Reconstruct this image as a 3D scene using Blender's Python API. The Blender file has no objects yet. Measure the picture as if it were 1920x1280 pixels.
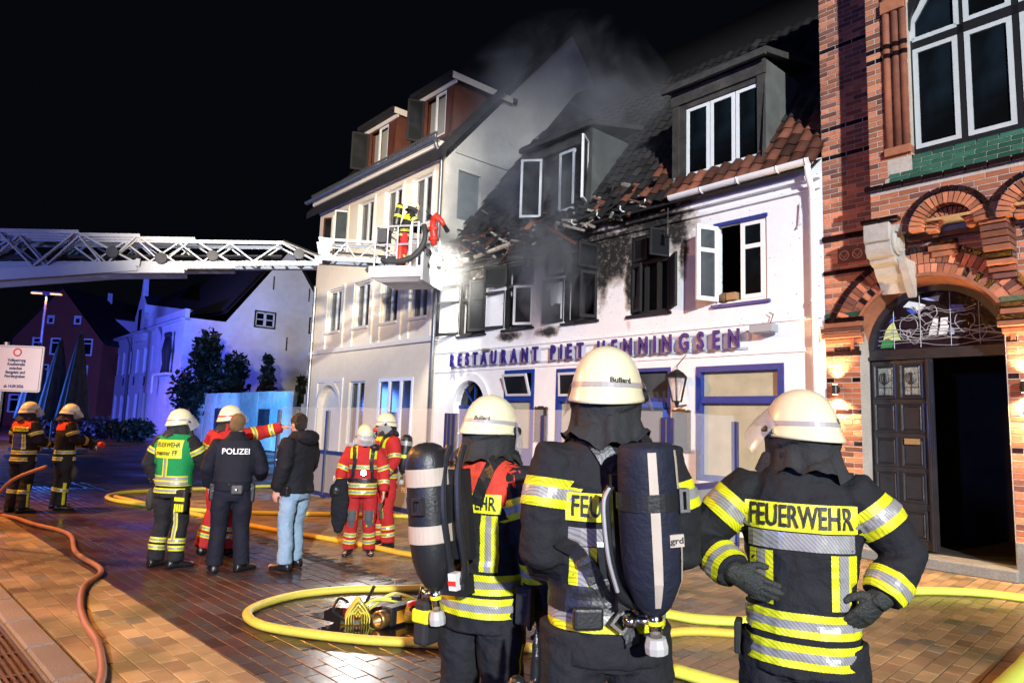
import bpy, math, random
import numpy as np
from mathutils import Vector, Matrix, noise
from mathutils.bvhtree import BVHTree
random.seed(7); np.random.seed(7)
S = bpy.context.scene
COL = S.collection
R = math.radians

# ------------------------------------------------------------------ camera
PITCH, ROLL = R(6.85), R(1.95)
fwd = Vector((0, math.cos(PITCH), math.sin(PITCH)))
up0 = Vector((0, -math.sin(PITCH), math.cos(PITCH)))
rt = Vector((1, 0, 0)) * math.cos(ROLL) + up0 * math.sin(ROLL)
upv = -Vector((1, 0, 0)) * math.sin(ROLL) + up0 * math.cos(ROLL)
camd = bpy.data.cameras.new('camera'); cam = bpy.data.objects.new('camera', camd); COL.objects.link(cam)
camd.sensor_width = 36; camd.lens = 24; camd.clip_start = .05; camd.clip_end = 2000
mw = Matrix((rt, upv, -fwd)).transposed().to_4x4(); mw.translation = (0, 0, 1.7)
cam.matrix_world = mw
S.camera = cam

# ------------------------------------------------------------------ night sky
W = bpy.data.worlds.new('World'); S.world = W; W.use_nodes = True
nt = W.node_tree; bg = nt.nodes['Background']
sky = nt.nodes.new('ShaderNodeTexSky'); sky.sky_type = 'NISHITA'; sky.sun_disc = False
sky.sun_elevation = R(-4); sky.sun_rotation = R(200)
mxw = nt.nodes.new('ShaderNodeMixRGB'); mxw.inputs[0].default_value = .9
nt.links.new(sky.outputs[0], mxw.inputs[1]); mxw.inputs[2].default_value = (.020, .024, .042, 1)
nt.links.new(mxw.outputs[0], bg.inputs[0]); bg.inputs[1].default_value = .09
S.view_settings.view_transform = 'Standard'; S.view_settings.look = 'None'
S.view_settings.gamma = 1; S.view_settings.use_curve_mapping = False
S.view_settings.exposure = 0
S.render.engine = 'CYCLES'

# ------------------------------------------------------------------ lamps of the scene (flood lights of the engines, beacons, street lamps, added hoarding hotspots)
def spot(name, loc, aim, power, col, cone=60, blend=.5, size=.25):
    d = bpy.data.lights.new(name, 'SPOT'); d.energy = power; d.color = col
    d.spot_size = R(cone); d.spot_blend = blend; d.shadow_soft_size = size
    o = bpy.data.objects.new(name, d); COL.objects.link(o)
    o.location = loc
    o.rotation_euler = (Vector(aim) - Vector(loc)).to_track_quat('-Z', 'Y').to_euler()
    return o
def point(name, loc, power, col, size=.1, parent=None):
    d = bpy.data.lights.new(name, 'POINT'); d.energy = power; d.color = col; d.shadow_soft_size = size
    o = bpy.data.objects.new(name, d); COL.objects.link(o); o.location = loc
    if parent: o.parent = parent
    return o
spot('engine_floodlight', (6.0, -36.0, 14.0), (3.7, 10.5, 2.0), 156000, (.92, .96, 1), 27, .5, .5)
spot('mast_floodlight', (-1.5, -4.0, 5.0), (-6.2, 20, 8.0), 46000, (1, .86, .66), 27, .8, .3)
spot('cage_floodlight', (-1.62, 15.35, 5.45), (-2.3, 18.0, 4.7), 1500, (1, .95, .82), 112, .8, .06)
spot('sodium_street_lamp_light', (-11.5, 10.0, 7.0), (-5.5, 7.5, 0), 6500, (1, .40, .07), 105, .6, .2)
spot('sodium_kerb_lamp_light', (-7.0, .5, 7.0), (-3.0, 6.4, 0), 2900, (1, .42, .06), 88, .7, .2)
spot('blue_beacon_far', (-26.0, 30.0, 3.2), (-30, 50, 4.5), 30000, (.10, .12, 1), 80, .5, .2)
spot('blue_hotspot_hoarding', (-12.0, 28.0, 1.5), (-13.5, 36, 1.7), 2600, (.05, .42, 1), 100, .9, .1)  # added close to the panels for cyan hotspots, no beacon stands here
spot('blue_hotspot_hoarding', (-16.5, 33.0, 1.5), (-18, 41, 1.7), 3400, (.10, .25, 1), 100, .9, .1)  # second added hotspot lamp, further along the hoarding
point('blue_beacon_engine', (-22.5, 26.5, 2.4), 2600, (.08, .22, 1), 1.1)
spot('blue_beacon_ladder', (-12.0, 7.5, 2.6), (-9.2, 12.7, 4.9), 900, (.30, .38, 1), 60, .6, .1)
spot('blue_beacon_street', (-7.0, -6.0, 3.2), (-1.5, 13.5, 2.6), 2600, (.14, .24, 1), 85, .6, .3)
spot('far_house_light', (-12.0, 22.0, 7), (-17, 49, 11), 6500, (.95, .92, .98), 34, .8, .3)
spot('ladder_worklight', (-10.0, 6.0, 7.5), (-6.2, 14.0, 5.4), 700, (.95, .95, 1), 40, .5, .1)

# ------------------------------------------------------------------ materials
MT = {}
def mat(name, col, rough=.6, metal=0, var=None, bump=None, spec=.5, rand=0, attr=0, coat=0, rvar=None, emit=None, alpha=1, trans=0, ior=1.45, custom=None, coord='Object'):
    if name in MT: return MT[name]
    m = bpy.data.materials.new(name); m.use_nodes = True; MT[name] = m
    t = m.node_tree; N = t.nodes; L = t.links; b = N['Principled BSDF']
    b.inputs['Roughness'].default_value = rough; b.inputs['Metallic'].default_value = metal
    b.inputs['Specular IOR Level'].default_value = spec; b.inputs['IOR'].default_value = ior
    if coat: b.inputs['Coat Weight'].default_value = coat; b.inputs['Coat Roughness'].default_value = .08
    if alpha < 1: b.inputs['Alpha'].default_value = alpha
    if trans: b.inputs['Transmission Weight'].default_value = trans
    c4 = (*col, 1)
    tc = N.new('ShaderNodeTexCoord'); cout = tc.outputs[coord]
    rgb = N.new('ShaderNodeRGB'); rgb.outputs[0].default_value = c4; out = rgb.outputs[0]
    def nz(scale, det=5, ro=.6):
        n = N.new('ShaderNodeTexNoise'); n.inputs['Scale'].default_value = scale; n.inputs['Detail'].default_value = det
        n.inputs['Roughness'].default_value = ro
        L.new(cout, n.inputs['Vector']); return n.outputs['Fac']
    def mul(out, fac_sock, lo, hi):
        mr = N.new('ShaderNodeMapRange'); mr.inputs['From Min'].default_value = .25 if fac_sock.node.type == 'TEX_NOISE' else 0
        mr.inputs['From Max'].default_value = .75 if fac_sock.node.type == 'TEX_NOISE' else 1
        mr.inputs['To Min'].default_value = lo; mr.inputs['To Max'].default_value = hi
        L.new(fac_sock, mr.inputs['Value'])
        v = N.new('ShaderNodeVectorMath'); v.operation = 'SCALE'
        L.new(out, v.inputs[0]); L.new(mr.outputs[0], v.inputs['Scale']); return v.outputs[0]
    if var:
        vs = var if isinstance(var, list) else [var]
        for sc, am in vs: out = mul(out, nz(sc), 1 - am, 1 + am)
    if rand:
        oi = N.new('ShaderNodeObjectInfo'); out = mul(out, oi.outputs['Random'], 1 - rand, 1 + rand)
    if attr:
        at = N.new('ShaderNodeAttribute'); at.attribute_name = 'rnd'; out = mul(out, at.outputs['Fac'], 1 - attr, 1 + attr)
    if rvar:
        sc, lo, hi = rvar
        mr = N.new('ShaderNodeMapRange'); mr.inputs['From Min'].default_value = .35; mr.inputs['From Max'].default_value = .65
        mr.inputs['To Min'].default_value = lo; mr.inputs['To Max'].default_value = hi
        L.new(nz(sc, 4), mr.inputs['Value']); L.new(mr.outputs[0], b.inputs['Roughness'])
    if bump:
        bs = bump if isinstance(bump, list) else [bump]
        prev = None
        for sc, st in bs:
            bp = N.new('ShaderNodeBump'); bp.inputs['Strength'].default_value = st; bp.inputs['Distance'].default_value = .02
            L.new(nz(sc, 4), bp.inputs['Height'])
            if prev: L.new(prev, bp.inputs['Normal'])
            prev = bp.outputs[0]
        L.new(prev, b.inputs['Normal'])
    if custom: out = custom(t, tc, out, b) or out
    L.new(out, b.inputs['Base Color'])
    if emit:
        b.inputs['Emission Color'].default_value = (*emit[0], 1); b.inputs['Emission Strength'].default_value = emit[1]
    return m
def N_(t, typ, **kw):
    n = t.nodes.new(typ)
    for k, v in kw.items():
        if k.startswith('i'): n.inputs[int(k[1:])].default_value = v
        else: setattr(n, k, v)
    return n
def math_(t, op, a, b=None, c=None, clamp=False):
    n = t.nodes.new('ShaderNodeMath'); n.operation = op; n.use_clamp = clamp
    for i, x in enumerate((a, b, c)):
        if x is None: continue
        if isinstance(x, (int, float)): n.inputs[i].default_value = x
        else: t.links.new(x, n.inputs[i])
    return n.outputs[0]
def mixc(t, fac, a, b):
    n = t.nodes.new('ShaderNodeMixRGB')
    if isinstance(fac, (int, float)): n.inputs[0].default_value = fac
    else: t.links.new(fac, n.inputs[0])
    for i, x in ((1, a), (2, b)):
        if isinstance(x, tuple): n.inputs[i].default_value = (*x, 1) if len(x) == 3 else x
        else: t.links.new(x, n.inputs[i])
    return n.outputs[0]
def smooth(t, x, lo, hi):
    n = t.nodes.new('ShaderNodeMapRange'); n.interpolation_type = 'SMOOTHSTEP'
    n.inputs['From Min'].default_value = lo; n.inputs['From Max'].default_value = hi
    t.links.new(x, n.inputs['Value']); return n.outputs[0]

# ------------------------------------------------------------------ mesh helpers
def tagk(o, **kw):
    for k, v in kw.items():
        if v is not None: o[k] = v
    return o
def empty(name, loc=(0, 0, 0), rz=0, label=None, cat=None, group=None, kind=None, parent=None):
    o = bpy.data.objects.new(name, None); COL.objects.link(o); o.location = loc; o.rotation_euler = (0, 0, rz)
    o.empty_display_size = .1
    if parent: o.parent = parent
    return tagk(o, label=label, category=cat, group=group, kind=kind)
def add_obj(name, me, parent=None, **kw):
    o = bpy.data.objects.new(name, me); COL.objects.link(o)
    if parent: o.parent = parent
    return tagk(o, **kw)
class MB:
    def __init__(s): s.v = []; s.f = []; s.m = []
    def add(s, vs, fs, m=0):
        o = len(s.v); s.v.extend(tuple(v) for v in vs); s.f.extend(tuple(i + o for i in f) for f in fs); s.m.extend([m] * len(fs))
    def quad(s, a, b, c, d, m=0): s.add((a, b, c, d), ((0, 1, 2, 3),), m)
    def box(s, x0, x1, y0, y1, z0, z1, m=0, T=None):
        vs = [Vector((x, y, z)) for z in (z0, z1) for y in (y0, y1) for x in (x0, x1)]
        if T is not None: vs = [T @ v for v in vs]
        s.add(vs, ((0, 2, 3, 1), (4, 5, 7, 6), (0, 1, 5, 4), (2, 6, 7, 3), (0, 4, 6, 2), (1, 3, 7, 5)), m)
    def bar(s, a, b, w, h, m=0, up=(0, 0, 1)):
        a, b = Vector(a), Vector(b); d = b - a; L = d.length
        if L < 1e-6: return
        d /= L; up = Vector(up); x = d.cross(up)
        if x.length < 1e-4: x = d.cross(Vector((1, 0, 0)))
        x.normalize(); y = x.cross(d)
        T = Matrix((x, d, y)).transposed().to_4x4(); T.translation = a
        s.box(-w / 2, w / 2, 0, L, -h / 2, h / 2, m, T)
    def loft(s, rings, m=0, cap=True, closed=True):
        n = len(rings[0]); vs = [v for r in rings for v in r]; fs = []
        for i in range(len(rings) - 1):
            for j in range(n if closed else n - 1):
                k = (j + 1) % n
                fs.append((i * n + j, i * n + k, (i + 1) * n + k, (i + 1) * n + j))
        if cap and closed:
            fs.append(tuple(reversed(range(n)))); fs.append(tuple(range((len(rings) - 1) * n, len(rings) * n)))
        s.add(vs, fs, m)
    def tube(s, pts, r, n=8, m=0, cap=True, flat=None, up=None):
        pts = [Vector(p) for p in pts]; k = len(pts)
        rs = r if isinstance(r, (list, tuple)) else [r] * k
        T = []
        for i in range(k):
            a = pts[max(i - 1, 0)]; b = pts[min(i + 1, k - 1)]; d = b - a
            T.append(d.normalized() if d.length > 1e-9 else Vector((0, 0, 1)))
        u = Vector(up) if up else Vector((0, 0, 1))
        if abs(T[0].dot(u)) > .95: u = Vector((1, 0, 0))
        rings = []
        for i in range(k):
            x = T[i].cross(u)
            if x.length < 1e-5: x = T[i].orthogonal()
            x.normalize(); y = x.cross(T[i]).normalized()
            if not up: u = y
            ra = rs[i]; rx, ry = (ra if isinstance(ra, (tuple, list)) else (ra, ra))
            if flat: ry *= flat
            rings.append([pts[i] + x * (math.cos(2 * math.pi * j / n) * rx) + y * (math.sin(2 * math.pi * j / n) * ry) for j in range(n)])
        s.loft(rings, m, cap)
    def lathe(s, prof, n=16, m=0, T=None, sx=1, sy=1):
        rings = [[Vector((r * sx * math.cos(2 * math.pi * j / n), r * sy * math.sin(2 * math.pi * j / n), z)) for j in range(n)] for r, z in prof]
        if T is not None: rings = [[T @ v for v in r] for r in rings]
        s.loft(rings, m)
    def ell(s, c, r, n=10, m=0, T=None):
        prof = [(math.sin(math.pi * i / n) + 1e-4, -math.cos(math.pi * i / n)) for i in range(n + 1)]
        D = Matrix.Translation(c) @ (T or Matrix()) @ Matrix.Diagonal((*r, 1))
        s.lathe(prof, 2 * n, m, D)
    def mesh(s, name, mats, smooth=False):
        me = bpy.data.meshes.new(name); me.from_pydata(s.v, [], s.f)
        for x in (mats if isinstance(mats, (list, tuple)) else [mats]): me.materials.append(x)
        if any(s.m): me.polygons.foreach_set('material_index', s.m)
        me.polygons.foreach_set('use_smooth', [bool(smooth)] * len(s.f))
        me.update(); return me
    def obj(s, name, mats, parent=None, smooth=False, bev=0, fix=False, **kw):
        me = s.mesh(name, mats, smooth)
        if fix:
            import bmesh
            b = bmesh.new(); b.from_mesh(me); bmesh.ops.recalc_face_normals(b, faces=b.faces); b.to_mesh(me); b.free()
        o = add_obj(name, me, parent, **kw)
        if bev:
            md = o.modifiers.new('bevel', 'BEVEL'); md.width = bev; md.segments = 2; md.limit_method = 'ANGLE'
        return o
def spline(pts, n=8, closed=False):
    P = [Vector(p) for p in pts]; out = []; k = len(P)
    for i in range(k if closed else k - 1):
        g = (lambda j: P[j % k]) if closed else (lambda j: P[min(max(j, 0), k - 1)])
        p0, p1, p2, p3 = g(i - 1), g(i), g(i + 1), g(i + 2)
        for j in range(n):
            t = j / n
            out.append(.5 * ((2 * p1) + (p2 - p0) * t + (2 * p0 - 5 * p1 + 4 * p2 - p3) * t * t + (3 * p1 - p0 - 3 * p2 + p3) * t ** 3))
    if not closed: out.append(P[-1])
    return out
def wall(mb, x0, x1, z0, ztop, ops, y=0, rev=.2, cuts=(), m=0, mr=None, zb=None):
    """front (normal -y) with openings (a, b, lo, hi) where hi may be a function of x; reveals go to y + rev"""
    mr = m if mr is None else mr
    zt = ztop if callable(ztop) else (lambda x: ztop)
    zb = zb or (lambda x: z0)
    xs = {x0, x1, *[c for c in cuts if x0 < c < x1]}
    for a, b, lo, hi in ops:
        xs |= {a, b}
        if callable(hi): xs |= {a + (b - a) * i / 16 for i in range(17)}
    xs = sorted(xs)
    f = lambda h, x: h(x) if callable(h) else h
    for xa, xb in zip(xs, xs[1:]):
        if xb - xa < 1e-6: continue
        xm = (xa + xb) / 2; ca, cb = zb(xa), zb(xb)
        for a, b, lo, hi in sorted([o for o in ops if o[0] < xm < o[1]], key=lambda o: o[2]):
            if lo > ca + 1e-5: mb.quad((xa, y, ca), (xb, y, cb), (xb, y, lo), (xa, y, lo), m)
            ha, hb = f(hi, xa), f(hi, xb)
            mb.quad((xa, y, ha), (xb, y, hb), (xb, y + rev, hb), (xa, y + rev, ha), mr)
            mb.quad((xa, y + rev, lo), (xb, y + rev, lo), (xb, y, lo), (xa, y, lo), mr)
            ca, cb = ha, hb
        mb.quad((xa, y, ca), (xb, y, cb), (xb, y, zt(xb)), (xa, y, zt(xa)), m)
    for a, b, lo, hi in ops:
        mb.quad((a, y, lo), (a, y, f(hi, a)), (a, y + rev, f(hi, a)), (a, y + rev, lo), mr)
        mb.quad((b, y, f(hi, b)), (b, y, lo), (b, y + rev, lo), (b, y + rev, f(hi, b)), mr)
def frame(mb, x0, x1, z0, z1, y0, y1, w, m=0):
    mb.box(x0, x0 + w, y0, y1, z0, z1, m); mb.box(x1 - w, x1, y0, y1, z0, z1, m)
    mb.box(x0 + w, x1 - w, y0, y1, z0, z0 + w, m); mb.box(x0 + w, x1 - w, y0, y1, z1 - w, z1, m)
def text_mesh(txt, size=1., extrude=0, bold=0, align='CENTER', space=1.):
    c = bpy.data.curves.new('t', 'FONT'); c.body = txt; c.size = size; c.extrude = extrude; c.offset = bold
    c.align_x = align; c.align_y = 'CENTER'; c.resolution_u = 3; c.space_character = space
    o = bpy.data.objects.new('t', c); COL.objects.link(o)
    dg = bpy.context.evaluated_depsgraph_get(); me = bpy.data.meshes.new_from_object(o.evaluated_get(dg))
    bpy.data.objects.remove(o); bpy.data.curves.remove(c)
    return me
def text_obj(name, txt, T, size, material, parent=None, extrude=.004, bold=0, sx=1, align='CENTER', space=1., **kw):
    me = text_mesh(txt, size, extrude, bold, align, space); me.transform(T @ Matrix.Diagonal((sx, 1, 1, 1)))
    me.materials.clear(); me.materials.append(material); me.name = name
    return add_obj(name, me, parent, **kw)
XZ = Matrix(((1, 0, 0, 0), (0, 0, -1, 0), (0, 1, 0, 0), (0, 0, 0, 1)))   # text plane -> facing -y
def np_mesh(name, V, F, mats, mi=None, rnd=None):
    """V (n,3), F (m,4) numpy"""
    me = bpy.data.meshes.new(name); n, m = len(V), len(F)
    me.vertices.add(n); me.vertices.foreach_set('co', np.asarray(V, np.float32).ravel())
    me.loops.add(m * 4); me.loops.foreach_set('vertex_index', np.asarray(F, np.int32).ravel())
    me.polygons.add(m); me.polygons.foreach_set('loop_start', np.arange(0, m * 4, 4, dtype=np.int32))
    for x in (mats if isinstance(mats, (list, tuple)) else [mats]): me.materials.append(x)
    if mi is not None: me.polygons.foreach_set('material_index', np.asarray(mi, np.int32))
    me.update(calc_edges=True); me.polygons.foreach_set('use_smooth', [False] * m)
    if rnd is not None:
        a = me.attributes.new('rnd', 'FLOAT', 'FACE'); a.data.foreach_set('value', np.asarray(rnd, np.float32))
    return me
def proj(p):
    v = Vector(p) - Vector((0, 0, 1.7)); d = v.dot(fwd)
    return (960 + 1280 * v.dot(rt) / d, 640 - 1280 * v.dot(upv) / d, d) if d > .01 else (-9e9, -9e9, d)
# ------------------------------------------------------------------ palette
BLK = mat('black_paint', (.012, .012, .013), .4)
BLKM = mat('black_matte', (.012, .012, .014), .75, bump=(60, .15))
STEEL = mat('steel', (.45, .45, .47), .3, 1, var=(9, .15))
WHITEP = mat('white_paint', (.78, .78, .76), .35, var=(14, .05))
WGREY = mat('grey_white_frame', (.55, .57, .58), .4, var=(10, .08))
BLUEP = mat('blue_paint', (.010, .035, .22), .35, var=(8, .2), bump=(40, .1))
CHAR = mat('charred_wood', (.012, .011, .011), .7, var=(30, .5), bump=[(45, .8), (9, .5)])
def dirty_glass(t, tc, out, b):
    n = N_(t, 'ShaderNodeTexNoise'); n.inputs['Scale'].default_value = 1.3; n.inputs['Detail'].default_value = 6
    t.links.new(tc.outputs['Object'], n.inputs['Vector'])
    return mixc(t, smooth(t, n.outputs['Fac'], .45, .7), out, (.02, .024, .03))
def painted_reflection(t, tc, out, b):  # bluish blotches in the pane colour stand in for reflections
    n = N_(t, 'ShaderNodeTexNoise'); n.inputs['Scale'].default_value = .9; n.inputs['Detail'].default_value = 5
    t.links.new(tc.outputs['Object'], n.inputs['Vector'])
    return mixc(t, smooth(t, n.outputs['Fac'], .42, .72), out, (.010, .018, .026))
GLASSD = mat('dark_window_glass', (.003, .0035, .004), .06, spec=.6, bump=(2.2, .03), custom=painted_reflection)
GLASSC = mat('clear_window_glass', (.02, .025, .03), .05, alpha=.30, spec=.7)
GLASSR = mat('soot_grey_glass', (.005, .006, .007), .55, spec=.25, custom=dirty_glass)
PAPER = mat('paper_behind_glass', (.36, .36, .26), .5, var=[(3, .18), (.9, .15)], bump=(4, .3), coat=.6)
TILE = mat('clay_tile', (.13, .045, .025), .65, var=(2.0, .35), rand=.5, attr=.5, bump=(30, .3))
SOOTTILE = mat('sooted_tile', (.015, .012, .011), .75, var=(2.0, .35), rand=.5, attr=.5, bump=(30, .3))
SLATE = mat('dark_roof', (.016, .014, .014), .8, var=(3, .3), bump=(16, .5))
ZINC = mat('zinc', (.20, .21, .22), .4, .7, var=(6, .2))
ROT = R(-49); UD = Vector((math.cos(ROT), math.sin(ROT), 0)); ND = Vector((-math.sin(ROT), math.cos(ROT), 0)); A0 = Vector((4.71, 10.3, 0))
def fw(u, off=0, z=0): return A0 + UD * u + ND * off + Vector((0, 0, z))

# ------------------------------------------------------------------ blocks: bricks, pavers, stones
BM = {}
def block_mesh(name, w, l, d, ch, mats, mi, rv, A, B, C):
    k = (name, round(w, 3), round(l, 3), round(d, 3), mi, rv, tuple(A), tuple(C))
    if k in BM: return BM[k]
    V, F = block_vf(np.array([[0, 0, 0, w, l]]), d, ch, A, B, C)
    me = np_mesh(name, V, F, [mats[mi]], rnd=[rv / 7.] * len(F)); BM[k] = me; return me
def block_vf(it, d, ch, A, B, C):
    it = np.asarray(it, float); n = len(it); A, B, C = (np.array(x, float) for x in (A, B, C))
    a, b, h, w, l = it[:, 0], it[:, 1], it[:, 2], it[:, 3] / 2, it[:, 4] / 2
    cs = []
    for lev, ins in ((-d, 0), (-ch, 0), (0, ch)):
        for sx, sy in ((-1, -1), (1, -1), (1, 1), (-1, 1)):
            cs.append(np.outer(a + sx * (w - ins), A) + np.outer(b + sy * (l - ins), B) + np.outer(h + lev, C))
    V = np.stack(cs, 1).reshape(-1, 3)
    f = [(8, 9, 10, 11)]
    for L0 in (0, 4):
        for j in range(4): f.append((L0 + j, L0 + (j + 1) % 4, L0 + 4 + (j + 1) % 4, L0 + 4 + j))
    F = (np.array(f)[None] + 12 * np.arange(n)[:, None, None]).reshape(-1, 4)
    return V, F
def blocks(name, items, parent, mats, A, B, C, d=.05, ch=.004, maxn=300, minpx=9, hide=(), std=None, kindname=None):
    """items (a, b, h, w, l, mi): the largest in view are parts of their own, the others one stuff part"""
    items = [tuple(i) for i in items]
    Mw = parent.matrix_basis; A, B, C = Vector(A), Vector(B), Vector(C)
    sc = []
    for i, it in enumerate(items):
        p = proj(Mw @ (A * it[0] + B * it[1] + C * it[2]))
        ok = 0 < p[0] < 1920 and 0 < p[1] < 1280 and not any(x0 < p[0] < x1 and y0 < p[1] < y1 for x0, y0, x1, y1 in hide)
        sc.append((p[2] if ok else 1e6, i))
    sc.sort(); ind = set(i for d_, i in sc[:maxn] if d_ < 1e5)
    for i in sorted(ind):
        a, b, h, w, l, mi = items[i]
        o = add_obj(name, block_mesh(name, w, l, d, ch, mats, mi, random.randrange(8), A, B, C), parent)
        o.location = A * a + B * b + C * h
    rest = [items[i] for i in range(len(items)) if i not in ind]
    if rest:
        r = np.array(rest, float); V, F = block_vf(r[:, :5], d, ch, A, B, C)
        me = np_mesh(kindname or name + '_field', V, F, mats, np.repeat(r[:, 5].astype(int), 9), np.repeat(np.random.rand(len(rest)), 9))
        add_obj(kindname or name + '_field', me, parent, kind='stuff')

# ------------------------------------------------------------------ ground, road, pavements
def far_paving(t, tc, out, b):
    mp = N_(t, 'ShaderNodeMapping'); mp.inputs['Rotation'].default_value = (0, 0, R(45))
    t.links.new(tc.outputs['Object'], mp.inputs['Vector'])
    br = N_(t, 'ShaderNodeTexBrick'); br.inputs['Scale'].default_value = 4.1; br.inputs['Color1'].default_value = (.10, .05, .035, 1)
    br.inputs['Color2'].default_value = (.07, .035, .028, 1); br.inputs['Mortar'].default_value = (.02, .012, .01, 1); br.inputs['Mortar Size'].default_value = .02
    t.links.new(mp.outputs[0], br.inputs['Vector'])
    return br.outputs[0]
GR = mat('wet_far_paving', (.06, .035, .028), .4, custom=far_paving, rvar=(.6, .22, .6))
def wetpave(wet):
    def f(t, tc, out, b):
        n = N_(t, 'ShaderNodeTexNoise'); n.inputs['Scale'].default_value = .55; n.inputs['Detail'].default_value = 5
        g = N_(t, 'ShaderNodeNewGeometry'); t.links.new(g.outputs['Position'], n.inputs['Vector'])
        m = smooth(t, n.outputs['Fac'], .40 + (.12 if wet else .05) * -1 * wet, .62)
        mr = N_(t, 'ShaderNodeMapRange'); mr.inputs['To Min'].default_value = .10 if wet else .25; mr.inputs['To Max'].default_value = .42 if wet else .62
        t.links.new(m, mr.inputs['Value']); t.links.new(mr.outputs[0], b.inputs['Roughness'])
        s = N_(t, 'ShaderNodeTexNoise'); s.inputs['Scale'].default_value = 26; s.inputs['Detail'].default_value = 5
        t.links.new(g.outputs['Position'], s.inputs['Vector'])
        dark = mixc(t, m, mixc(t, .45, out, (0, 0, 0)), out)
        moss = N_(t, 'ShaderNodeTexNoise'); moss.inputs['Scale'].default_value = 1.7; moss.inputs['Detail'].default_value = 6
        t.links.new(g.outputs['Position'], moss.inputs['Vector'])
        dark = mixc(t, math_(t, 'MULTIPLY', smooth(t, moss.outputs['Fac'], .45, .7), .62), dark, (.07, .075, .03) if not wet else (.02, .012, .012))
        bp = N_(t, 'ShaderNodeBump'); bp.inputs['Strength'].default_value = .35; bp.inputs['Distance'].default_value = .006
        t.links.new(s.outputs['Fac'], bp.inputs['Height']); t.links.new(bp.outputs[0], b.inputs['Normal'])
        return dark
    return f
SAND = mat('sand_paver', (.37, .255, .13), .5, rand=.16, attr=.16, custom=wetpave(0))
SANDB = mat('brown_paver', (.30, .19, .10), .5, rand=.16, attr=.16, custom=wetpave(0))
SANDG = mat('grey_paver', (.21, .17, .12), .5, rand=.2, attr=.2, custom=wetpave(0))
REDP = mat('wet_red_paver', (.060, .026, .022), .25, rand=.2, attr=.2, custom=wetpave(1))
REDG = mat('wet_grey_paver', (.062, .044, .042), .25, rand=.2, attr=.2, custom=wetpave(1))
GUT = mat('gutter_stone', (.05, .042, .038), .4, rand=.4, attr=.4, bump=(40, .6), rvar=(2, .2, .6))
ASPH = mat('asphalt', (.045, .036, .032), .65, var=(50, .3), bump=(90, .6), rvar=(1.5, .35, .75))
KERBM = mat('granite_kerb', (.17, .135, .115), .6, var=[(90, .35), (2, .25)], rand=.2, bump=(70, .3))
me = bpy.data.meshes.new('ground'); me.from_pydata([(-400, -200, -.03), (400, -200, -.03), (400, 600, -.03), (-400, 600, -.03)], [], [(0, 1, 2, 3)])
me.materials.append(GR); add_obj('ground', me, None, kind='structure')
RU = Vector((math.sqrt(.5), -math.sqrt(.5), 0)); RN = Vector((math.sqrt(.5), math.sqrt(.5), 0)); UPZ = Vector((0, 0, 1))
def rw(u, n, z=0): return RU * u + RN * n + Vector((0, 0, z))
def strip(name, n0, n1, z, m, u0=-40, u1=14):
    me = bpy.data.meshes.new(name); me.from_pydata([rw(u0, n0, z), rw(u1, n0, z), rw(u1, n1, z), rw(u0, n1, z)], [], [(0, 1, 2, 3)])
    me.materials.append(m); return add_obj(name, me, None, kind='structure')
strip('asphalt_lane', -14, 1.0, -.026, ASPH)
road = strip('road', 2.2, 4.3, -.022, GUT, u1=3)
pav = strip('pavement', 4.62, 11.4, -.022, GUT, u0=-18, u1=6)
pav2 = strip('pavement', 1.42, 2.2, -.022, GUT, u0=-22, u1=3)
gut = strip('gutter', 4.3, 4.62, -.022, GUT, u0=-22, u1=4)
def seen(p, mrg=60, maxd=15):
    q = proj(p); return q[2] > .5 and q[2] < maxd and -mrg < q[0] < 1920 + mrg and q[1] < 1280 + mrg
def paving(n0, n1, pu, pn, gap, mats, wts, maxd=15, along=True, jit=.0025):
    it = []; r = 0; n = n0 + pn / 2
    while n < n1 - pn * .3:
        off = (pu / 2 if r % 2 else 0) + random.uniform(-.012, .012)
        u = -22 + off
        while u < 6:
            if seen(rw(u, n), 60, maxd):
                it.append((u, n, random.uniform(-jit, jit), pu - gap, pn - gap, random.choices(range(len(mats)), wts)[0]))
            u += pu
        n += pn; r += 1
    return it
FIG = [(780, 900, 1000, 1280), (985, 900, 1280, 1280), (1330, 900, 1640, 1280)]
pm = [REDP, REDG]
blocks('paver', paving(2.2, 4.3, .235, .117, .007, pm, (6, 5)), road, pm, RU, RN, UPZ, .03, .0022, 300, hide=FIG, kindname='far_pavers')
pm = [SAND, SANDB, SANDG]
blocks('paver', paving(1.42, 2.2, .235, .13, .006, pm, (8, 3, 1)), pav2, pm, RU, RN, UPZ, .03, .003, 300, kindname='far_pavers')
# footway before the houses: bond turned across the street
it = []; c = 0; u = -18
while u < 6:
    n = 4.62 + (.1175 if c % 2 else 0)
    while n < 11.4:
        if seen(rw(u, n), 60, 16): it.append((u, n, random.uniform(-.002, .002), .112, .229, random.choices((0, 1, 2), (8, 3, 1.2))[0]))
        n += .235
    u += .118; c += 1
blocks('paver', it, pav, pm, RU, RN, UPZ, .03, .003, 300, hide=FIG, kindname='far_pavers')
it = [(u0 * .13 - 22, n, random.uniform(-.006, .003), .12, .15, 0) for u0 in range(200) for n in (4.38, 4.54)]
blocks('gutter_stone', [i for i in it if seen(rw(i[0], i[1]), 40, 16)], gut, [GUT], RU, RN, UPZ, .03, .008, 120, hide=FIG, kindname='far_gutter_stones')
kb = empty('kerb', kind='structure')
blocks('kerb_stone', [(u * .8 - 20 + random.uniform(-.01, .01), 1.31, random.uniform(-.004, .004), .79, .2, 0) for u in range(26)], kb, [KERBM], RU, RN, UPZ, .15, .02, 60)
gt = empty('drain_channel', rw(-3, 1.08), R(-45), 'rusty slotted drain grate running along the granite kerb', 'drain')
g = MB()
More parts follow.
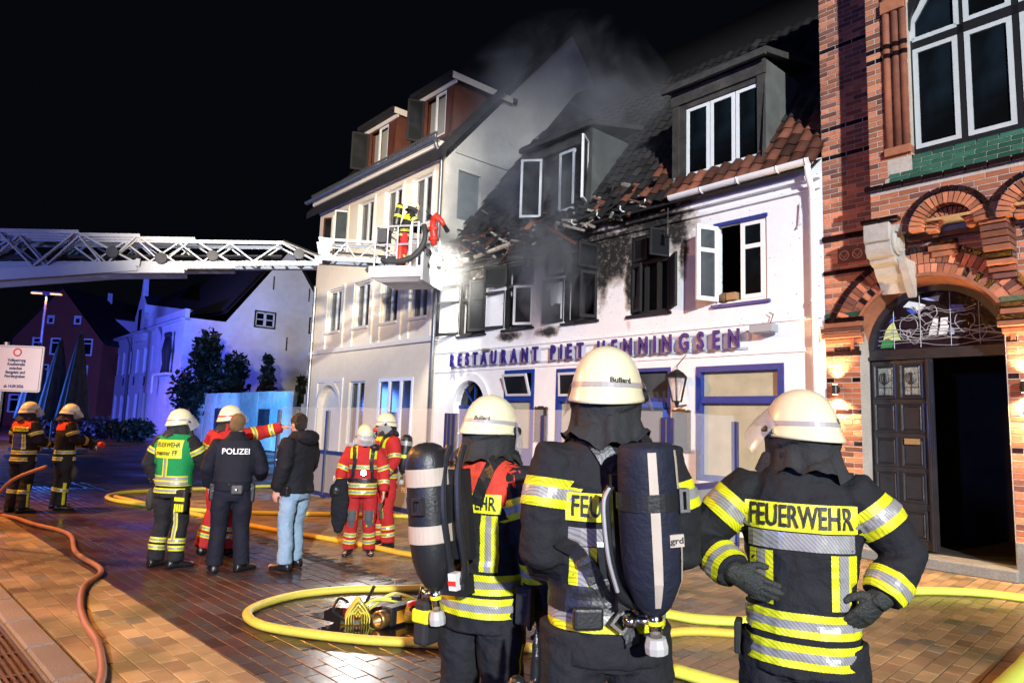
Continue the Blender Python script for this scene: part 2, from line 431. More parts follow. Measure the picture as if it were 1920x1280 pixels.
for k in range(5): g.box(-6, 4.5, -.085 + k * .04, -.065 + k * .04, -.03, -.008)
for k in range(21): g.box(-6 + k * .5, -5.97 + k * .5, -.1, .1, -.03, -.010)
g.obj('grate', mat('rusty_iron', (.10, .05, .03), .6, .6, var=(12, .4), bump=(60, .4)), gt)
g = MB(); g.box(-6, 4.5, -.12, -.1, -.04, -.005); g.box(-6, 4.5, .1, .12, -.04, -.005); g.obj('channel_edge', KERBM, gt)

# ------------------------------------------------------------------ restaurant
def soot_wall(base, spots, seed=0, strength=1.):
    def f(t, tc, out, b):
        sep = N_(t, 'ShaderNodeSeparateXYZ'); t.links.new(tc.outputs['Object'], sep.inputs[0])
        n1 = N_(t, 'ShaderNodeTexNoise'); n1.inputs['Scale'].default_value = 2.2; n1.inputs['Detail'].default_value = 8; n1.inputs['Roughness'].default_value = .72
        t.links.new(tc.outputs['Object'], n1.inputs['Vector'])
        nz = math_(t, 'MULTIPLY', math_(t, 'SUBTRACT', n1.outputs['Fac'], .5), 2.4)
        tot = None
        for cx, cz, rx, rz in spots:
            dx = math_(t, 'DIVIDE', math_(t, 'SUBTRACT', sep.outputs[0], cx), rx); dz = math_(t, 'DIVIDE', math_(t, 'SUBTRACT', sep.outputs[2], cz), rz)
            d = math_(t, 'SQRT', math_(t, 'ADD', math_(t, 'MULTIPLY', dx, dx), math_(t, 'MULTIPLY', dz, dz)))
            k = math_(t, 'SUBTRACT', 1.30, math_(t, 'ADD', d, nz), clamp=True)
            tot = k if tot is None else math_(t, 'MAXIMUM', tot, k)
        m = smooth(t, tot, .05, .75)
        n2 = N_(t, 'ShaderNodeTexNoise'); n2.inputs['Scale'].default_value = 9; n2.inputs['Detail'].default_value = 10; n2.inputs['Roughness'].default_value = .8
        t.links.new(tc.outputs['Object'], n2.inputs['Vector'])
        sootc = mixc(t, smooth(t, n2.outputs['Fac'], .50, .68), (.012, .011, .010), mixc(t, n1.outputs['Fac'], (.10, .075, .05), (.45, .40, .33)))
        col = mixc(t, smooth(t, tot, .0, .30), out, mixc(t, .5, out, (.42, .30, .18)))
        col = mixc(t, m, col, sootc)
        # small spatter
        n3 = N_(t, 'ShaderNodeTexNoise'); n3.inputs['Scale'].default_value = 20; n3.inputs['Detail'].default_value = 3
        t.links.new(tc.outputs['Object'], n3.inputs['Vector'])
        zf = smooth(t, sep.outputs[2], 2.6, 4.0)
        return mixc(t, math_(t, 'MULTIPLY', math_(t, 'MULTIPLY', smooth(t, n3.outputs['Fac'], .665, .70), zf), .85), col, (.03, .025, .02))
    return f
SOOTS = [(-9.3, 5.72, .9, .35), (-6.4, 5.75, 1.6, .35), (-3.6, 5.8, 1.2, .3), (-8.7, 5.55, 1.0, .55), (-7.3, 5.65, 1.1, .55), (-5.3, 5.75, 1.2, .7), (-4.2, 5.2, .8, .62), (-3.1, 5.65, .85, .55), (-2.62, 5.35, .22, .45), (-6.0, 3.72, .35, .12), (-7.3, 3.72, .4, .12), (-9.0, 3.3, .25, .12), (-8.1, 3.35, .2, .12), (-5.1, 5.0, .35, .6), (-3.75, 4.6, .12, .8), (-2.5, 4.9, .1, .4), (-4.45, 4.9, .2, .7)]
RESTW = mat('burnt_white_plaster', (.78, .775, .77), .75, var=[(1.2, .05), (7, .04)], bump=[(5, .25), (50, .2)], custom=soot_wall(0, SOOTS))
rest = empty('restaurant_house', A0, ROT, 'white two storey restaurant house with burnt windows and a sooty tiled roof', 'house')
w = MB()
ARCH = lambda c, r, s: (lambda x: s + math.sqrt(max(r * r - (x - c) ** 2, 0)))
WN = {1: (-9.27, -8.20, 3.86, 5.26), 2: (-7.48, -6.50, 3.88, 5.45), 3: (-5.52, -4.57, 3.86, 5.46), 4: (-3.72, -2.80, 3.85, 5.40), 5: (-1.83, -.87, 3.85, 5.29)}
GW = {1: (-7.37, -6.37, .75, 2.92), 2: (-5.67, -4.70, .75, 2.89), 3: (-2.2, -.60, .85, 2.80)}
ops = list(WN.values()) + list(GW.values()) + [(-3.66, -2.75, .0, 2.82), (-9.28, -8.08, 0, ARCH(-8.68, .6, 2.1))]
wall(w, -10.2, .06, 0, 6.0, ops, 0, .22, cuts=[-10 + .5 * i for i in range(21)])
w.quad((-10.2, 10, 0), (.06, 10, 0), (.06, 10, 6), (-10.2, 10, 6)); w.quad((.06, 0, 0), (.06, 10, 0), (.06, 10, 6), (.06, 0, 6))
w.obj('wall', RESTW, rest)
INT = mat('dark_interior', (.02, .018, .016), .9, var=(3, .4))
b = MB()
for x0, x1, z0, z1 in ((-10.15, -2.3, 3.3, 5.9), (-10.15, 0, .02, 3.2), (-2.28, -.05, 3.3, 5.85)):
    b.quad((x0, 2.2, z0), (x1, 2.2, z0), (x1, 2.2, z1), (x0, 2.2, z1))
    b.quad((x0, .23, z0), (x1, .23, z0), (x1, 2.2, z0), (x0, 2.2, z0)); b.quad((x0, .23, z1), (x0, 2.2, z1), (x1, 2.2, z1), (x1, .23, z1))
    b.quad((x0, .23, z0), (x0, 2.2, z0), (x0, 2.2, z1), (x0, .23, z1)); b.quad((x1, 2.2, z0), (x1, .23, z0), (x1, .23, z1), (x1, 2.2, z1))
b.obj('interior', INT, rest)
tr = MB()                       # cornice, string mouldings, window sills
tr.box(-10.2, .04, -.06, 0, 5.50, 5.56); tr.box(-10.2, .04, -.10, -.002, 5.66, 5.74); tr.box(-10.2, .02, -.025, 0, 2.96, 3.02); tr.box(-10.2, .02, -.03, 0, 3.46, 3.50)
tr.obj('cornice', RESTW, rest)
for k, (a, b_, lo, hi) in WN.items():
    s = MB(); s.box(a - .06, b_ + .06, -.06, .10, lo - .05, lo + .0); s.obj('sill', CHAR if k < 5 else BLUEP, rest)
def arch_ring(mb, c, s, r0, r1, y0, y1, a0=0, a1=math.pi, n=24, m=0):
    P = lambda r, a, y: (c + r * math.cos(a), y, s + r * math.sin(a))
    for i in range(n):
        a, b_ = a0 + (a1 - a0) * i / n, a0 + (a1 - a0) * (i + 1) / n
        mb.quad(P(r0, b_, y0), P(r0, a, y0), P(r1, a, y0), P(r1, b_, y0), m); mb.quad(P(r1, b_, y0), P(r1, a, y0), P(r1, a, y1), P(r1, b_, y1), m)
        mb.quad(P(r0, a, y0), P(r0, b_, y0), P(r0, b_, y1), P(r0, a, y1), m)
am = MB(); arch_ring(am, -8.68, 2.1, .615, .80, -.05, 0)
for x in (-9.48, -8.065): am.box(x, x + .185, -.05, 0, 0, 2.1)
am.obj('door_surround', RESTW, rest)
def sash(x0, x1, z0, z1, w_, y, frame_mat, pane_mat, parent, trans=None, th=.05, hinge=None, ang=0, name='window'):
    """a framed leaf; hinge 'l' / 'r' swings it outwards by ang degrees"""
    W_ = x1 - x0; s = MB(); p = MB()
    if hinge == 'r':
        X0, X1 = -W_, 0
    else: X0, X1 = 0, W_
    frame(s, X0, X1, 0, z1 - z0, -th / 2, th / 2, w_)
    if trans: s.box(X0 + w_, X1 - w_, -th / 2, th / 2, trans - z0 - w_ / 2, trans - z0 + w_ / 2)
    o = s.obj(name, frame_mat, parent)
    o.location = (x1 if hinge == 'r' else x0, y, z0); o.rotation_euler = (0, 0, R(ang if hinge == 'r' else -ang))
    if pane_mat:
        p.box(X0 + w_ - .004, X1 - w_ + .004, -.006, .006, w_ - .004, z1 - z0 - w_ + .004)
        if trans is None: p.obj('pane', pane_mat, o)
        else:
            q = MB(); q.box(X0 + w_ - .004, X1 - w_ + .004, -.006, .006, w_ - .004, trans - z0 - w_ / 2); q.obj('pane', pane_mat, o)
            q = MB(); q.box(X0 + w_ - .004, X1 - w_ + .004, -.006, .006, trans - z0 + w_ / 2, z1 - z0 - w_ + .004); q.obj('pane', pane_mat, o)
    return o
def ragged(x0, x1, z0, z1, w_, seed, m, parent, keep):
    """glass left hanging in a burnt sash: a jagged plate"""
    r = random.Random(seed); W_, H = x1 - x0, z1 - z0; n = 9; top = []
    for i in range(n + 1): top.append(w_ + (H - 2 * w_) * max(.03, min(1, keep(i / n) + r.uniform(-.06, .06))))
    mb = MB()
    for i in range(n):
        xa = w_ + (W_ - 2 * w_) * i / n; xb = w_ + (W_ - 2 * w_) * (i + 1) / n
        mb.quad((xa, 0, w_), (xb, 0, w_), (xb, 0, top[i + 1]), (xa, 0, top[i])); mb.quad((xb, .004, w_), (xa, .004, w_), (xa, .004, top[i]), (xb, .004, top[i + 1]))
    return mb.obj('broken_pane', m, parent)
CW = mat('burnt_frame_inner', (.02, .019, .02), .65, bump=(50, .8), var=(20, .5))
for k in (1, 2, 3, 4):
    a, b_, lo, hi = WN[k]; fr = MB(); frame(fr, a, b_, lo, hi, .04, .12, .07)
    zt = lo + (hi - lo) * .66
    fr.box(a + .07, b_ - .07, .04, .12, zt - .04, zt + .04)
    for x in ([(a + b_) / 2] if k in (1,) else [a + (b_ - a) * .5] if k == 3 else [a + (b_ - a) * .38, a + (b_ - a) * .70] if k == 4 else [a + (b_ - a) * .52]):
        fr.box(x - .035, x + .035, .045, .115, lo + .07, zt - .04)
        if k == 1: fr.box(x - .035, x + .035, .045, .115, zt + .04, hi - .07)
    fr.obj('window_frame', CHAR, rest, label='charred black window frame')
def leaf(k, x0, x1, z0, z1, hinge, ang, fm=CHAR, pm=None, tr_=None, y=.03, w_=.075, seed=0, keep=None):
    o = sash(x0, x1, z0, z1, w_, y, fm, pm, rest, tr_, .045, hinge, ang, 'sash')
    if keep:
        q = ragged(0, x1 - x0, 0, z1 - z0, w_, seed, GLASSR, o, keep)
        if hinge == 'r': q.location.x = -(x1 - x0)
    return o
leaf(1, -9.25, -8.45, 3.90, 5.22, 'l', 165, tr_=4.76)
leaf(1, -8.72, -8.22, 3.92, 5.2, 'r', 24, pm=GLASSR, tr_=4.74, w_=.07)
leaf(2, -7.46, -6.74, 3.92, 4.84, 'l', 168); leaf(2, -7.46, -6.86, 4.92, 5.42, 'l', 155, pm=GLASSR, w_=.06)
leaf(2, -7.0, -6.53, 3.93, 4.84, 'r', 30, WGREY, GLASSR, w_=.055); leaf(2, -6.95, -6.53, 4.9, 5.42, 'r', 100, w_=.06, pm=GLASSR)
leaf(3, -5.50, -4.90, 3.9, 4.86, 'l', 168, seed=3, keep=lambda t: .42 if t < .75 else .8); leaf(3, -5.50, -4.98, 4.92, 5.43, 'l', 165, w_=.06)
leaf(3, -5.1, -4.6, 4.92, 5.43, 'r', 80, pm=GLASSR, w_=.05); leaf(3, -5.0, -4.6, 3.9, 4.86, 'r', 70, w_=.06)
leaf(4, -3.35, -2.83, 3.88, 4.86, 'r', 140, pm=GLASSR, w_=.07); leaf(4, -3.25, -2.83, 4.88, 5.40, 'r', 70, CHAR, GLASSR, w_=.035)
leaf(4, -3.68, -3.28, 4.9, 5.36, 'l', 8, pm=GLASSR, w_=.06); leaf(4, -3.70, -3.36, 3.9, 4.84, 'l', 20, w_=.06, keep=lambda t: .3 + .6 * (t > .5), seed=9)
# white window with open leaf
a, b_, lo, hi = WN[5]; fr = MB(); frame(fr, a, b_, lo, hi, .03, .10, .055); fr.obj('window_frame', WHITEP, rest)
fr = MB(); fr.box(a - .02, b_ + .02, -.03, .03, hi - .05, hi + .01); fr.obj('blue_head_strip', BLUEP, rest)
PANEG = mat('grey_pane', (.05, .06, .065), .12, var=(2, .4))
leaf(5, -1.78, -1.34, 3.91, 5.24, 'l', 112, WHITEP, PANEG, 4.80, .0, .075); leaf(5, -1.36, -.92, 3.91, 5.24, 'r', 0, WHITEP, GLASSD, 4.80, .05, .075)
# ground floor windows
for k, (a, b_, lo, hi) in GW.items():
    fr = MB(); frame(fr, a, b_, lo, hi, -.03, .08, .10 if k == 3 else .085)
    ztr = 2.22 if k == 3 else lo + (hi - lo) * .70
    fr.box(a + .09, b_ - .09, -.02, .07, ztr - .06, ztr + .06)
    if k != 3: fr.box(a + .085, b_ - .085, -.02, .07, lo + .085, lo + .42)
    fr.obj('window_frame', BLUEP, rest)
    p = MB(); p.box(a + .09, b_ - .09, .075, .085, lo + .09, ztr - .06); p.obj('pane', PAPER, rest)
    if k == 3:
        p = MB(); p.box(a + .09, b_ - .09, .075, .085, ztr + .06, hi - .09); p.obj('pane', PAPER, rest)
    else:
        o = sash(a + .09, b_ - .09, ztr + .06, hi - .085, .05, -.03, WGREY, GLASSR, rest, None, .04, None, 0, 'hopper_sash'); o.rotation_euler = (R(18 if k == 1 else 3), 0, 0)
fr = MB(); frame(fr, -3.66, -2.75, 0, 2.82, .0, .10, .07); fr.box(-3.6, -2.82, .01, .09, 2.18, 2.26); fr.obj('door_frame', BLUEP, rest)
p = MB(); p.box(-3.59, -2.82, .09, .10, 2.26, 2.75); p.obj('transom_pane', PANEG, rest)
dl = sash(-3.59, -2.82, .02, 2.18, .11, .02, BLUEP, PANEG, rest, 1.0, .05, 'r', 55, 'door')
# arched door
d = MB(); d.box(-9.28, -8.08, .14, .2, 0, 2.06); d.obj('door', BLUEP, rest)
f = MB(); n = 20
for i in range(n):
    t0, t1 = math.pi * i / n, math.pi * (i + 1) / n
    f.add([(-8.68, .17, 2.1)] + [(-8.68 + .6 * math.cos(t), .17, 2.1 + .6 * math.sin(t)) for t in (t1, t0)], ((0, 1, 2),))
f.obj('fanlight', GLASSD, rest)
f = MB(); f.box(-9.28, -8.08, .11, .16, 2.04, 2.12)
for t in (.25, .5, .75): f.bar((-8.68, .15, 2.1), (-8.68 + .6 * math.cos(math.pi * t), .15, 2.1 + .6 * math.sin(math.pi * t)), .03, .03)
f.obj('fanlight_bars', BLUEP, rest)
# sign letters: every letter a part
SGN = mat('sign_violet_blue', (.030, .016, .17), .45); SGE = mat('sign_letter_edge', (.42, .40, .46), .4)
txt = 'RESTAURANT PIET HENNINGSEN'; wid = {'I': .45, ' ': .62, 'E': .82, 'T': .85, 'S': .84, 'P': .9, 'R': .95}
tot = sum(wid.get(c, 1) for c in txt); u = -9.45
for c in txt:
    wc = wid.get(c, 1) * 8.25 / tot
    if c != ' ':
        text_obj('sign_letter', c, Matrix.Translation((u + wc / 2, -.165, 3.215)) @ XZ, .44, SGN, rest, .018, .009, .68)
        bx = MB(); bx.box(u + wc * .16, u + wc * .60, -.14, -.02, 3.08, 3.36); bx.obj('letter_mount', SGE, rest)
    u += wc
rl = MB(); rl.box(-9.45, -1.2, -.03, -.012, 3.05, 3.09); rl.box(-9.45, -1.2, -.03, -.012, 3.34, 3.38); rl.obj('sign_rail', WGREY, rest)
# roof
zr = lambda o: 6.25 + 1.27 * o
dk = MB(); dk.loft([[(x, o, zr(o) - .10) for o in (-.3, 0, 5, 10.3)] for x in (-10.15, .06)], closed=False)
dk.quad((-10.15, -.3, zr(-.3) - .1), (.06, -.3, zr(-.3) - .1), (.06, 0, 5.98), (-10.15, 0, 5.98))
dk.v = [(x, y if y < 5.1 else 10.3, z if y < 5.1 else 6) for x, y, z in dk.v]
dk.obj('roof', SOOTTILE, rest)
sl = Vector((0, 1, 1.27)).normalized(); nr = Vector((0, -1.27, 1)).normalized()
def tile_mesh(m, rv):
    mb = MB(); n = 7; prof = []
    for i in range(n):
        t = i / (n - 1); prof.append((-.125 + .25 * t, .028 * math.sin(t * 2 * math.pi * .95 + .5)))
    for i in range(n - 1):
        (xa, ha), (xb, hb) = prof[i], prof[i + 1]
        P = lambda x, h, s: tuple(Vector((x, 0, 0)) + sl * s + nr * h)
        mb.quad(P(xa, ha + .03, -.19), P(xb, hb + .03, -.19), P(xb, hb, .19), P(xa, ha, .19)); mb.quad(P(xa, ha + .012, -.19), P(xb, hb + .012, -.19), P(xb, hb + .03, -.19), P(xa, ha + .03, -.19))
    me = mb.mesh('roof_tile', m); a_ = me.attributes.new('rnd', 'FLOAT', 'FACE'); a_.data.foreach_set('value', [rv] * len(mb.f)); return me, mb
TM = {(i, k): tile_mesh((TILE, SOOTTILE)[i], k / 4) for i in (0, 1) for k in range(5)}
cand = []
nu = int(10.15 / .235)
for r_ in range(19):
    s = -.42 + r_ * .315 + .1
    for j in range(nu):
        x = -10.05 + .118 + j * .2375; o = s * .62
        if 0 < o and -2.82 < x < -.95 and o < 1.35 and o > .02: continue
        if 0 < o and -7.02 < x < -4.98 and o < 1.6 and o > .1: continue
        if x < -8.1 and r_ < 8 and random.random() < (.75 - .07 * r_): continue
        if x < -4.6 and r_ < 3 and random.random() < .6 - .12 * r_: continue
        if x < -2.8 and r_ < 1 and random.random() < .3: continue
        if -8.2 < x < -7.2 and 3 < r_ < 9 and random.random() < .5: continue
        burnt = 1 if (x < -3.3 and random.random() < .80 + .05 * r_) or r_ > 4 or (x < -2.4 and random.random() < .3) else 0
        jit = .05 if x < -7.5 else .012
        cand.append((x + random.uniform(-jit, jit), s + random.uniform(-jit, jit), burnt, random.gauss(0, .16 if x < -7.8 else .02)))
rank = sorted(cand, key=lambda c: (c[1] > 1.2, -c[0]))
ind = rank[:300]; restt = rank[300:]
org = Vector((0, 0, zr(0)))
for x, s, bt, rz_ in ind:
    o = add_obj('roof_tile', TM[(bt, random.randrange(5))][0], rest); o.location = Vector((x, 0, 0)) + org + sl * s + nr * .02; o.rotation_euler = (random.gauss(0, .02), rz_, rz_ * .6)
mb = MB()
for x, s, bt, rz_ in restt:
    src = TM[(bt, 0)][1]; q = Matrix.Rotation(rz_, 3, 'Z'); d_ = Vector((x, 0, 0)) + org + sl * s + nr * .02
    mb.add([q @ Vector(v) + d_ for v in src.v], src.f, bt)
o = mb.obj('upper_roof_tiles', [TILE, SOOTTILE], rest, kind='stuff'); a_ = o.data.attributes.new('rnd', 'FLOAT', 'FACE'); a_.data.foreach_set('value', np.repeat(np.random.rand(len(restt)), 12))
bt_ = MB()
for k in range(9): bt_.box(-10.1, -2.9, -.32 + .19 * k, -.28 + .19 * k, zr(-.30 + .19 * k) - .10, zr(-.30 + .19 * k) - .055)
bt_.obj('charred_battens', CHAR, rest, kind='stuff')
# burnt laths and rubble at the eaves
db = MB(); rr = random.Random(4)
for i in range(420):
    x = -10.1 + rr.random() ** 1.4 * 7.4; o = rr.uniform(-.36, .25) if rr.random() < .7 or x > -7.6 else rr.uniform(.2, 1.8); z = zr(max(o, -.3)) + rr.uniform(-.28, .06)
    T = Matrix.Translation((x, o, z)) @ Matrix.Rotation(rr.uniform(-.7, .7), 4, 'Y') @ Matrix.Rotation(rr.uniform(-1, 1), 4, 'Z') @ Matrix.Rotation(rr.uniform(-.5, .8), 4, 'X')
    l = rr.uniform(.05, .30) if rr.random() < .85 else rr.uniform(.5, .9); h = rr.uniform(.012, .05); db.box(-l / 2, l / 2, -h, h, -h * .6, h * .6, rr.choice((0, 0, 1, 2)) if x > -8.4 else rr.choice((0, 1, 1, 2)), T)
db.obj('burnt_debris', [CHAR, TILE, mat('ash_lath', (.30, .26, .21), .8, var=(20, .4))], rest, kind='stuff')
def gutter(mb, x0, x1, y, z, r, n=10, tilt=0):
    rg = []
    for x, dz in ((x0, 0), (x1, tilt)):
        rg.append([(x, y + r * math.cos(math.pi + math.pi * i / n), z + dz + r * math.sin(math.pi + math.pi * i / n)) for i in range(n + 1)] + [(x, y + (r - .006) * math.cos(math.pi + math.pi * i / n), z + dz + (r - .006) * math.sin(math.pi + math.pi * i / n)) for i in range(n, -1, -1)])
    mb.loft(rg)
gm = MB(); gutter(gm, -2.58, .03, -.30, 5.90, .085)
for x in (-1.9, -1.2, -.5, -.03): gm.tube([(x, -.30 + .092 * math.cos(math.pi + math.pi * i / 8), 5.9 + .092 * math.sin(math.pi + math.pi * i / 8)) for i in range(9)], .012, 6)
gm.obj('gutter', WHITEP, rest, fix=True)
gm = MB(); gutter(gm, -8.3, -6.95, -.30, 5.74, .075, tilt=.10); gm.obj('broken_gutter', mat('scorched_gutter', (.5, .42, .3), .6, var=(8, .4)), rest, fix=True)
gm = MB()
for x in (-5.0, -4.3, -3.7, -3.1): gm.tube([(x, -.12, 5.92), (x + .02, -.3, 5.86), (x, -.36, 5.90), (x - .03, -.32, 5.98)], .016, 6)
gm.obj('gutter_hook', WHITEP, rest)
dp = MB(); dp.tube([(-.03, -.30, 5.82), (-.04, -.26, 5.68), (-.05, -.13, 5.5), (-.05, -.11, 5.2), (-.05, -.11, 0)], .05, 12)
for z in (5.3, 3.7, 2.0): dp.tube([(-.05, -.11, z), (-.05, -.11, z + .05)], .062, 12)
dp.obj('downpipe', WHITEP, rest, smooth=True)
# dormers
DW = mat('sooty_dormer_board', (.050, .044, .037), .75, var=[(5, .5), (1.2, .4)], bump=(20, .5))
LEAD = mat('dormer_cheek', (.10, .105, .095), .6, var=(3, .3))
def dormer(x0, x1, y, zb, zt, wx0, wx1, wz0, wz1):
    d = MB(); wall(d, x0, x1, zb, zt, [(wx0, wx1, wz0, wz1)], y, .08)
    for x, sgn in ((x0, -1), (x1, 1)):
        yb = (zt - 6.25) / 1.27
        pts = [(x, y, zb), (x, y, zt), (x, yb, zt), (x, (zb - 6.25) / 1.27, zb)]; d.add(pts, ((0, 1, 2, 3) if sgn > 0 else (3, 2, 1, 0),), 1)
    d.box(x0 - .002, x0 + .14, y - .03, y, zb, zt - .12, 0); d.box(x1 - .14, x1 + .002, y - .03, y, zb, zt - .12, 0); d.box(x0 - .02, x1 + .02, y - .05, y, zt - .28, zt - .02, 0)
    d.obj('dormer', [DW, LEAD], rest)
    rf = MB(); yb = (zt + .35 - 6.25) / 1.27 + 1.2
    T = Matrix.Translation((0, y - .16, zt)) @ Matrix.Rotation(R(13), 4, 'X'); rf.box(x0 - .12, x1 + .12, 0, yb - y + .2, 0, .11, 0, T)
    rf.box(x0 - .12, x1 + .12, y - .24, y - .17, zt - .05, zt + .05)
    rf.obj('dormer_roof', mat('dormer_felt', (.05, .046, .042), .7, var=(6, .4), bump=(20, .4)), rest)
dormer(-2.80, -.92, .1, 6.2, 8.08, -2.52, -.98, 6.34, 7.70)
for i in range(3):
    x = -2.52 + i * .513; sash(x + .012, x + .50, 6.36, 7.68, .06, .13, WHITEP, GLASSD, rest, None, .05, None, 0, 'dormer_window')
dormer(-7.0, -4.98, .2, 6.2, 8.15, -6.55, -5.05, 6.42, 7.86)
sash(-6.5, -6.0, 6.44, 7.84, .055, .16, WGREY, GLASSR, rest, None, .05, 'l', 140, 'dormer_window'); sash(-5.98, -5.5, 6.44, 7.84, .06, .22, WGREY, GLASSR, rest, None, .05, None, 0, 'dormer_window')
sash(-5.5, -5.06, 6.44, 7.84, .05, .16, WHITEP, GLASSR, rest, None, .05, 'r', 118, 'dormer_window')

# wall fittings of the restaurant
def thing_at(name, u, off, z, label, cat, **kw): return empty(name, fw(u, off, z), ROT, label, cat, **kw)
BRZ = mat('old_brass', (.13, .10, .05), .4, .8, var=(20, .5))
for u, z, h, lb in ((-6.08, 1.34, .74, 'narrow brass framed menu case between the two blue windows'), (-2.49, 1.31, .73, 'brass framed menu case right below the wall lantern')):
    t = thing_at('menu_case', u, -.02, z, lb, 'menu case', group='menu cases on the restaurant wall')
    m_ = MB(); frame(m_, -.18, .18, 0, h, -.05, 0, .045)
    for x in (-.16, .16):
        for zz in (.02, h - .02): m_.ell((x, -.05, zz), (.03, .02, .03), 5)
    m_.box(-.09, .09, -.055, -.045, h - .03, h + .02); m_.obj('case_frame', BRZ, t)
    m_ = MB(); m_.box(-.14, .14, -.03, -.01, .04, h - .04); m_.obj('case_glass', PANEG, t)
t = thing_at('wall_lantern', -2.42, -.28, 2.08, 'black six sided glass lantern hanging above a menu case', 'lantern')
lm = MB(); hx = lambda r, z: [(r * math.cos(k * math.pi / 3), r * math.sin(k * math.pi / 3), z) for k in range(6)]
for k in range(6):
    lm.bar(hx(.085, .1)[k], hx(.18, .52)[k], .018, .018); lm.bar(hx(.085, .1)[k], hx(.085, .1)[(k + 1) % 6], .018, .02); lm.bar(hx(.18, .52)[k], hx(.18, .52)[(k + 1) % 6], .022, .022)
lm.loft([hx(.20, .53), hx(.13, .60), hx(.03, .66)]); lm.tube([(0, 0, 0), (0, 0, .1)], [.02, .05], 8); lm.tube([(0, .28, .05), (0, .1, .03), (0, 0, 0)], .014, 6); lm.tube([(0, 0, .64), (0, 0, .72), (0, .28, .95)], .008, 5)
lm.obj('lantern_frame', BLK, t)
lg = MB(); lg.loft([hx(.08, .1), hx(.172, .52)]); lg.obj('lantern_glass', mat('milky_glass', (.7, .7, .7), .2, alpha=.3), t)
t = thing_at('wall_floodlight', -.85, -.05, 3.28, 'grey switched off floodlight box right of the sign letters', 'floodlight')
b = MB(); b.box(-.20, .20, -.22, -.02, 0, .13); b.obj('housing', mat('grey_plastic', (.30, .33, .36), .5), t, bev=.01)
b = MB(); b.tube([(.1, -.1, .13), (.12, -.03, .3), (.04, -.02, .34)], .008, 6); b.obj('cable', BLK, t)
for u, lb in ((-6.35, 'black lamp socket dangling left of the smoking window'), (-2.62, 'black lamp socket dangling beside the open white window')):
    t = thing_at('lamp_socket', u, -.3, 5.15, lb, 'lamp socket', group='lamp sockets hanging from the eaves')
    b = MB(); b.tube([(0, 0, .55), (0, 0, .2)], .008, 5); b.obj('wire', BLK, t)
    b = MB(); b.lathe([(.02, .2), (.04, .18), (.04, .05), (.055, 0)], 10); b.obj('socket', BLK, t)
t = thing_at('cardboard_box', -1.62, .06, 3.91, 'small brown cardboard box on the white window sill', 'box')
b = MB(); b.box(.02, .2, -.1, .1, 0, .13); b.obj('carton', mat('cardboard', (.34, .20, .09), .8, var=(8, .2)), t, bev=.006)
b = MB(); b.ell((-.06, 0, .06), (.13, .1, .10), 6); b.obj('crumpled_bag', mat('brown_bag', (.16, .10, .05), .8, bump=(14, 1)), t)
t = thing_at('wall_hook', -.28, -.04, 4.95, 'iron hook fixed high on the white wall beside the downpipe', 'hook')
b = MB(); b.tube([(0, 0, .38), (0, -.02, .05), (.01, -.06, 0), (.05, -.06, .02)], .012, 6); b.obj('hook', WGREY, t)

# ------------------------------------------------------------------ cream house
CREAM = mat('cream_plaster', (.74, .63, .49), .75, var=[(.8, .06), (6, .05)], bump=(40, .15), custom=None)
CREAMT = mat('pale_trim', (.72, .66, .58), .6, var=(3, .06))
GABW = mat('grey_gable_plaster', (.55, .54, .50), .8, var=[(.7, .15), (5, .08)], bump=(30, .2))
BRB = mat('brown_boards', (.10, .032, .02), .6, var=(3, .25), bump=(9, .4))
crm = empty('cream_house', fw(-10.2, 0), ROT, 'cream three storey house with two roof dormers behind the rescue cage', 'house')
X = lambda u: u + 10.2
F2 = [(-16.78, -15.75), (-14.97, -14.0), (-13.29, -12.34), (-11.75, -10.77)]
F1 = [(-16.75, -15.8), (-14.87, -13.93), (-13.18, -12.28), (-11.58, -10.75)]
w = MB(); ops = [(X(a), X(b), 7.22, 8.62) for a, b in F2] + [(X(a), X(b), 4.54, 5.93) for a, b in F1]
NI = (X(-17.05), X(-15.55)); nc = sum(NI) / 2
ops += [(*NI, .0, ARCH(nc, .75, 2.0)), (X(-14.95), X(-13.95), .9, 2.84), (X(-13.12), X(-11.25), .75, 2.88)]
wall(w, X(-17.85), 0, 0, 9.35, ops, 0, .2, cuts=[-7.5 + .5 * i for i in range(15)])
w.obj('wall', CREAM, crm)
w = MB(); wall(w, .0, 9.6, 0, lambda y: min(8.85 + 1.17 * y, 8.85 + 1.17 * (9.6 - y)), [(.45, 1.25, 7.26, 8.66)], 0, .15, cuts=[4.8])
w.v = [(-y, x, z) for x, y, z in w.v]; w.obj('gable_wall', GABW, crm)
w = MB(); w.quad((X(-17.85), 9.6, 0), (X(-17.85), 0, 0), (X(-17.85), 0, 9), (X(-17.85), 9.6, 9)); w.add([(X(-17.85), 0, 9), (X(-17.85), 9.6, 9), (X(-17.85), 4.8, 14.4)], ((0, 2, 1),)); w.obj('far_gable_wall', GABW, crm)
gl = MB(); gl.box(-.14, -.10, .45, 1.25, 7.26, 8.66); gl.obj('gable_window', mat('pale_blue_grey_pane', (.16, .19, .20), .3, var=(2, .3)), crm)
gl = MB(); gl.box(.0, .06, .30, 2.9, 9.10, 9.17); gl.obj('gable_ledge', GABW, crm)
ib = MB()
for a, b, z0, z1 in ((X(-17.7), X(-10.4), 6.6, 9.2), (X(-17.7), X(-10.4), 3.7, 6.4), (X(-17.7), X(-10.4), .05, 3.5)):
    ib.quad((a, 1.2, z0), (b, 1.2, z0), (b, 1.2, z1), (a, 1.2, z1)); ib.quad((a, .21, z1), (a, 1.2, z1), (b, 1.2, z1), (b, .21, z1)); ib.quad((a, .21, z0), (b, .21, z0), (b, 1.2, z0), (a, 1.2, z0))
ib.obj('interior', INT, crm)
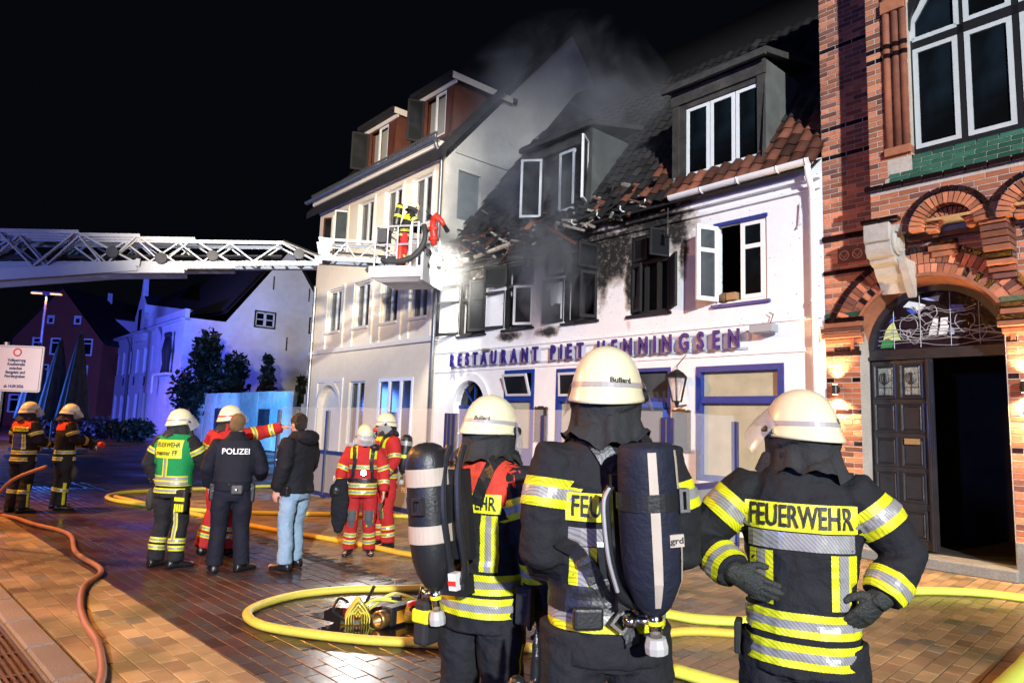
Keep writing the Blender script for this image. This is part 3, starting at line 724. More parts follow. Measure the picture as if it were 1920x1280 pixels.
CURT = mat('pale_curtain', (.30, .29, .26), .8, bump=(12, .6))
BRC = mat('brown_curtain', (.10, .05, .035), .8, bump=(12, .6))
def casement2(a, b, z0, z1, par, y=.10, left='closed'):
    m = (a + b) / 2; fr = MB(); frame(fr, a, b, z0, z1, y - .03, y + .05, .05); fr.box(m - .04, m + .04, y - .035, y + .045, z0 + .05, z1 - .05)
    o = fr.obj('window', WGREY, par)
    for x0, x1 in ((a + .05, m - .04), (m + .04, b - .05)):
        p = MB(); p.box(x0, x1, y + .005, y + .015, z0 + .05, z1 - .05); p.obj('pane', GLASSC, o)
        c_ = MB(); k_ = 0; xw = x1 - x0; c_.loft([[(x0 + xw * j / 10, y + .075 + .012 * math.sin(j * 1.9 + z0), z) for j in range(11)] for z in (z0, z1)], closed=False); c_.obj('curtain', CURT if x0 < m - .1 else BRC, par)
    return o
for i, (a, b) in enumerate(F2):
    if i == 0:
        sash(X(a) + .03, X(a) + .5, 7.26, 8.58, .05, .06, BRB, GLASSR, crm, None, .05, 'l', 150, 'open_sash'); sash(X(b) - .5, X(b) - .03, 7.26, 8.58, .05, .06, WGREY, PANEG, crm, None, .05, 'r', 60, 'open_sash')
        fr = MB(); frame(fr, X(a), X(b), 7.22, 8.62, .07, .15, .05); fr.obj('window', WGREY, crm)
    else: casement2(X(a), X(b), 7.22, 8.62, crm)
for a, b in F1: casement2(X(a), X(b), 4.54, 5.93, crm)
for i, (a, b) in enumerate(F1):
    t = MB(); t.box(X(a) - .22, X(a) - .05, -.05, 0, 3.97, 6.08); t.box(X(b) + .05, X(b) + .22, -.05, 0, 3.97, 6.08); t.box(X(a) - .05, X(b) + .05, -.05, 0, 5.98, 6.08); t.box(X(a) - .05, X(b) + .05, -.09, .05, 4.46, 4.53)
    t.obj('window_surround', CREAMT, crm)
for i, (a, b) in enumerate(F2):
    t = MB(); frame(t, X(a) - .1, X(b) + .1, 7.12, 8.72, -.035, 0, .09); t.obj('window_surround', CREAMT, crm)
t = MB(); t.box(X(-17.85), 0, -.09, 0, 3.82, 3.93); t.box(X(-17.85), 0, -.045, 0, 3.93, 3.97); t.obj('string_course', CREAMT, crm)
t = MB(); t.box(X(-17.9), .02, -.16, 0, 9.0, 9.12); t.box(X(-17.9), .02, -.30, 0, 9.12, 9.30); t.box(X(-17.85), 0, -.06, 0, 8.86, 9.0); t.obj('cornice', CREAMT, crm)
nb = MB(); P = 20
for i in range(P):
    a0, a1 = math.pi * i / P, math.pi * (i + 1) / P
    nb.add([(nc, .19, 2.0), (nc + .75 * math.cos(a1), .19, 2 + .75 * math.sin(a1)), (nc + .75 * math.cos(a0), .19, 2 + .75 * math.sin(a0))], ((0, 1, 2),))
nb.quad((NI[0], .19, 0), (NI[1], .19, 0), (NI[1], .19, 2), (NI[0], .19, 2)); nb.obj('niche_back', CREAMT, crm)
nb = MB(); frame(nb, NI[0] - .22, NI[1] + .22, 0, 2.98, -.04, 0, .14); arch_ring(nb, nc, 2.0, .752, .88, -.05, 0); nb.obj('niche_surround', CREAMT, crm)
o = casement2(X(-14.95), X(-13.95), .9, 2.84, crm)
fr = MB(); a, b = X(-13.12), X(-11.25); frame(fr, a, b, .75, 2.88, -.02, .06, .09)
for q in (1, 2): fr.box(a + (b - a) * q / 3 - .05, a + (b - a) * q / 3 + .05, -.02, .06, .84, 2.79)
so = fr.obj('shop_window', WHITEP, crm)
for q in range(3):
    p = MB(); p.box(a + (b - a) * q / 3 + .05, a + (b - a) * (q + 1) / 3 - .05, .03, .045, .84, 2.79); p.obj('pane', mat('blue_reflecting_glass', (.03, .04, .07), .08, var=(1, .4)), so)
zc = lambda y: 9.5 + 1.18 * y
rf = MB()
rf.add([(X(-18.1), -.42, zc(-.42) - .1), (.38, -.42, zc(-.42) - .1), (.38, 4.8, zc(4.8)), (X(-18.1), 4.8, zc(4.8)), (X(-18.1), -.42, zc(-.42) - .32), (.38, -.42, zc(-.42) - .32), (.38, 4.8, zc(4.8) - .3), (X(-18.1), 4.8, zc(4.8) - .3),
        (.38, 10.0, zc(-.42)), (X(-18.1), 10.0, zc(-.42)), (.38, 10.0, zc(-.42) - .3), (X(-18.1), 10.0, zc(-.42) - .3)],
       ((0, 1, 2, 3), (4, 7, 6, 5), (0, 4, 5, 1), (1, 5, 6, 2), (0, 3, 7, 4), (3, 2, 8, 9), (7, 11, 10, 6), (2, 6, 10, 8), (3, 9, 11, 7)))
rf.obj('roof', SLATE, crm)
gm = MB(); gutter(gm, X(-18.1), .2, -.44, 9.28, .09); gm.obj('gutter', ZINC, crm, fix=True)
gm = MB()
for i in range(64): gm.box(X(-17.9) + i * .122, X(-17.9) + i * .122 + .03, -.36, -.33, 9.30, 9.50)
gm.box(X(-17.95), .0, -.365, -.325, 9.48, 9.52); gm.obj('snow_guard', ZINC, crm)
dp = MB(); dp.tube([(.10, -.44, 9.22), (.10, -.42, 9.1), (.02, -.16, 8.85), (-.02, -.12, 8.6), (-.02, -.12, 4), (-.02, -.12, 0)], .055, 10); dp.obj('downpipe', ZINC, crm, smooth=True)
dp = MB(); dp.tube([(X(-17.7), -.08, 6.2), (X(-17.7), -.08, 0)], .05, 8); dp.obj('downpipe', ZINC, crm)
st = MB(); rr = random.Random(2); z = 0
while z < 6.2:
    h = rr.uniform(.16, .34); l = .18 + max(0, (3.6 - z)) * .16 + rr.uniform(-.14, .16)
    st.box(X(-17.852) - l, X(-17.852), .05, .55, z, z + h - .01); z += h
st.obj('broken_wall_edge', mat('broken_masonry', (.42, .38, .34), .9, var=[(3, .35), (20, .3)], bump=(12, 1)), crm)
def cdormer(ua, ub, wa, wb):
    y = .2; x0, x1 = X(ua), X(ub); zb, zt = 9.55, 11.2
    d = MB(); wall(d, x0, x1, zb, zt, [(X(wa), X(wb), 9.75, 11.08)], y, .1)
    for x, sg in ((x0, -1), (x1, 1)):
        p = [(x, y, zb), (x, y, zt), (x, (zt - 9.5) / 1.18 + .3, zt), (x, .05, zb)]; d.add(p, ((0, 1, 2, 3) if sg > 0 else (3, 2, 1, 0),))
    d.obj('dormer', BRB, crm)
    d = MB(); d.box(x0 - .2, x1 + .2, y - .26, 2.4, zt, zt + .14); d.obj('dormer_roof', SLATE, crm)
    d = MB(); d.box(x1 + .19, x1 + .215, y - .2, 2.2, zt - .06, zt + .13); d.box(x0 - .15, x1 + .15, y - .04, y - .002, 11.08, 11.2); d.obj('fascia', CREAMT, crm)
    m = (X(wa) + X(wb)) / 2
    sash(X(wa) + .02, m - .02, 9.78, 11.05, .06, y - .03, CHAR, GLASSR, crm, None, .05, 'l', 112, 'open_sash'); sash(m, X(wb), 9.75, 11.06, .06, y + .04, WHITEP, None, crm, None, .05, None, 0, 'dormer_window')
    p = MB(); p.box(X(wa) + .03, X(wb) - .03, y + .2, y + .22, 9.75, 11.05); p.obj('curtain', CURT, crm)
cdormer(-15.15, -13.3, -14.95, -13.75); cdormer(-11.95, -10.25, -11.68, -10.6)
# ------------------------------------------------------------------ brick house with the arched portal
BRK = mat('red_brick', (.34, .115, .057), .75, rand=.5, attr=.5, var=[(9, .25), (.9, .35)], bump=(60, .4))
BRK2 = mat('orange_brick', (.40, .145, .068), .7, rand=.25, attr=.25, var=(9, .2), bump=(60, .4))
BRK3 = mat('brown_brick', (.17, .065, .045), .6, rand=.35, attr=.35, var=(9, .25), bump=(60, .4))
GLZ = mat('black_glazed_brick', (.020, .009, .010), .12, rand=.4, attr=.4, var=(9, .3), coat=.5, bump=(20, .2))
GLZG = mat('green_glazed_brick', (.032, .10, .067), .14, rand=.25, attr=.25, var=(6, .3), coat=.5, bump=(14, .25))
MORT = mat('mortar', (.42, .37, .31), .9, var=[(30, .2), (2, .2)], bump=(60, .6))
STONE = mat('pale_sandstone', (.36, .345, .31), .7, var=[(5, .2), (30, .1)], bump=(30, .4))
PLINTH = mat('grey_granite', (.20, .205, .20), .6, var=[(60, .3), (4, .2)], bump=(50, .3))
bk = empty('brick_house', A0, ROT, 'ornate red brick house with an arched portal at the right', 'house')
bm_ = [BRK, BRK2, BRK3, GLZ, GLZG]
DC = (1.44, 2.95)                           # portal arch centre (u, z)
base = MB(); AH = lambda x: DC[1] + math.sqrt(max(.97 ** 2 - (x - DC[0]) ** 2, 0)) if abs(x - DC[0]) < .97 else DC[1]
wall(base, .06, 4.6, 0, 10.5, [(.56, 2.32, 0, AH)], 0, .34, cuts=[.06 + .2 * i for i in range(23)])
base.quad((.06, 8, 0), (.06, 0, 0), (.06, 0, 10.5), (.06, 8, 10.5))
base.obj('wall', MORT, bk)
it = []
def course_fill(it, z0, z1, spans, off, pick, ch_=.077, bl=.25, j=.012):
    r = 0; z = z0
    while z + ch_ * .6 < z1:
        for xa, xb in spans(z + ch_ / 2):
            x = xa - (bl / 2 if r % 2 else 0)
            while x < xb - .02:
                a, b = max(x, xa), min(x + bl, xb)
                if b - a > .04: it.append(((a + b) / 2, z + ch_ / 2, -off + .007 + random.uniform(-.0015, .0015), b - a - j, ch_ - j, pick((a + b) / 2, z, r)))
                x += bl
        z += ch_; r += 1
RO = 1.36
def outside(x0, x1):
    def f(z):
        if z < DC[1]: return [(x0, .56), (2.33, x1)]
        rr_ = RO if z < DC[1] + RO else 0
        h = math.sqrt(max(rr_ ** 2 - (z - DC[1] + .02) ** 2, 0))
        s = []
        if DC[0] - h > x0 + .05: s.append((x0, DC[0] - h))
        if DC[0] + h < x1 - .05: s.append((DC[0] + h, x1))
        return s if h else [(x0, x1)]
    return f
def pk(x, z, r):
    if z < 3.1 and r % 6 == 5: return 3 if (x > .38 and x < 1) or random.random() < .35 else 2
    return random.choices((0, 1, 2), (7, 3, 2))[0]
course_fill(it, .0 + .077 * 3, 3.05, lambda z: [(.06, .56)] + ([(2.33, 3.6)] if z > .48 else []), 0, pk)
course_fill(it, 3.05, 4.45, outside(.06, 4.4), 0, pk)
course_fill(it, 4.45, 8.9, lambda z: [(.06, .98)], 0, lambda x, z, r: 3 if abs(z - 5.9) < .05 or abs(z - 6.4) < .045 or abs(z - 7.7) < .045 else random.choices((0, 1, 2), (6, 1, 4))[0])
# bay front
BO = -.5
ARC = [(1.88, 4.42), (2.86, 4.42)]
def bay_sp(z):
    s = [(.95, 4.4)]
    if z < 5.05:
        for cx, cz in ARC:
            if z > cz:
                h = math.sqrt(max(.47 ** 2 - (z - cz) ** 2, 0))
                if h: s = [q for a, b in s for q in ([(a, min(b, cx - h))] if a < cx - h else []) + ([(max(a, cx + h), b)] if b > cx + h else [])]
    elif z > 5.16: s = [(.95, 1.20)] if z < 5.5 else [(.95, 1.50)]
    else: s = []
    return s
course_fill(it, 4.56, 9.0, bay_sp, BO, lambda x, z, r: 3 if abs(z - 6.98) < .04 or abs(z - 7.12) < .04 else random.choices((0, 1, 2), (6, 6, 3 if z < 5.1 else 1))[0])
blocks('brick', it, bk, bm_, (1, 0, 0), (0, 0, 1), (0, -1, 0), .05, .004, 300, kindname='bricks')
bay = MB()
def bb(x): 
    for cx, cz in ARC:
        if abs(x - cx) < .46: return cz + math.sqrt(.46 ** 2 - (x - cx) ** 2)
    return 4.56
cts = [cx - .46 + .92 * i / 16 for cx, _ in ARC for i in range(17)]
wall(bay, .955, 4.6, 4.56, 5.13, [], BO, .1, cuts=cts, zb=bb)
wall(bay, .955, 1.5, 5.13, 10.5, [], BO, .1)
for i in range(60):
    xa = .955 + (4.6 - .955) * i / 60; xb = xa + 3.645 / 60; bay.quad((xa, BO, bb(xa)), (xb, BO, bb(xb)), (xb, 0, bb(xb)), (xa, 0, bb(xa)))
bay.quad((.955, 0, 4.56), (.955, BO, 4.56), (.955, BO, 10.5), (.955, 0, 10.5)); bay.quad((.955, 0, 4.56), (4.6, 0, 4.56), (4.6, BO, 4.56), (.955, BO, 4.56))
bay.quad((1.5, BO, 5.5), (1.5, -.2, 5.5), (1.5, -.2, 10.5), (1.5, BO, 10.5)); bay.obj('bay', MORT, bk)
# rings of voussoirs: each stone a part
def voussoirs(name, cx, cz, r0, r1, a0, a1, n, y0, y1, mats_, pick, skip=None, gap=.012, dr=.004):
    for i in range(n):
        a, b = R(a0 + (a1 - a0) * i / n), R(a0 + (a1 - a0) * (i + 1) / n); g = gap / (r0 + r1)
        if skip and skip((a + b) / 2): continue
        P = lambda r, t, y: (cx + r * math.cos(t), y, cz + r * math.sin(t)); m_ = MB(); yy = y0 + random.uniform(-.003, .003)
        q = [P(r0 + dr, a + g, yy), P(r1 - dr, a + g, yy), P(r1 - dr, b - g, yy), P(r0 + dr, b - g, yy), P(r0 + dr, a + g, y1), P(r1 - dr, a + g, y1), P(r1 - dr, b - g, y1), P(r0 + dr, b - g, y1)]
        m_.add(q, ((0, 1, 2, 3), (0, 4, 5, 1), (1, 5, 6, 2), (2, 6, 7, 3), (3, 7, 4, 0)))
        o = m_.obj(name, mats_[pick(i)], bk); at_ = o.data.attributes.new('rnd', 'FLOAT', 'FACE'); at_.data.foreach_set('value', [random.random()] * 5)
voussoirs('voussoir', *DC, 1.13, 1.295, 8, 172, 44, -.03, .05, bm_, lambda i: random.choices((0, 1, 2), (6, 4, 2))[0])
voussoirs('voussoir', *DC, .985, 1.13, 4, 176, 40, -.012, .05, bm_, lambda i: 3 if (8 < i < 15 or 25 < i < 32) and i % 2 else random.choices((0, 1), (4, 4))[0])
voussoirs('voussoir', *DC, 1.295, 1.375, 14, 166, 27, -.055, .05, bm_, lambda i: 3)
rl = MB(); arch_ring(rl, *DC, .955, 1.0, -.045, .02, n=32); rl.obj('arch_roll', BRK2, bk)
sf = MB(); n = 32                                # splayed soffit of the portal
for i in range(n):
    a, b = math.pi * i / n, math.pi * (i + 1) / n
    P = lambda r, t, y: (DC[0] + r * math.cos(t), y, DC[1] + r * math.sin(t))
    sf.quad(P(.965, a, -.04), P(.965, b, -.04), P(.88, b, .33), P(.88, a, .33))
sf.obj('portal_soffit', BRK2, bk, fix=True)
for cx, cz in ARC:
    voussoirs('voussoir', cx, cz, .30, .45, 0, 180, 19, BO - .03, BO + .12, bm_, lambda i: random.choices((0, 1), (2, 5))[0]); voussoirs('voussoir', cx, cz, .46, .525, 0, 180, 15, BO - .055, BO + .05, bm_, lambda i: 3)
    voussoirs('voussoir', cx, cz, .17, .30, 0, 180, 15, BO + .14, BO + .3, bm_, lambda i: random.choices((0, 1, 2), (4, 5, 2))[0])
# corbel steps between the blind arches and under the imposts
st = []
def steps(u0, u1, zs, offs, mi_):
    for i, (z, o, m_) in enumerate(zip(zs, offs, mi_)):
        q = MB(); q.box(u0 - (.0 if o > -.1 else .03), u1, o, .02, z, z + .070); q.obj('corbel_brick', bm_[m_], bk, bev=.008)
steps(2.24, 2.50, [4.46, 4.38, 4.30, 4.22, 4.14, 4.06, 3.98, 3.90, 3.82, 3.74], [-.49, -.46, -.42, -.40, -.36, -.33, -.25, -.20, -.12, -.08], [3, 1, 2, 0, 2, 1, 3, 1, 0, 2])
steps(1.55, 1.86, [4.14, 4.22, 4.30], [-.06, -.10, -.05], [1, 1, 3]); steps(1.3, 2.24, [4.40], [-.10], [0])
steps(2.30, 2.62, [3.04, 3.12, 3.20, 3.28, 3.36, 3.44], [-.05, -.12, -.12, -.08, -.10, -.05], [1, 1, 3, 1, 3, 4])
steps(.07, .62, [3.04, 3.12, 3.20, 3.28, 3.36, 3.44], [-.03, -.10, -.12, -.08, -.05, -.03], [1, 1, 2, 1, 3, 4])
q = MB(); q.box(.07, .56, -.012, .04, 2.86, 2.93); q.obj('glazed_band', GLZ, bk)
# corbel stone, strings, sloping green sill
cb = MB(); prof = [(0, 4.60), (-.60, 4.60), (-.60, 4.36), (-.55, 4.33), (-.56, 4.24), (-.50, 4.15), (-.42, 4.14), (-.40, 4.08), (-.28, 4.05), (-.22, 3.94), (-.10, 3.84), (0, 3.70)]
cb.loft([[(x, o, z) for o, z in prof] for x in (.88, 1.22)]); cb.obj('corbel_stone', STONE, bk, bev=.012, fix=True)
cb = MB(); T = Matrix.Translation((1.225, -.36, 4.36)) @ Matrix.Rotation(R(90), 4, 'Y'); cb.lathe([(.19, 0), (.19, .02), (.15, .03), (.14, .045), (.10, .05), (.07, .06), (.001, .06)], 20, 0, T); cb.obj('scroll', STONE, bk, smooth=False)
cb = MB(); cb.loft([[(x, o, z) for o, z in ((0, 4.12), (-.36, 4.12), (-.30, 4.0), (0, 3.62))] for x in (1.22, 1.34)]); cb.obj('corbel_wedge', STONE, bk, bev=.012, fix=True)
x = .90
while x < 4.3:
    q = MB(); q.box(x, x + .235, BO - .075, BO + .02, 5.075, 5.145); q.obj('string_brick', GLZ, bk, bev=.012)
    x += .245
for x in (.86, 1.105):
    q = MB(); q.box(x, x + .235, -.64, -.48, 4.605, 4.66); q.obj('string_brick', GLZ, bk, bev=.01)
q = MB(); q.box(.06, .95, -.05, .01, 4.62, 4.70); q.obj('dark_string', GLZ, bk); q = MB(); q.box(.06, .8, -.03, .01, 4.1, 4.16); q.obj('dark_string', GLZ, bk)
q = MB(); q.box(.28, .68, -.025, .01, 4.26, 4.48); q.obj('relief_tile', BRK3, bk)
for cx in (.38, .57):
    q = MB(); arch_ring(q, cx, 4.37, .06, .075, -.035, -.02, 0, 2 * math.pi, 14); q.bar((cx - .05, -.03, 4.40), (cx, -.03, 4.33), .012, .01); q.bar((cx + .05, -.03, 4.40), (cx, -.03, 4.33), .012, .01); q.obj('relief_rosette', mat('pink_tile', (.45, .25, .22), .6), bk)
gi = []; sv = Vector((0, .15, .37)).normalized(); L_ = .40
for r_ in range(5):
    x = 1.22 + .06 * r_ * .0 - (.12 if r_ % 2 else 0)
    while x < 4.3:
        a, b = max(x, 1.20), min(x + .25, 4.3); gi.append(((a + b) / 2, (r_ + .5) * L_ / 5, random.uniform(0, .002), b - a - .012, L_ / 5 - .010, 4)); x += .25
sill = empty('sill', (0, BO - .05, 5.15), 0, parent=bk)
V, F = block_vf(np.array([g[:5] for g in gi]), .04, .004, (1, 0, 0), sv, Vector((0, -.37, .15)).normalized())
for i, g in enumerate(gi):
    q = np_mesh('sill_brick', V[i * 12:(i + 1) * 12] - V[i * 12:(i + 1) * 12].mean(0), F[:9], [GLZG], rnd=[random.random()] * 9)
    o = add_obj('sill_brick', q, bk); o.location = Vector(V[i * 12:(i + 1) * 12].mean(0)) + Vector((0, BO - .05, 5.15))
bpy.data.objects.remove(sill)
q = MB(); q.quad((1.16, BO - .045, 5.13), (4.4, BO - .045, 5.13), (4.4, BO + .12, 5.54), (1.16, BO + .12, 5.54)); q.obj('sill_bed', MORT, bk)
# round shafts beside the window
for x in (1.225, 1.34, 1.44):
    q = MB(); q.tube([(x, BO - .005 + (x - 1.2) * .05, 5.62), (x, BO - .005 + (x - 1.2) * .05, 9)], .052, 12); q.obj('shaft', BRK, bk, smooth=True)
    for z in (6.95, 7.09):
        q = MB(); q.tube([(x, BO - .005 + (x - 1.2) * .05, z), (x, BO - .005 + (x - 1.2) * .05, z + .07)], .056, 12); q.obj('shaft_band', GLZ, bk)
q = MB(); q.box(1.18, 1.5, BO - .07, BO + .1, 5.52, 5.63); q.obj('shaft_base', BRK2, bk); q = MB(); q.box(1.18, 1.48, BO - .07, BO + .1, 7.62, 7.8); q.obj('shaft_capital', BRK2, bk)
# big bay window: arched, three lights
wy = BO + .10; mat('bay_sash_white', (.46, .48, .47), .4, var=(10, .08))
q = MB(); q.box(1.44, 4.4, wy, wy + .1, 5.47, 5.57); q.box(1.44, 1.52, wy, wy + .1, 5.57, 9); q.box(1.52, 4.4, wy, wy + .1, 7.02, 7.14)
for x in (2.10, 2.70, 3.30): q.box(x - .035, x + .035, wy, wy + .1, 5.57, 9)
q.obj('bay_window_frame', BLK, bk)
for i, (a, b) in enumerate(((1.525, 2.06), (2.14, 2.66), (2.74, 3.26), (3.34, 3.9))):
    sash(a, b, 5.58, 7.01, .06, wy + .02, MT['bay_sash_white'], GLASSD, bk, None, .06, None, 0, 'bay_casement')
    f = MB(); z0, z1 = 7.15, 8.1
    if i == 0:
        pts = [(a, z0), (b, z0), (b, 7.98), (b - .2, 7.86), (b - .36, 7.70), (a, 7.42)]
        for k in range(6):
            (xa, za), (xb, zb_) = pts[k], pts[(k + 1) % 6]; f.bar((xa, wy + .02, za), (xb, wy + .02, zb_), .06, .06, 0, (0, 1, 0))
        f.obj('upper_casement', MT['bay_sash_white'], bk); p = MB(); p.add([(x, wy + .03, z) for x, z in pts], ((0, 1, 2, 3, 4, 5),)); p.obj('pane', GLASSD, bk)
    else: sash(a, b, z0, z1 + .4, .06, wy + .02, MT['bay_sash_white'], GLASSD, bk, None, .06, None, 0, 'upper_casement')
q = MB()
for i in range(10):
    t0, t1 = R(180 - 9 * i), R(180 - 9 * (i + 1)); q.bar((2.66 + 1.2 * math.cos(t0), wy - .01, 7.3 + 1.0 * math.sin(t0)), (2.66 + 1.2 * math.cos(t1), wy - .01, 7.3 + 1.0 * math.sin(t1)), .10, .1, 0, (0, 1, 0))
q.obj('window_arch_frame', BLK, bk)
# small figures standing behind the panes
q = MB(); q.tube([(1.72, BO + .35, 5.72), (1.82, BO + .33, 5.95), (1.86, BO + .33, 6.15)], [.10, .12, .07], 8); q.ell((1.93, BO + .33, 6.3), (.07, .06, .09), 6)
q = q.obj('pale_bust', mat('dim_plaster_figure', (.20, .21, .19), .8), None, smooth=True); q.parent = bk
# portal woodwork
DK = mat('black_door_paint', (.018, .018, .022), .28, var=(8, .3), bump=(30, .1), coat=.3)
yd = .34
q = MB(); q.box(.50, 2.38, yd - .02, yd + .12, 2.84, 2.95); q.box(.48, 2.40, yd - .07, yd + .05, 2.80, 2.85); q.box(.50, .57, yd - .02, yd + .12, 0, 2.80); q.box(2.31, 2.38, yd - .02, yd + .12, 0, 2.80); arch_ring(q, DC[0], 2.95, .80, .895, yd - .04, yd + .1, n=28); q.obj('portal_frame', DK, bk)
lf = empty('door_leaf', (.575, yd + .02, .18), 0, parent=bk)
H_, W_ = 2.61, .83; d = MB(); d.box(0, W_, 0, .05, 0, H_); d.box(W_ - .07, W_ - .01, -.045, 0, 0, H_); d.box(W_ - .055, W_ - .025, -.06, -.045, 0, H_)
lf_o = d.obj('door_leaf', DK, bk, bev=.004); bpy.data.objects.remove(lf); lf_o.location = (.575, yd + .0, .18); lf_o.rotation_euler = (0, 0, R(-5))
zz = [.12, .62, 1.10, 1.58, 2.06]
for r_, z0 in enumerate(zz):
    h = .40 if r_ < 4 else .50; h = .42 if r_ in (1, 2, 3) else h
    for x0 in (.035, .40):
        q = MB(); w_ = .315
        rings = [[(x0 + i, y, z0 + i), (x0 + w_ - i, y, z0 + i), (x0 + w_ - i, y, z0 + h - i), (x0 + i, y, z0 + h - i)] for i, y in ((0, 0), (.0, -.022), (.018, -.030), (.035, -.012), (.05, -.022), (.06, -.004))]
        q.loft(rings, cap=False)
        if r_ < 4: q.quad(*rings[-1]); q.obj('door_panel', DK, lf_o, fix=True)
        else:
            q.obj('door_light_frame', DK, lf_o, fix=True)
            p = MB(); p.box(x0 + .055, x0 + w_ - .055, -.008, -.003, z0 + .055, z0 + h - .055); p.obj('leaded_pane', mat('textured_leaded_glass', (.16, .19, .18), .2, var=[(14, .6)], bump=(30, .6)), lf_o)
            p = MB(); cx = x0 + w_ / 2; yq = -.014
            for sgn in (-1, 1):
                for wd in (.012, .035, .062): p.tube(spline([(cx, yq, z0 + .20), (cx + sgn * wd, yq, z0 + .25), (cx + sgn * wd * 1.0, yq, z0 + .33), (cx + sgn * wd * .85, yq, z0 + .37)], 4), .0045, 5)
            p.tube([(cx, yq, z0 + .06), (cx, yq, z0 + .38)], .005, 5); p.tube([(x0 + .05, yq, z0 + .16), (x0 + w_ - .05, yq, z0 + .16)], .004, 5); p.tube([(cx - .09, yq, z0 + .06), (cx - .09, yq, z0 + .44)], .004, 5)
            p.obj('tulip_leading', mat('lead_came', (.03, .03, .035), .4, .5), lf_o)
q = MB(); q.box(.455, .66, -.05, -.03, 1.40 + .02, 1.47 + .03); q.obj('letter_slot', mat('brass_plate', (.50, .42, .22), .3, .8), lf_o)
# stained fanlight
q = MB(); n = 28
for i in range(n):
    a, b = math.pi * i / n, math.pi * (i + 1) / n; q.add([(DC[0], yd + .05, 2.95), (DC[0] + .81 * math.cos(b), yd + .05, 2.95 + .81 * math.sin(b)), (DC[0] + .81 * math.cos(a), yd + .05, 2.95 + .81 * math.sin(a))], ((0, 1, 2),))
q.obj('fanlight', mat('dark_stained_glass', (.015, .008, .012), .12, var=(5, .5), bump=(9, .2)), bk)
def gpiece(pts, col, nm):
    q = MB(); q.add([(DC[0] + x, yd + .042, 2.95 + z) for x, z in pts], (tuple(range(len(pts))),)); q.obj('glass_piece', mat(nm, col, .15, bump=(12, .2)), bk)
WG, YG, GG, LB, BB = ((.62, .66, .66), 'white_glass'), ((.55, .58, .22), 'yellow_glass'), ((.03, .22, .06), 'green_glass'), ((.35, .42, .6), 'lilac_glass'), ((.05, .09, .4), 'cobalt_glass')
for pts, g in (([(-.74, .04), (-.58, .04), (-.56, .12), (-.64, .16), (-.72, .14)], GG), ([(-.70, .16), (-.62, .17), (-.56, .13), (-.46, .14), (-.50, .25), (-.55, .42), (-.60, .38), (-.66, .30)], YG), ([(-.62, .40), (-.54, .44), (-.52, .49), (-.58, .46)], BB),
               ([(-.42, .62), (-.32, .60), (-.26, .54), (-.16, .58), (-.12, .62), (-.2, .66), (-.34, .70)], WG), ([(-.38, .58), (-.30, .50), (-.22, .52), (-.26, .60)], BB), ([(-.18, .72), (.06, .74), (.04, .66), (-.08, .68)], LB), ([(.16, .60), (.34, .58), (.36, .48), (.2, .5)], BB),
               ([(-.10, .18), (.0, .18), (.02, .30), (-.07, .31)], WG), ([(-.06, .32), (.02, .31), (.03, .41), (-.03, .42)], WG), ([(.02, .18), (.13, .19), (.16, .31), (.05, .31)], WG), ([(.05, .32), (.14, .32), (.15, .42), (.06, .42)], WG), ([(-.14, .12), (.20, .12), (.17, .16), (-.12, .165)], ((.04, .02, .02), 'hull_glass')), ([(.16, .18), (.22, .18), (.22, .26), (.18, .28)], LB)):
    gpiece(pts, *g)
cm = MB(); rr = random.Random(12); yq = yd + .036
for x in (-.55, -.2, .18, .52):
    h = math.sqrt(.8 ** 2 - x * x); cm.tube([(DC[0] + x, yq, 2.97), (DC[0] + x, yq, 2.95 + h)], .005, 4)
for k in range(15):
    z = .08 + .042 * k if k < 5 else rr.uniform(.2, .6); w_ = math.sqrt(max(.78 ** 2 - z * z, .01)); x0, x1 = (-w_, w_) if k < 5 else sorted((rr.uniform(-w_, w_), rr.uniform(-w_, w_)))
    if x1 - x0 < .2: x1 = min(x0 + .3, w_)
    cm.tube(spline([(DC[0] + x0 + (x1 - x0) * i / 6, yq, 2.95 + max(.03, z + rr.uniform(-.05, .05))) for i in range(7)], 4), .005, 4)
for cx, cz, r_ in ((-.35, .33, .12), (-.28, .20, .10), (-.40, .22, .07), (-.1, .5, .12), (.35, .35, .12), (.5, .2, .1)): cm.tube([(DC[0] + cx + r_ * math.cos(R(20 * i)), yq, 2.95 + cz + r_ * (1 + .3 * math.sin(R(60 * i))) * math.sin(R(20 * i))) for i in range(19)], .005, 4)
cm.obj('fanlight_leading', mat('grey_came', (.40, .40, .42), .4, .3), bk)
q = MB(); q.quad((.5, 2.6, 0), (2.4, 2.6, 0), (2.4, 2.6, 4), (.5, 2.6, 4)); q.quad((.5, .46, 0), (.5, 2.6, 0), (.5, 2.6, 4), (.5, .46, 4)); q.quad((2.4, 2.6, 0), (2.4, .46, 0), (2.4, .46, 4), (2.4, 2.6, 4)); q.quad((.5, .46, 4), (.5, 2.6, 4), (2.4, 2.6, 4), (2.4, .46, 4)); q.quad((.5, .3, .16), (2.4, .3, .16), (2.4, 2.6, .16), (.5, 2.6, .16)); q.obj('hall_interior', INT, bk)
q = MB(); q.box(.45, 2.36, -.14, .5, 0, .15); q.obj('threshold', PLINTH, bk, bev=.02)
q = MB(); q.box(2.325, 3.6, -.045, .05, 0, .48); q.obj('plinth', PLINTH, bk, bev=.015)
q = MB(); q.box(.065, .565, -.03, .05, 0, .23); q.obj('plinth', PLINTH, bk, bev=.015)
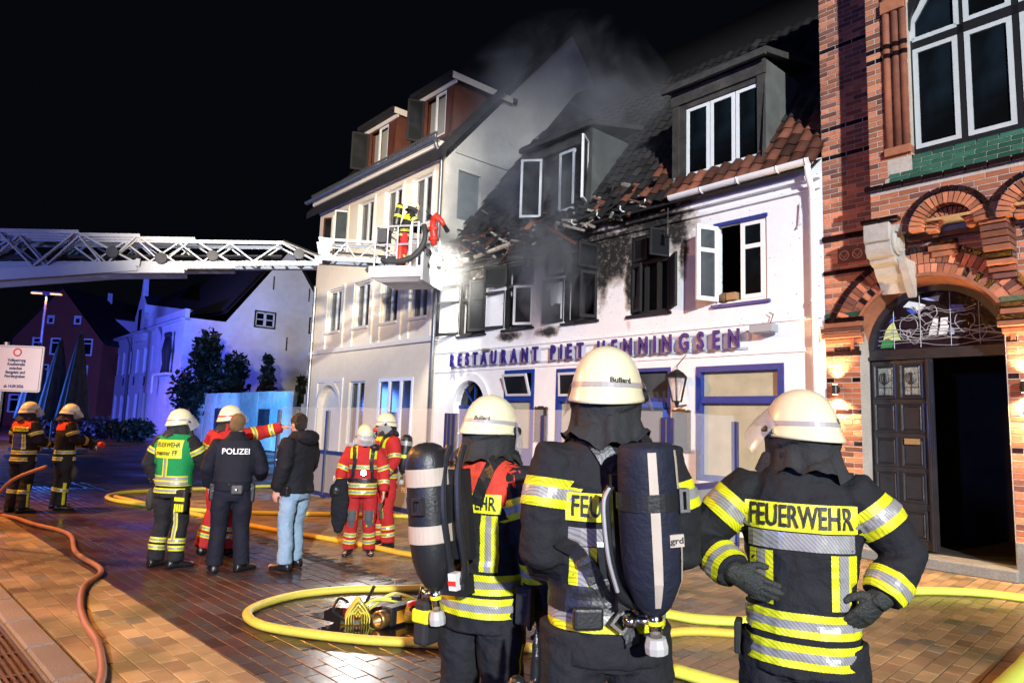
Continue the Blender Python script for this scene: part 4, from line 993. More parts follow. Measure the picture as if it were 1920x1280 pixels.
# up and down wall lamps
LAMPG = mat('lamp_glow', (1, .8, .5), .3, emit=((1, .62, .28), 18))
for u, lb in ((.23, 'black up and down wall lamp left of the portal'), (2.52, 'black up and down wall lamp right of the portal')):
    t = thing_at('wall_lamp', u, -.10, 2.36, lb, 'wall lamp', group='lit lamps beside the portal')
    q = MB(); q.tube([(0, 0, -.07), (0, 0, .07)], .045, 14); q.box(-.03, .03, 0, .095, -.04, .04); q.obj('lamp_body', BLK, t)
    q = MB(); q.tube([(0, 0, -.074), (0, 0, -.0715)], .036, 12); q.tube([(0, 0, .0715), (0, 0, .074)], .036, 12); q.obj('lamp_lens', LAMPG, t)
    for s in (-1, 1):
        l = bpy.data.lights.new('wall_lamp_light', 'SPOT'); l.energy = 420 if s < 0 else 240; l.color = (1, .62, .30); l.spot_size = R(125 if s < 0 else 95); l.spot_blend = .6; l.shadow_soft_size = .03
        o = bpy.data.objects.new('wall_lamp_light', l); COL.objects.link(o); o.location = fw(u, -.10, 2.36 + s * .08); o.rotation_euler = (0 if s < 0 else math.pi, 0, 0)

# ------------------------------------------------------------------ far white house
WHL = mat('white_limewash', (.60, .60, .62), .8, var=[(.35, .15), (2, .08)], bump=(9, .3))
wh = empty('white_house', fw(-44.45, 3.28), ROT, 'long white old house with a steep gable and two pointed dormers in blue light', 'house')
Xh = lambda u: u + 44.45
ups = [(-52.9 - 2.42 * i - .55, -52.9 - 2.42 * i + .55) for i in range(6)] + [(-68.9, -67.9), (-71.7, -70.7), (-74.2, -73.3), (-76.6, -75.7)]
low = [(-52.4, -51.2, .9, 3.1), (-54.9, -53.8, .9, 3.1), (-57.6, -56.1, .3, ARCH(-56.85, .75, 3.1)), (-60.2, -59.1, .6, 3.0), (-62.6, -61.5, .6, 3.0), (-65.0, -63.9, .6, 3.0), (-67.3, -66.3, .9, 3.0), (-70.6, -69.0, .1, ARCH(-69.8, .8, 2.6)), (-72.8, -71.8, .1, ARCH(-72.3, .5, 2.5)), (-75.4, -74.5, .9, 2.8), (-78, -77.2, .9, 2.8)]
w = MB(); wall(w, -36, 0, 0, 7.95, [(Xh(a), Xh(b), 4.75, 6.75) for a, b in ups] + [(Xh(a), Xh(b), lo, hi) for a, b, lo, hi in low], 0, .25)
w.box(-7.5, 0, -.28, -.002, 0, 8.7)
w.obj('wall', WHL, wh)
w = MB(); GH = lambda y: max(2.6, min(7.9 + (y - 2.2) * 1.42 + .0, 8.1 + (10.9 - y) * 1.46, 13.6)) if y < 10.9 else 8.1
gops = [(4.47, 5.86, 8.07, 9.13), (8.64, 10.02, 8.06, 9.12), (9.02, 10.48, 4.67, 6.25)]
wall(w, .0, 16, 0, lambda y: (8.1 + y * .0 if y < 2.4 else 8.1 + (y - 2.4) * 1.40 if y < 6.7 else max(14.1 - (y - 6.7) * 1.43, 8.6) if y < 11 else 8.6), gops, 0, .18, cuts=[2.4, 6.7, 10.55, 11])
w.v = [(-y, x, z) for x, y, z in w.v]; w.obj('gable_wall', WHL, wh)
for y0, y1, z0, z1 in gops:
    f = MB(); m_ = (y0 + y1) / 2
    for a, b in ((y0, m_), (m_, y1)):
        f.box(-.08, -.02, a, a + .09, z0, z1); f.box(-.08, -.02, b - .09, b, z0, z1); f.box(-.08, -.02, a, b, z0, z0 + .09); f.box(-.08, -.02, a, b, z1 - .09, z1); f.box(-.08, -.02, a, b, (z0 + z1) / 2 - .03, (z0 + z1) / 2 + .03)
    o = f.obj('gable_window', WGREY, wh); f = MB(); f.box(-.14, -.10, y0, y1, z0, z1); f.obj('pane', GLASSD, o)
    f = MB(); frame(f, y0 - .1, y1 + .1, z0 - .1, z1 + .1, 0, .05, .1); f.v = [(y, x, z) for x, y, z in f.v]; f.obj('window_border', BLKM, wh)
for y, z in ((5.6, 10.9), (8.4, 10.4), (6.9, 6.5)):
    f = MB(); f.box(.0, .05, y - .04, y + .04, z, z + 1.0); f.obj('wall_anchor', BLKM, wh)
for y0, z0 in ((-54.9, 3.7), (-58.3, 3.8), (-62, 3.8)):
    f = MB(); f.tube([(Xh(y0), -.05, z0), (Xh(y0) + .12, -.05, z0 + .3), (Xh(y0), -.05, z0 + .7)], .05, 5); f.obj('wall_anchor', BLKM, wh)
for a, b in ups:
    f = MB(); frame(f, Xh(a), Xh(b), 4.75, 6.75, .1, .2, .09); f.box((Xh(a) + Xh(b)) / 2 - .05, (Xh(a) + Xh(b)) / 2 + .05, .1, .2, 4.8, 6.7); o = f.obj('window', WGREY, wh); f = MB(); f.box(Xh(a), Xh(b), .2, .22, 4.75, 6.75); f.obj('pane', GLASSD, o)
for a, b, lo, hi in low:
    f = MB(); f.box(Xh(a), Xh(b), .2, .24, lo, 4.0 if callable(hi) else hi); o = f.obj('pane', GLASSD, wh)
    if not callable(hi): f = MB(); frame(f, Xh(a), Xh(b), lo, hi, .1, .2, .1); f.obj('window', WGREY, wh)
f = MB(); f.box(-36.3, .0, -.5, .1, 7.9, 8.08); f.obj('eaves_board', WHL, wh)
f = MB(); f.loft([[(x, -.55, 7.95), (x, 2.4, 8.6 + .1), (x, 6.7, 14.35), (x, 11.2, 8.2)] for x in (-36.3, .05)], closed=False); f.loft([[(x, -.55, 8.1), (x, 2.4, 8.95), (x, 6.7, 14.6), (x, 11.2, 8.4)] for x in (-36.3, -.4)], closed=False); f.obj('roof', SLATE, wh)
for u0, u1, ut in ((-72.6, -68.7, -70.9), (-58.6, -55.8, -57.1)):
    f = MB(); a, b = Xh(u0), Xh(u1); m_ = Xh(ut); y = -.3
    pr = [(a, 7.3), (b, 7.3), (b, 9.6), (m_ + .35, 11.0), (m_ + .18, 11.6), (m_, 13.0), (m_ - .18, 11.6), (m_ - .35, 11.0), (a, 9.4)]
    f.loft([[(x, y, z) for x, z in pr], [(x, y + .4, z) for x, z in pr]]); f.quad((b, y, 7.3), (b, 6, 7.3), (b, 6, 10.3), (b, y, 10.3)); f.quad((a, 6, 7.3), (a, y, 7.3), (a, y, 9.5), (a, 6, 9.5)); f.obj('pointed_dormer', WHL, wh, fix=True)
    f = MB(); f.quad((b + .2, y + .1, 10.2), (b + .2, 7, 10.2), (m_, 7, 11.3), (m_, y + .1, 11.3)); f.quad((m_, y + .1, 11.3), (m_, 7, 11.3), (a - .2, 7, 9.6), (a - .2, y + .1, 9.6)); f.obj('dormer_roof', SLATE, wh)
    f = MB(); f.box(m_ - .3, m_ + .5, y - .05, y - .01, 8.0, 9.9); f.obj('dormer_window', GLASSD, wh)
    f = MB(); f.box(b - .01, b + .03, 2.2, 3.0, 8.6, 9.3); f.obj('side_window', GLASSD, wh)
f = MB()
for u in (-49.9, -59.9, -65.9): f.tube([(Xh(u) - .1, -.5, 7.9), (Xh(u), -.25, 7.3), (Xh(u), -.2, 6.8), (Xh(u), -.2, .2)], .09, 6)
f.obj('downpipe', ZINC, wh)
f = MB(); f.box(-4.6, -1.0, -.9, -.28, 4.2, 4.35); f.box(-4.6, -4.5, -.9, -.8, 3.0, 4.2); f.box(-4.4, -1.2, -.33, -.29, 3.0, 4.1); f.obj('hanging_shelf', WHL, wh)
for x in (-2.5, -1.8):
    f = MB(); f.tube([(x, -.7, 4.36), (x, -.7, 5.0), (x + .05, -.7, 5.9), (x, -.7, 6.8)], [.22, .12, .25, .10], 8); f.ell((x, -.7, 7.0), (.16, .16, .22), 5); f.obj('statuette', BLKM, wh, smooth=True)
# ------------------------------------------------------------------ far red brick house
FRB = mat('far_red_brick', (.20, .050, .025), .85, var=[(.5, .15), (9, .2)])
rd = empty('red_gable_house', (-40.2, 60, 0), R(-4), 'dark red brick gable house with white windows behind the street lamp', 'house')
rows = [(9.1, .65, .75, (-.75, 1.75)), (6.35, .95, 1.5, (-1.75, -.05 + .0, 2.9, 1.05 + 4.1)), (4.0, .95, 1.5, (-3.3, -.9, 2.7, 4.6)), (1.2, 1.0, 1.6, (-3.3, -.9, 2.7))]
rops = []
for z0, wd, h, xs in rows:
    for x in xs: rops.append((x - wd / 2, x + wd / 2, z0, z0 + h))
rops = [o for o in rops if -4 < o[0] and o[1] < 4.2]
w = MB(); wall(w, -4.1, 4.3, 0, lambda x: 7.6 + (4.7 - abs(x - .05) * 4.7 / 4.2), rops, 0, .12, cuts=[.05]); w.obj('wall', FRB, rd)
w = MB(); w.quad((-4.1, 12, 0), (-4.1, 0, 0), (-4.1, 0, 7.6), (-4.1, 12, 7.6)); w.obj('side_wall', FRB, rd); w = MB(); w.quad((4.3, 0, 0), (4.3, 12, 0), (4.3, 12, 7.6), (4.3, 0, 7.6)); w.obj('side_wall', FRB, rd)
w = MB(); w.loft([[(-4.5, y, 7.3), (.05, y, 12.55), (4.7, y, 7.3)] for y in (-.12, 12)], closed=False); w.obj('roof', SLATE, rd)
for a, b, lo, hi in rops:
    f = MB(); frame(f, a, b, lo, hi, -.03, .06, .11); f.box(a, b, -.03, .06, lo + (hi - lo) * .68, lo + (hi - lo) * .68 + .09); o = f.obj('window', WHITEP, rd); f = MB(); f.box(a, b, .07, .09, lo, hi); f.obj('pane', GLASSD, o)
# ------------------------------------------------------------------ hoarding of tall white panels
HO = mat('glossy_white_hoarding', (.55, .57, .60), .22, var=[(.8, .4), (5, .15)], bump=(1.3, .4))
h0, h1 = Vector((-9.95, 31.5, 0)), Vector((-23.5, 46.8, 0)); hd = (h1 - h0); hl = hd.length; hd.normalize()
ho = empty('hoarding', h0, math.atan2(hd.y, hd.x), 'tall glossy white site hoarding reflecting cyan and blue light', 'hoarding')
npn = 10
for i in range(npn):
    q = MB(); x0 = hl * i / npn + .05; x1 = hl * (i + 1) / npn - .05; q.box(x0, x1, -.02 + random.uniform(-.015, .015), .03, .03, 2.86 + random.uniform(-.02, .02)); q.obj('panel', HO, ho)
for i in range(npn + 1): q = MB(); q.box(hl * i / npn - .05, hl * i / npn + .05, -.16, -.06, 0, 2.8); q.obj('support_post', ZINC, ho)
for i, x in ((1, 3.2), (4, 9.6), (6, 14)):
    q = MB(); q.box(x - .7, x + .7, .032, .040, .7, 2.0); q.obj('poster', mat('dark_photo_poster', (.06, .05, .07), .35, var=(1.6, .9)), ho)
# ------------------------------------------------------------------ closed parasols, hedge, trees, lamp, sign
PAR = mat('dark_parasol_cloth', (.15, .15, .17), .7, var=(4, .3), bump=(6, .6))
for i, (x, y, zt, lb) in enumerate(((-17.9, 27, 4.35, 'closed dark parasol in the middle of the row, leaning slightly'), (-17.0, 26.8, 4.6, 'tallest closed dark parasol, nearest to the white house'), (-19.0, 27.4, 4.2, 'closed dark parasol half hidden behind the road sign'))):
    t = empty('parasol', (x, y, 0), 0, lb, 'parasol', group='closed parasols on the square'); rg = []
    for k in range(9):
        s = k / 8; z = 1.25 + (zt - 1.25) * s; r_ = .46 * (1 - s) ** .9 + .06
        rg.append([(r_ * (1 + .16 * math.cos(8 * a)) * math.cos(a), r_ * (1 + .16 * math.cos(8 * a)) * math.sin(a), z) for a in [2 * math.pi * j / 32 for j in range(32)]])
    q = MB(); q.loft(rg); q.obj('canopy', PAR, t, smooth=True); q = MB(); q.tube([(0, 0, 0), (0, 0, zt + .1)], .04, 8); q.obj('pole', ZINC, t); q = MB(); q.box(-.45, .45, -.45, .45, 0, .14); q.obj('base', PLINTH, t)
LEAF = mat('dark_leaves', (.008, .012, .006), .6, rand=.3, attr=.5)
def foliage(center, rad, n, size, seed, flat=1.):
    rs = np.random.RandomState(seed); P = []
    while len(P) < n:
        p = rs.normal(0, .48, 3)
        l = np.linalg.norm(p)
        if l > 1.1: continue
        if noise.noise(Vector(p * 3.1 + seed)) < -.12: continue
        P.append(p)
    P = np.array(P) * np.array(rad) + np.array(center); d1 = rs.normal(size=(n, 3)); d1 /= np.linalg.norm(d1, axis=1)[:, None]; d2 = np.cross(d1, rs.normal(size=(n, 3))); d2 /= np.linalg.norm(d2, axis=1)[:, None]
    s = size * rs.uniform(.5, 1.3, n)[:, None]; V = np.stack([P - d1 * s, P + d2 * s * .5, P + d1 * s, P - d2 * s * .5], 1).reshape(-1, 3); F = np.arange(4 * n).reshape(n, 4); return V, F, rs.rand(n)
def plant(name, loc, label, cat, blobs, trunk, group=None, size=.16, dens=1.):
    t = empty(name, loc, 0, label, cat, group=group); Vs, Fs, Rs, o = [], [], [], 0
    for k, (c, r_, n) in enumerate(blobs):
        V, F, rd_ = foliage(c, r_, int(n * dens), size, 11 + k); Vs.append(V); Fs.append(F + o); Rs.append(rd_); o += len(V)
    add_obj('foliage', np_mesh('foliage', np.concatenate(Vs), np.concatenate(Fs), LEAF, rnd=np.concatenate(Rs)), t)
    q = MB()
    for pts, r0, r1 in trunk: q.tube(spline(pts, 3), [r0 + (r1 - r0) * i / (3 * (len(pts) - 1)) for i in range(3 * (len(pts) - 1) + 1)], 7)
    q.obj('stem', mat('bark', (.05, .035, .025), .9, bump=(20, .6)), t)
plant('shrub_tree', (-17.6, 41.6, 0), 'dark bushy tree in front of the white gable', 'tree', [((0, 0, 2.6), (1.7, 1.3, 1.9), 2600), ((-1.0, 0, 5.2), (.9, .9, 1.6), 1300), ((.7, .2, 4.4), (.8, .8, 1.1), 900), ((-2.0, .1, 3.0), (1.1, .9, 1.6), 900)], [([(0, 0, 0), (-.1, 0, 2), (-.8, 0, 4.8), (-1, 0, 6.2)], .12, .03), ([(-.1, 0, 2), (.4, .1, 3.4), (.8, .2, 5.0)], .07, .02)], size=.20)
plant('young_tree', (-14.6, 41, 0), 'slim young tree with layered leaves above the hoarding', 'tree', [((0, 0, 2.6 + .6 * k), (.75 - .13 * k, .6, .35), 230) for k in range(5)], [([(0, 0, 0), (0, 0, 2.5), (.05, 0, 5.3)], .05, .015)], size=.16)
plant('young_tree', (-12.4, 40.6, 0), 'small sapling close to the dark end of the gable wall', 'tree', [((0, 0, 2.3 + .5 * k), (.55 - .1 * k, .5, .3), 150) for k in range(4)], [([(0, 0, 0), (0, 0, 2.0), (.03, 0, 4.1)], .04, .012)], size=.15)
for i, (x, y, lb) in enumerate(((-24.5, 40.5, 'dark round bush in front of the white house doors'), (-21.4, 38.8, 'dark low bush left of the hoarding'), (-27.6, 41.6, 'dark bush beside the closed parasols'))):
    plant('bush', (x, y, 0), lb, 'bush', [((0, 0, .55), (1.5, .9, .65), 1300), ((.8, -.2, .8), (.7, .6, .5), 500)], [([(0, 0, 0), (.1, 0, .4), (.2, 0, .8)], .05, .02)], 'dark bushes on the square', .14)
t = empty('street_lamp', (-27.0, 39, 0), R(10), 'tall street lamp with two lit orange heads', 'street lamp')
q = MB(); q.tube([(0, 0, 0), (0, 0, 4), (0, 0, 8.2)], [.10, .08, .06], 8); q.obj('pole', ZINC, t)
q = MB(); q.bar((-.75, 0, 8.32), (.75, 0, 8.32), .18, .08); q.bar((-.2, 0, 8.22), (.2, 0, 8.22), .12, .12); q.obj('lamp_head', BLKM, t)
q = MB(); q.box(-.78, -.22, -.10, .10, 8.20, 8.272); q.box(.22, .78, -.10, .10, 8.20, 8.272); q.obj('lamp_glass', mat('sodium_glow', (1, .5, .1), .4, emit=((1, .36, .05), 1.7)), t)
spot('sodium_lamp_light', (-27.0, 39, 8.1), (-27.2, 39.3, 0), 1800, (1, .40, .06), 160, .6, .3)
t = empty('road_sign', (-6.55, 8.5, 0), R(2), 'white road closure notice with a red ring, at the left edge', 'sign')
SGW = mat('sign_white', (.60, .58, .58), .35, var=(3, .05)); SGT = mat('sign_text', (.015, .03, .10), .5); SGR = mat('sign_red', (.50, .02, .02), .4)
def rrect(mb, x0, x1, z0, z1, y0, y1, r_, m=0):
    pts = []
    for cx, cz, a0 in ((x1 - r_, z1 - r_, 0), (x0 + r_, z1 - r_, 90), (x0 + r_, z0 + r_, 180), (x1 - r_, z0 + r_, 270)):
        pts += [(cx + r_ * math.cos(R(a0 + 22.5 * k)), cz + r_ * math.sin(R(a0 + 22.5 * k))) for k in range(5)]
    mb.loft([[(x, y1, z) for x, z in pts], [(x, y0, z) for x, z in pts]], m)
q = MB(); rrect(q, -.24, .70, 1.885, 2.46, 0, .015, .025); q.obj('sign_plate', SGW, t, fix=True)
q = MB()
for x0, x1, z0, z1 in ((-.225, .682, 1.90, 1.904), (-.225, .682, 2.441, 2.445), (-.226, -.222, 1.90, 2.445), (.678, .682, 1.90, 2.445)): q.box(x0, x1, -.003, 0, z0, z1)
q.obj('sign_border', BLKM, t)
q = MB(); arch_ring(q, .38, 2.375, .037, .052, -.004, 0, 0, 2 * math.pi, 28); q.obj('red_ring', SGR, t)
for i, (s, z) in enumerate((('Vollsperrung', 2.275), ('Knuthstraße', 2.225), ('zwischen', 2.175), ('Burgplatz und', 2.125), ('Nordergraben', 2.075), ('ab 14.09.2026', 1.95))):
    text_obj('lettering', s, Matrix.Translation((.38, -.003, z)) @ XZ, .052, SGT, t, .001, .0012, .82)
q = MB(); q.tube([(.2, .05, 0), (.2, .05, 2.5)], .03, 8); q.obj('post', ZINC, t)
t2 = MB()
# ------------------------------------------------------------------ glass wind screen of the terrace
SCG = mat('milky_screen_glass', (.75, .77, .80), .08, alpha=.13, spec=.6)
SCP = mat('grey_screen_panel', (.22, .24, .255), .35, var=[(2, .12), (14, .05)]); SCB = mat('screen_blue', (.012, .022, .11), .4, var=(8, .2)); WTX = mat('white_print', (.72, .72, .72), .5)
def screen(name, p0, p1, label, posts, texts, flip=False):
    d = (p1 - p0); L_ = d.length; t = empty(name, p0, math.atan2(d.y, d.x), label, 'wind screen', group='glass wind screens of the terrace')
    for x in posts:
        q = MB(); q.box(x - .035, x + .035, -.04, .04, 0, 1.84); q.obj('post', SCB, t)
        q = MB(); q.box(x + .036, x + .052, -.042, .02, .06, 1.83); q.obj('post_trim', ZINC, t)
    for a, b in zip(posts, posts[1:]):
        if b - a < .3: continue
        q = MB(); q.box(a + .053, b - .036, -.006, .006, 1.0, 1.92); q.obj('glass_pane', SCG, t)
        q = MB(); q.box(a + .053, b - .036, -.012, .012, .115, .915); q.obj('lower_panel', SCP, t)
        q = MB(); q.box(a + .053, b - .036, -.03, .03, .92, .995); q.box(a + .053, b - .036, -.03, .03, .03, .11); q.obj('rail', SCB, t)
    for x, z, s, sz in texts: text_obj('lettering', s, Matrix.Translation((x, -.0135, z)) @ XZ, sz, WTX, t, .001, .002, .85)
    return t
fd = Vector((.682, -.731, 0)).normalized(); fo = Vector((-3.93, 14.91, 0))
sc1 = screen('wind_screen', fo - fd * 2.4, fo + fd * 4.3, 'grey and glass terrace screen with a round emblem and white lettering', [0, 2.4, 4.8, 4.95, 6.6, 6.7], [(3.35, .62, 'RESTAURANT', .15), (3.35, .43, 'PIET HENNINGSEN', .15), (3.35, .25, 'BAR', .13), (5.8, .62, 'RESTAURANT', .13), (5.8, .43, 'PIET HENNINGSEN', .13)])
sc1.name = 'wind_screen'
q = MB(); arch_ring(q, 1.55, .52, .35, .365, -.016, -.013, 0, 2 * math.pi, 32); arch_ring(q, 1.55, .52, .24, .25, -.016, -.013, 0, 2 * math.pi, 28)
for s in (((-.12, -.08), (.14, -.08), (.10, -.15), (-.08, -.15)), ((-.02, -.05), (.10, -.05), (.06, .14), (0, .14)), ((-.11, -.05), (-.04, -.05), (-.03, .10))): q.add([(1.55 + x, -.015, .52 + z) for x, z in s], (tuple(range(len(s))),))
q.obj('emblem', WTX, sc1)
for i, c in enumerate('PIET HENNINGSEN . '):
    a = R(200 - 20 * i)
    if c != ' ': text_obj('emblem_letter', c, Matrix.Translation((1.55 + .30 * math.cos(a), -.0145, .52 + .30 * math.sin(a))) @ XZ @ Matrix.Rotation(a - math.pi / 2, 4, 'Z'), .10, WTX, sc1, .001, .001)
sc2 = screen('wind_screen', fo + fd * 4.42, fo + fd * 8.62, 'grey and glass terrace screen standing behind the three front firefighters', [0, 2.1, 4.2], [(1.1, .62, 'RESTAURANT', .14), (1.1, .43, 'PIET HENNINGSEN', .14)])
rp = fo + fd * 8.68; sc3 = screen('wind_screen', rp, rp + Vector((.65, .76, 0)) * 2.05, 'short grey terrace screen turned towards the restaurant wall', [0, 2.05], [(.98, .60, 'RESTAURANT', .15), (.98, .42, 'PIET HENNINGSEN', .15)])

# ------------------------------------------------------------------ aerial ladder
LAD = mat('ladder_silver_paint', (.31, .325, .35), .4, .1, var=(5, .08)); LADD = mat('ladder_dark_steel', (.035, .035, .04), .6, .1, var=(9, .3))
ld = empty('aerial_ladder', (-9.9, 12.8, 0), math.atan2(2.7, 7.1), 'long silver lattice fire ladder reaching from the left to the rescue cage', 'ladder')
ztop = lambda s: 5.07 + .113 * s
secs = [(-5, 1.27, 2.35, .98, .74, .22), (-5, 2.35, 3.23, .80, .64, .15), (-4, 3.38, 4.2, .66, .55, .12), (-3, 5.15, 5.95, .55, .48, .10)]
for k, (s0, s1t, s1b, h, wd, bh) in enumerate(secs):
    zt = lambda s, k=k: ztop(s) - .045 * k; zb = lambda s, k=k, h=h: 5.07 - h + .195 * s - .0 * k if k == 0 else ztop(s) - .045 * k - h + .006 * s
    t0 = max(s0, -5)
    for sd in (-1, 1):
        y = sd * wd / 2 + .49
        q = MB(); q.bar((t0, y, zt(t0)), (s1t, y, zt(s1t)), .06, .075, 0, (0, 0, 1)); q.obj('top_rail', LAD, ld)
        q = MB(); q.bar((t0, y, zb(t0) + bh / 2), (s1b, y, zb(s1b) + bh / 2), .07, bh, 0, (0, 0, 1)); q.obj('bottom_rail', LAD, ld)
        q = MB(); s = s1t - .08; up_ = True; stp = .62 if k == 0 else .5; pts = []
        while s > max(t0, -1.5): pts.append((s, zt(s) - .03) if up_ else (s, zb(s) + bh)); s -= stp; up_ = not up_
        for (a, za), (b, zb_) in zip(pts, pts[1:]): q.bar((a, y, za), (b, y, zb_), .03, .095 - .012 * k, 0, (0, 1, 0))
        q.bar((s1t - .05, y, zt(s1t)), (s1b - .05, y, zb(s1b) + bh * .8), .035, .08, 0, (0, 1, 0))
        q.obj('lattice', LAD, ld)
    q = MB(); s = s1b - .1
    while s > max(t0, -1.0): q.bar((s, -wd / 2 + .49, zb(s) + bh), (s, wd / 2 + .49, zb(s) + bh), .035, .035); s -= .3
    q.obj('rungs', LAD, ld)
    q = MB()
    for j in range(3): q.tube([(t0, .49 - wd * .3 + wd * .3 * j, zb(t0) + h * .45), (s1t, .49 - wd * .3 + wd * .3 * j, zb(s1t) + h * .45)], .018, 5)
    q.obj('cables', LADD, ld)
    T = Matrix.Translation((s1b - .45, -wd / 2 + .44, zb(s1b) + bh + .10)) @ Matrix.Rotation(R(90), 4, 'X')
    q = MB(); q.lathe([(.11, -.03), (.12, -.02), (.12, .02), (.11, .03), (.04, .035)], 16, 0, T); q.obj('pulley', LADD, ld)
    q = MB(); q.box(s1b - .02, s1b + .06, -wd / 2 + .43, -wd / 2 + .52, zb(s1b) + bh * .4, zb(s1b) + bh * 1.1); q.obj('end_stop', LAD, ld)
# bending arm
L0, L1 = 5.95, 7.62; za = lambda s: ztop(5.95) - .03 + .06 * (s - 5.95)
for sd in (-1, 1):
    y = sd * .24 + .49; q = MB(); q.bar((L0, y, za(L0)), (L1, y, za(L1) + .0), .05, .06); q.obj('arm_top_rail', LAD, ld)
    q = MB(); q.bar((L0 - .1, y, za(L0) - .45), (L1 + .1, y, za(L1) - .43), .06, .10); q.obj('arm_bottom_rail', LAD, ld)
    q = MB(); pts = [(L0 + .28 * i, za(L0) - (.40 if i % 2 else .03)) for i in range(7)]
    for (a, z0), (b, z1) in zip(pts, pts[1:]): q.bar((a, y, z0), (b, y, z1), .025, .045, 0, (0, 1, 0))
    q.obj('arm_lattice', LAD, ld)
    q = MB(); q.loft([[(L0 - .05, y + e, za(L0) + .04), (L0 + .28, y + e, za(L0) + .04), (L0 + .20, y + e, za(L0) - .42), (L0 + .06, y + e, za(L0) - .46)] for e in (-.03, .03)]); q.obj('arm_hinge_plate', LAD, ld, fix=True)
q = MB(); q.tube([(L0 - .8, .49, za(L0) - .1), (L0 + .1, .49, za(L0) - .38)], .05, 8); q.tube([(L0 + .1, .36, za(L0) - .25), (L1 + .2, .36, za(L1) - .30)], .03, 6); q.obj('hydraulic_ram', STEEL, ld)
# rescue cage
cg = empty('cage', (0, 0, 0), 0, parent=ld); Mi = (Matrix.Translation((-9.9, 12.8, 0)) @ Matrix.Rotation(math.atan2(2.7, 7.1), 4, 'Z')).inverted()
Tc = Mi @ Matrix.Translation((-2.50, 15.65, 5.13)) @ Matrix.Rotation(R(-14), 4, 'Z')
cg.matrix_local = Tc
def cb_(name, fn, m, **kw): q = MB(); fn(q); return q.obj(name, m, cg, **kw)
CP = mat('cage_panel_paint', (.42, .42, .44), .4, var=(4, .06))
def floor(q): q.box(-.72, .52, -.45, .75, -.02, .04); q.box(-.75, .53, -.48, -.44, -.22, .04); q.box(-.75, .53, .76, .79, -.22, .04); q.loft([[(-.72, -.44, -.22), (.50, -.44, -.22), (.50, .76, -.22), (-.72, .76, -.22)], [(-.5, -.3, -.30), (.42, -.3, -.30), (.42, .6, -.30), (-.5, .6, -.30)]])
cb_('cage_floor', floor, CP, fix=True)
cb_('cage_front', lambda q: (q.box(.53, .58, -.48, .79, -.30, .34), q.box(.585, .60, -.30, .6, .34, .40)), CP)
def rails(q):
    P = [(.5, -.42), (.5, .72), (-.65, .72), (-.65, -.42)]
    for z in (.98, .55):
        for (a, b), (c, d_) in zip(P, P[1:] + P[:1]): q.tube([(a, b, z), (c, d_, z)], .022, 6)
    for x in (.5, -.65):
        for y in (-.42, .15, .72): q.tube([(x, y, .04), (x, y, .98)], .022, 6)
    for x in (-.35, -.1, .2): q.tube([(x, -.42, .04), (x, -.42, .98)], .018, 6)
    for x in (.26, .42): q.tube([(x, -.47, .0), (x, -.47, 1.05)], .03, 8)
    for z in (.02, .3, .6, 1.04): q.tube([(.26, -.47, z), (.42, -.47, z)], .022, 6)
cb_('cage_railing', rails, LAD)
cb_('cage_mount', lambda q: (q.bar((-1.0, .1, .28), (-.6, .1, .02), .3, .14), q.bar((-1.05, .1, .1), (-.62, .1, -.2), .24, .10), q.box(-.9, -.7, -.3, .5, -.05, .12)), LADD)
cb_('control_box', lambda q: q.box(-.62, -.40, -.40, -.1, .62, .95), LADD); cb_('equipment_box', lambda q: q.box(.1, .4, .3, .7, .1, .75), LADD)
text_obj('cage_lettering', 'MAGIRUS', Matrix.Translation((.582, .12, .10)) @ Matrix.Rotation(R(90), 4, 'Z') @ XZ, .20, BLKM, cg, .002, .003, .8)
MRED = mat('monitor_red', (.50, .03, .02), .4, var=(8, .2))
cb_('water_monitor', lambda q: (q.tube([(.62, .0, .62), (.62, 0, .85), (.58, -.02, 1.05), (.60, -.03, 1.25)], [.06, .085, .07, .075], 10), q.tube([(.58, -.03, 1.22), (.68, -.05, 1.30), (.80, -.05, 1.18), (.88, -.05, 1.06)], [.085, .09, .065, .05], 10), q.tube([(.5, -.05, 1.0), (.72, -.05, 1.0)], .05, 8), q.box(.52, .72, -.1, .06, .72, .80)), MRED, smooth=True)
cb_('monitor_nozzle', lambda q: (q.tube([(.86, -.05, 1.09), (.97, -.05, .92)], [.045, .06], 10), q.tube([(.53, -.03, 1.30), (.44, -.03, 1.30)], [.06, .05], 8), q.tube([(.5, -.03, 1.33), (.40, -.03, 1.45)], .012, 5)), BLK)
cb_('supply_hose', lambda q: q.tube(spline([(.52, -.40, .98), (.60, -.50, .70), (.55, -.54, .45), (.35, -.56, .22), (.05, -.56, .12), (-.28, -.52, .14), (-.45, -.4, .2)], 8), .062, 10), mat('black_rubber_hose', (.03, .03, .033), .6, bump=(60, .4)), smooth=True)
cb_('extinguisher', lambda q: q.lathe([(.06, .05), (.07, .1), (.07, .48), (.04, .56), (.02, .60)], 12, 0, Matrix.Translation((-.05, -.36, 0))), MRED, smooth=True)
cb_('floodlight_box', lambda q: q.box(.60, .70, .25, .45, .20, .33), LADD); cb_('floodlight_box', lambda q: q.box(.60, .68, -.4, -.25, .30, .42), LADD)
cb_('floodlight_lens', lambda q: (q.box(.701, .708, .265, .435, .215, .315),), mat('floodlight_glow', (1, 1, 1), .3, emit=((1, .97, .9), 12)))

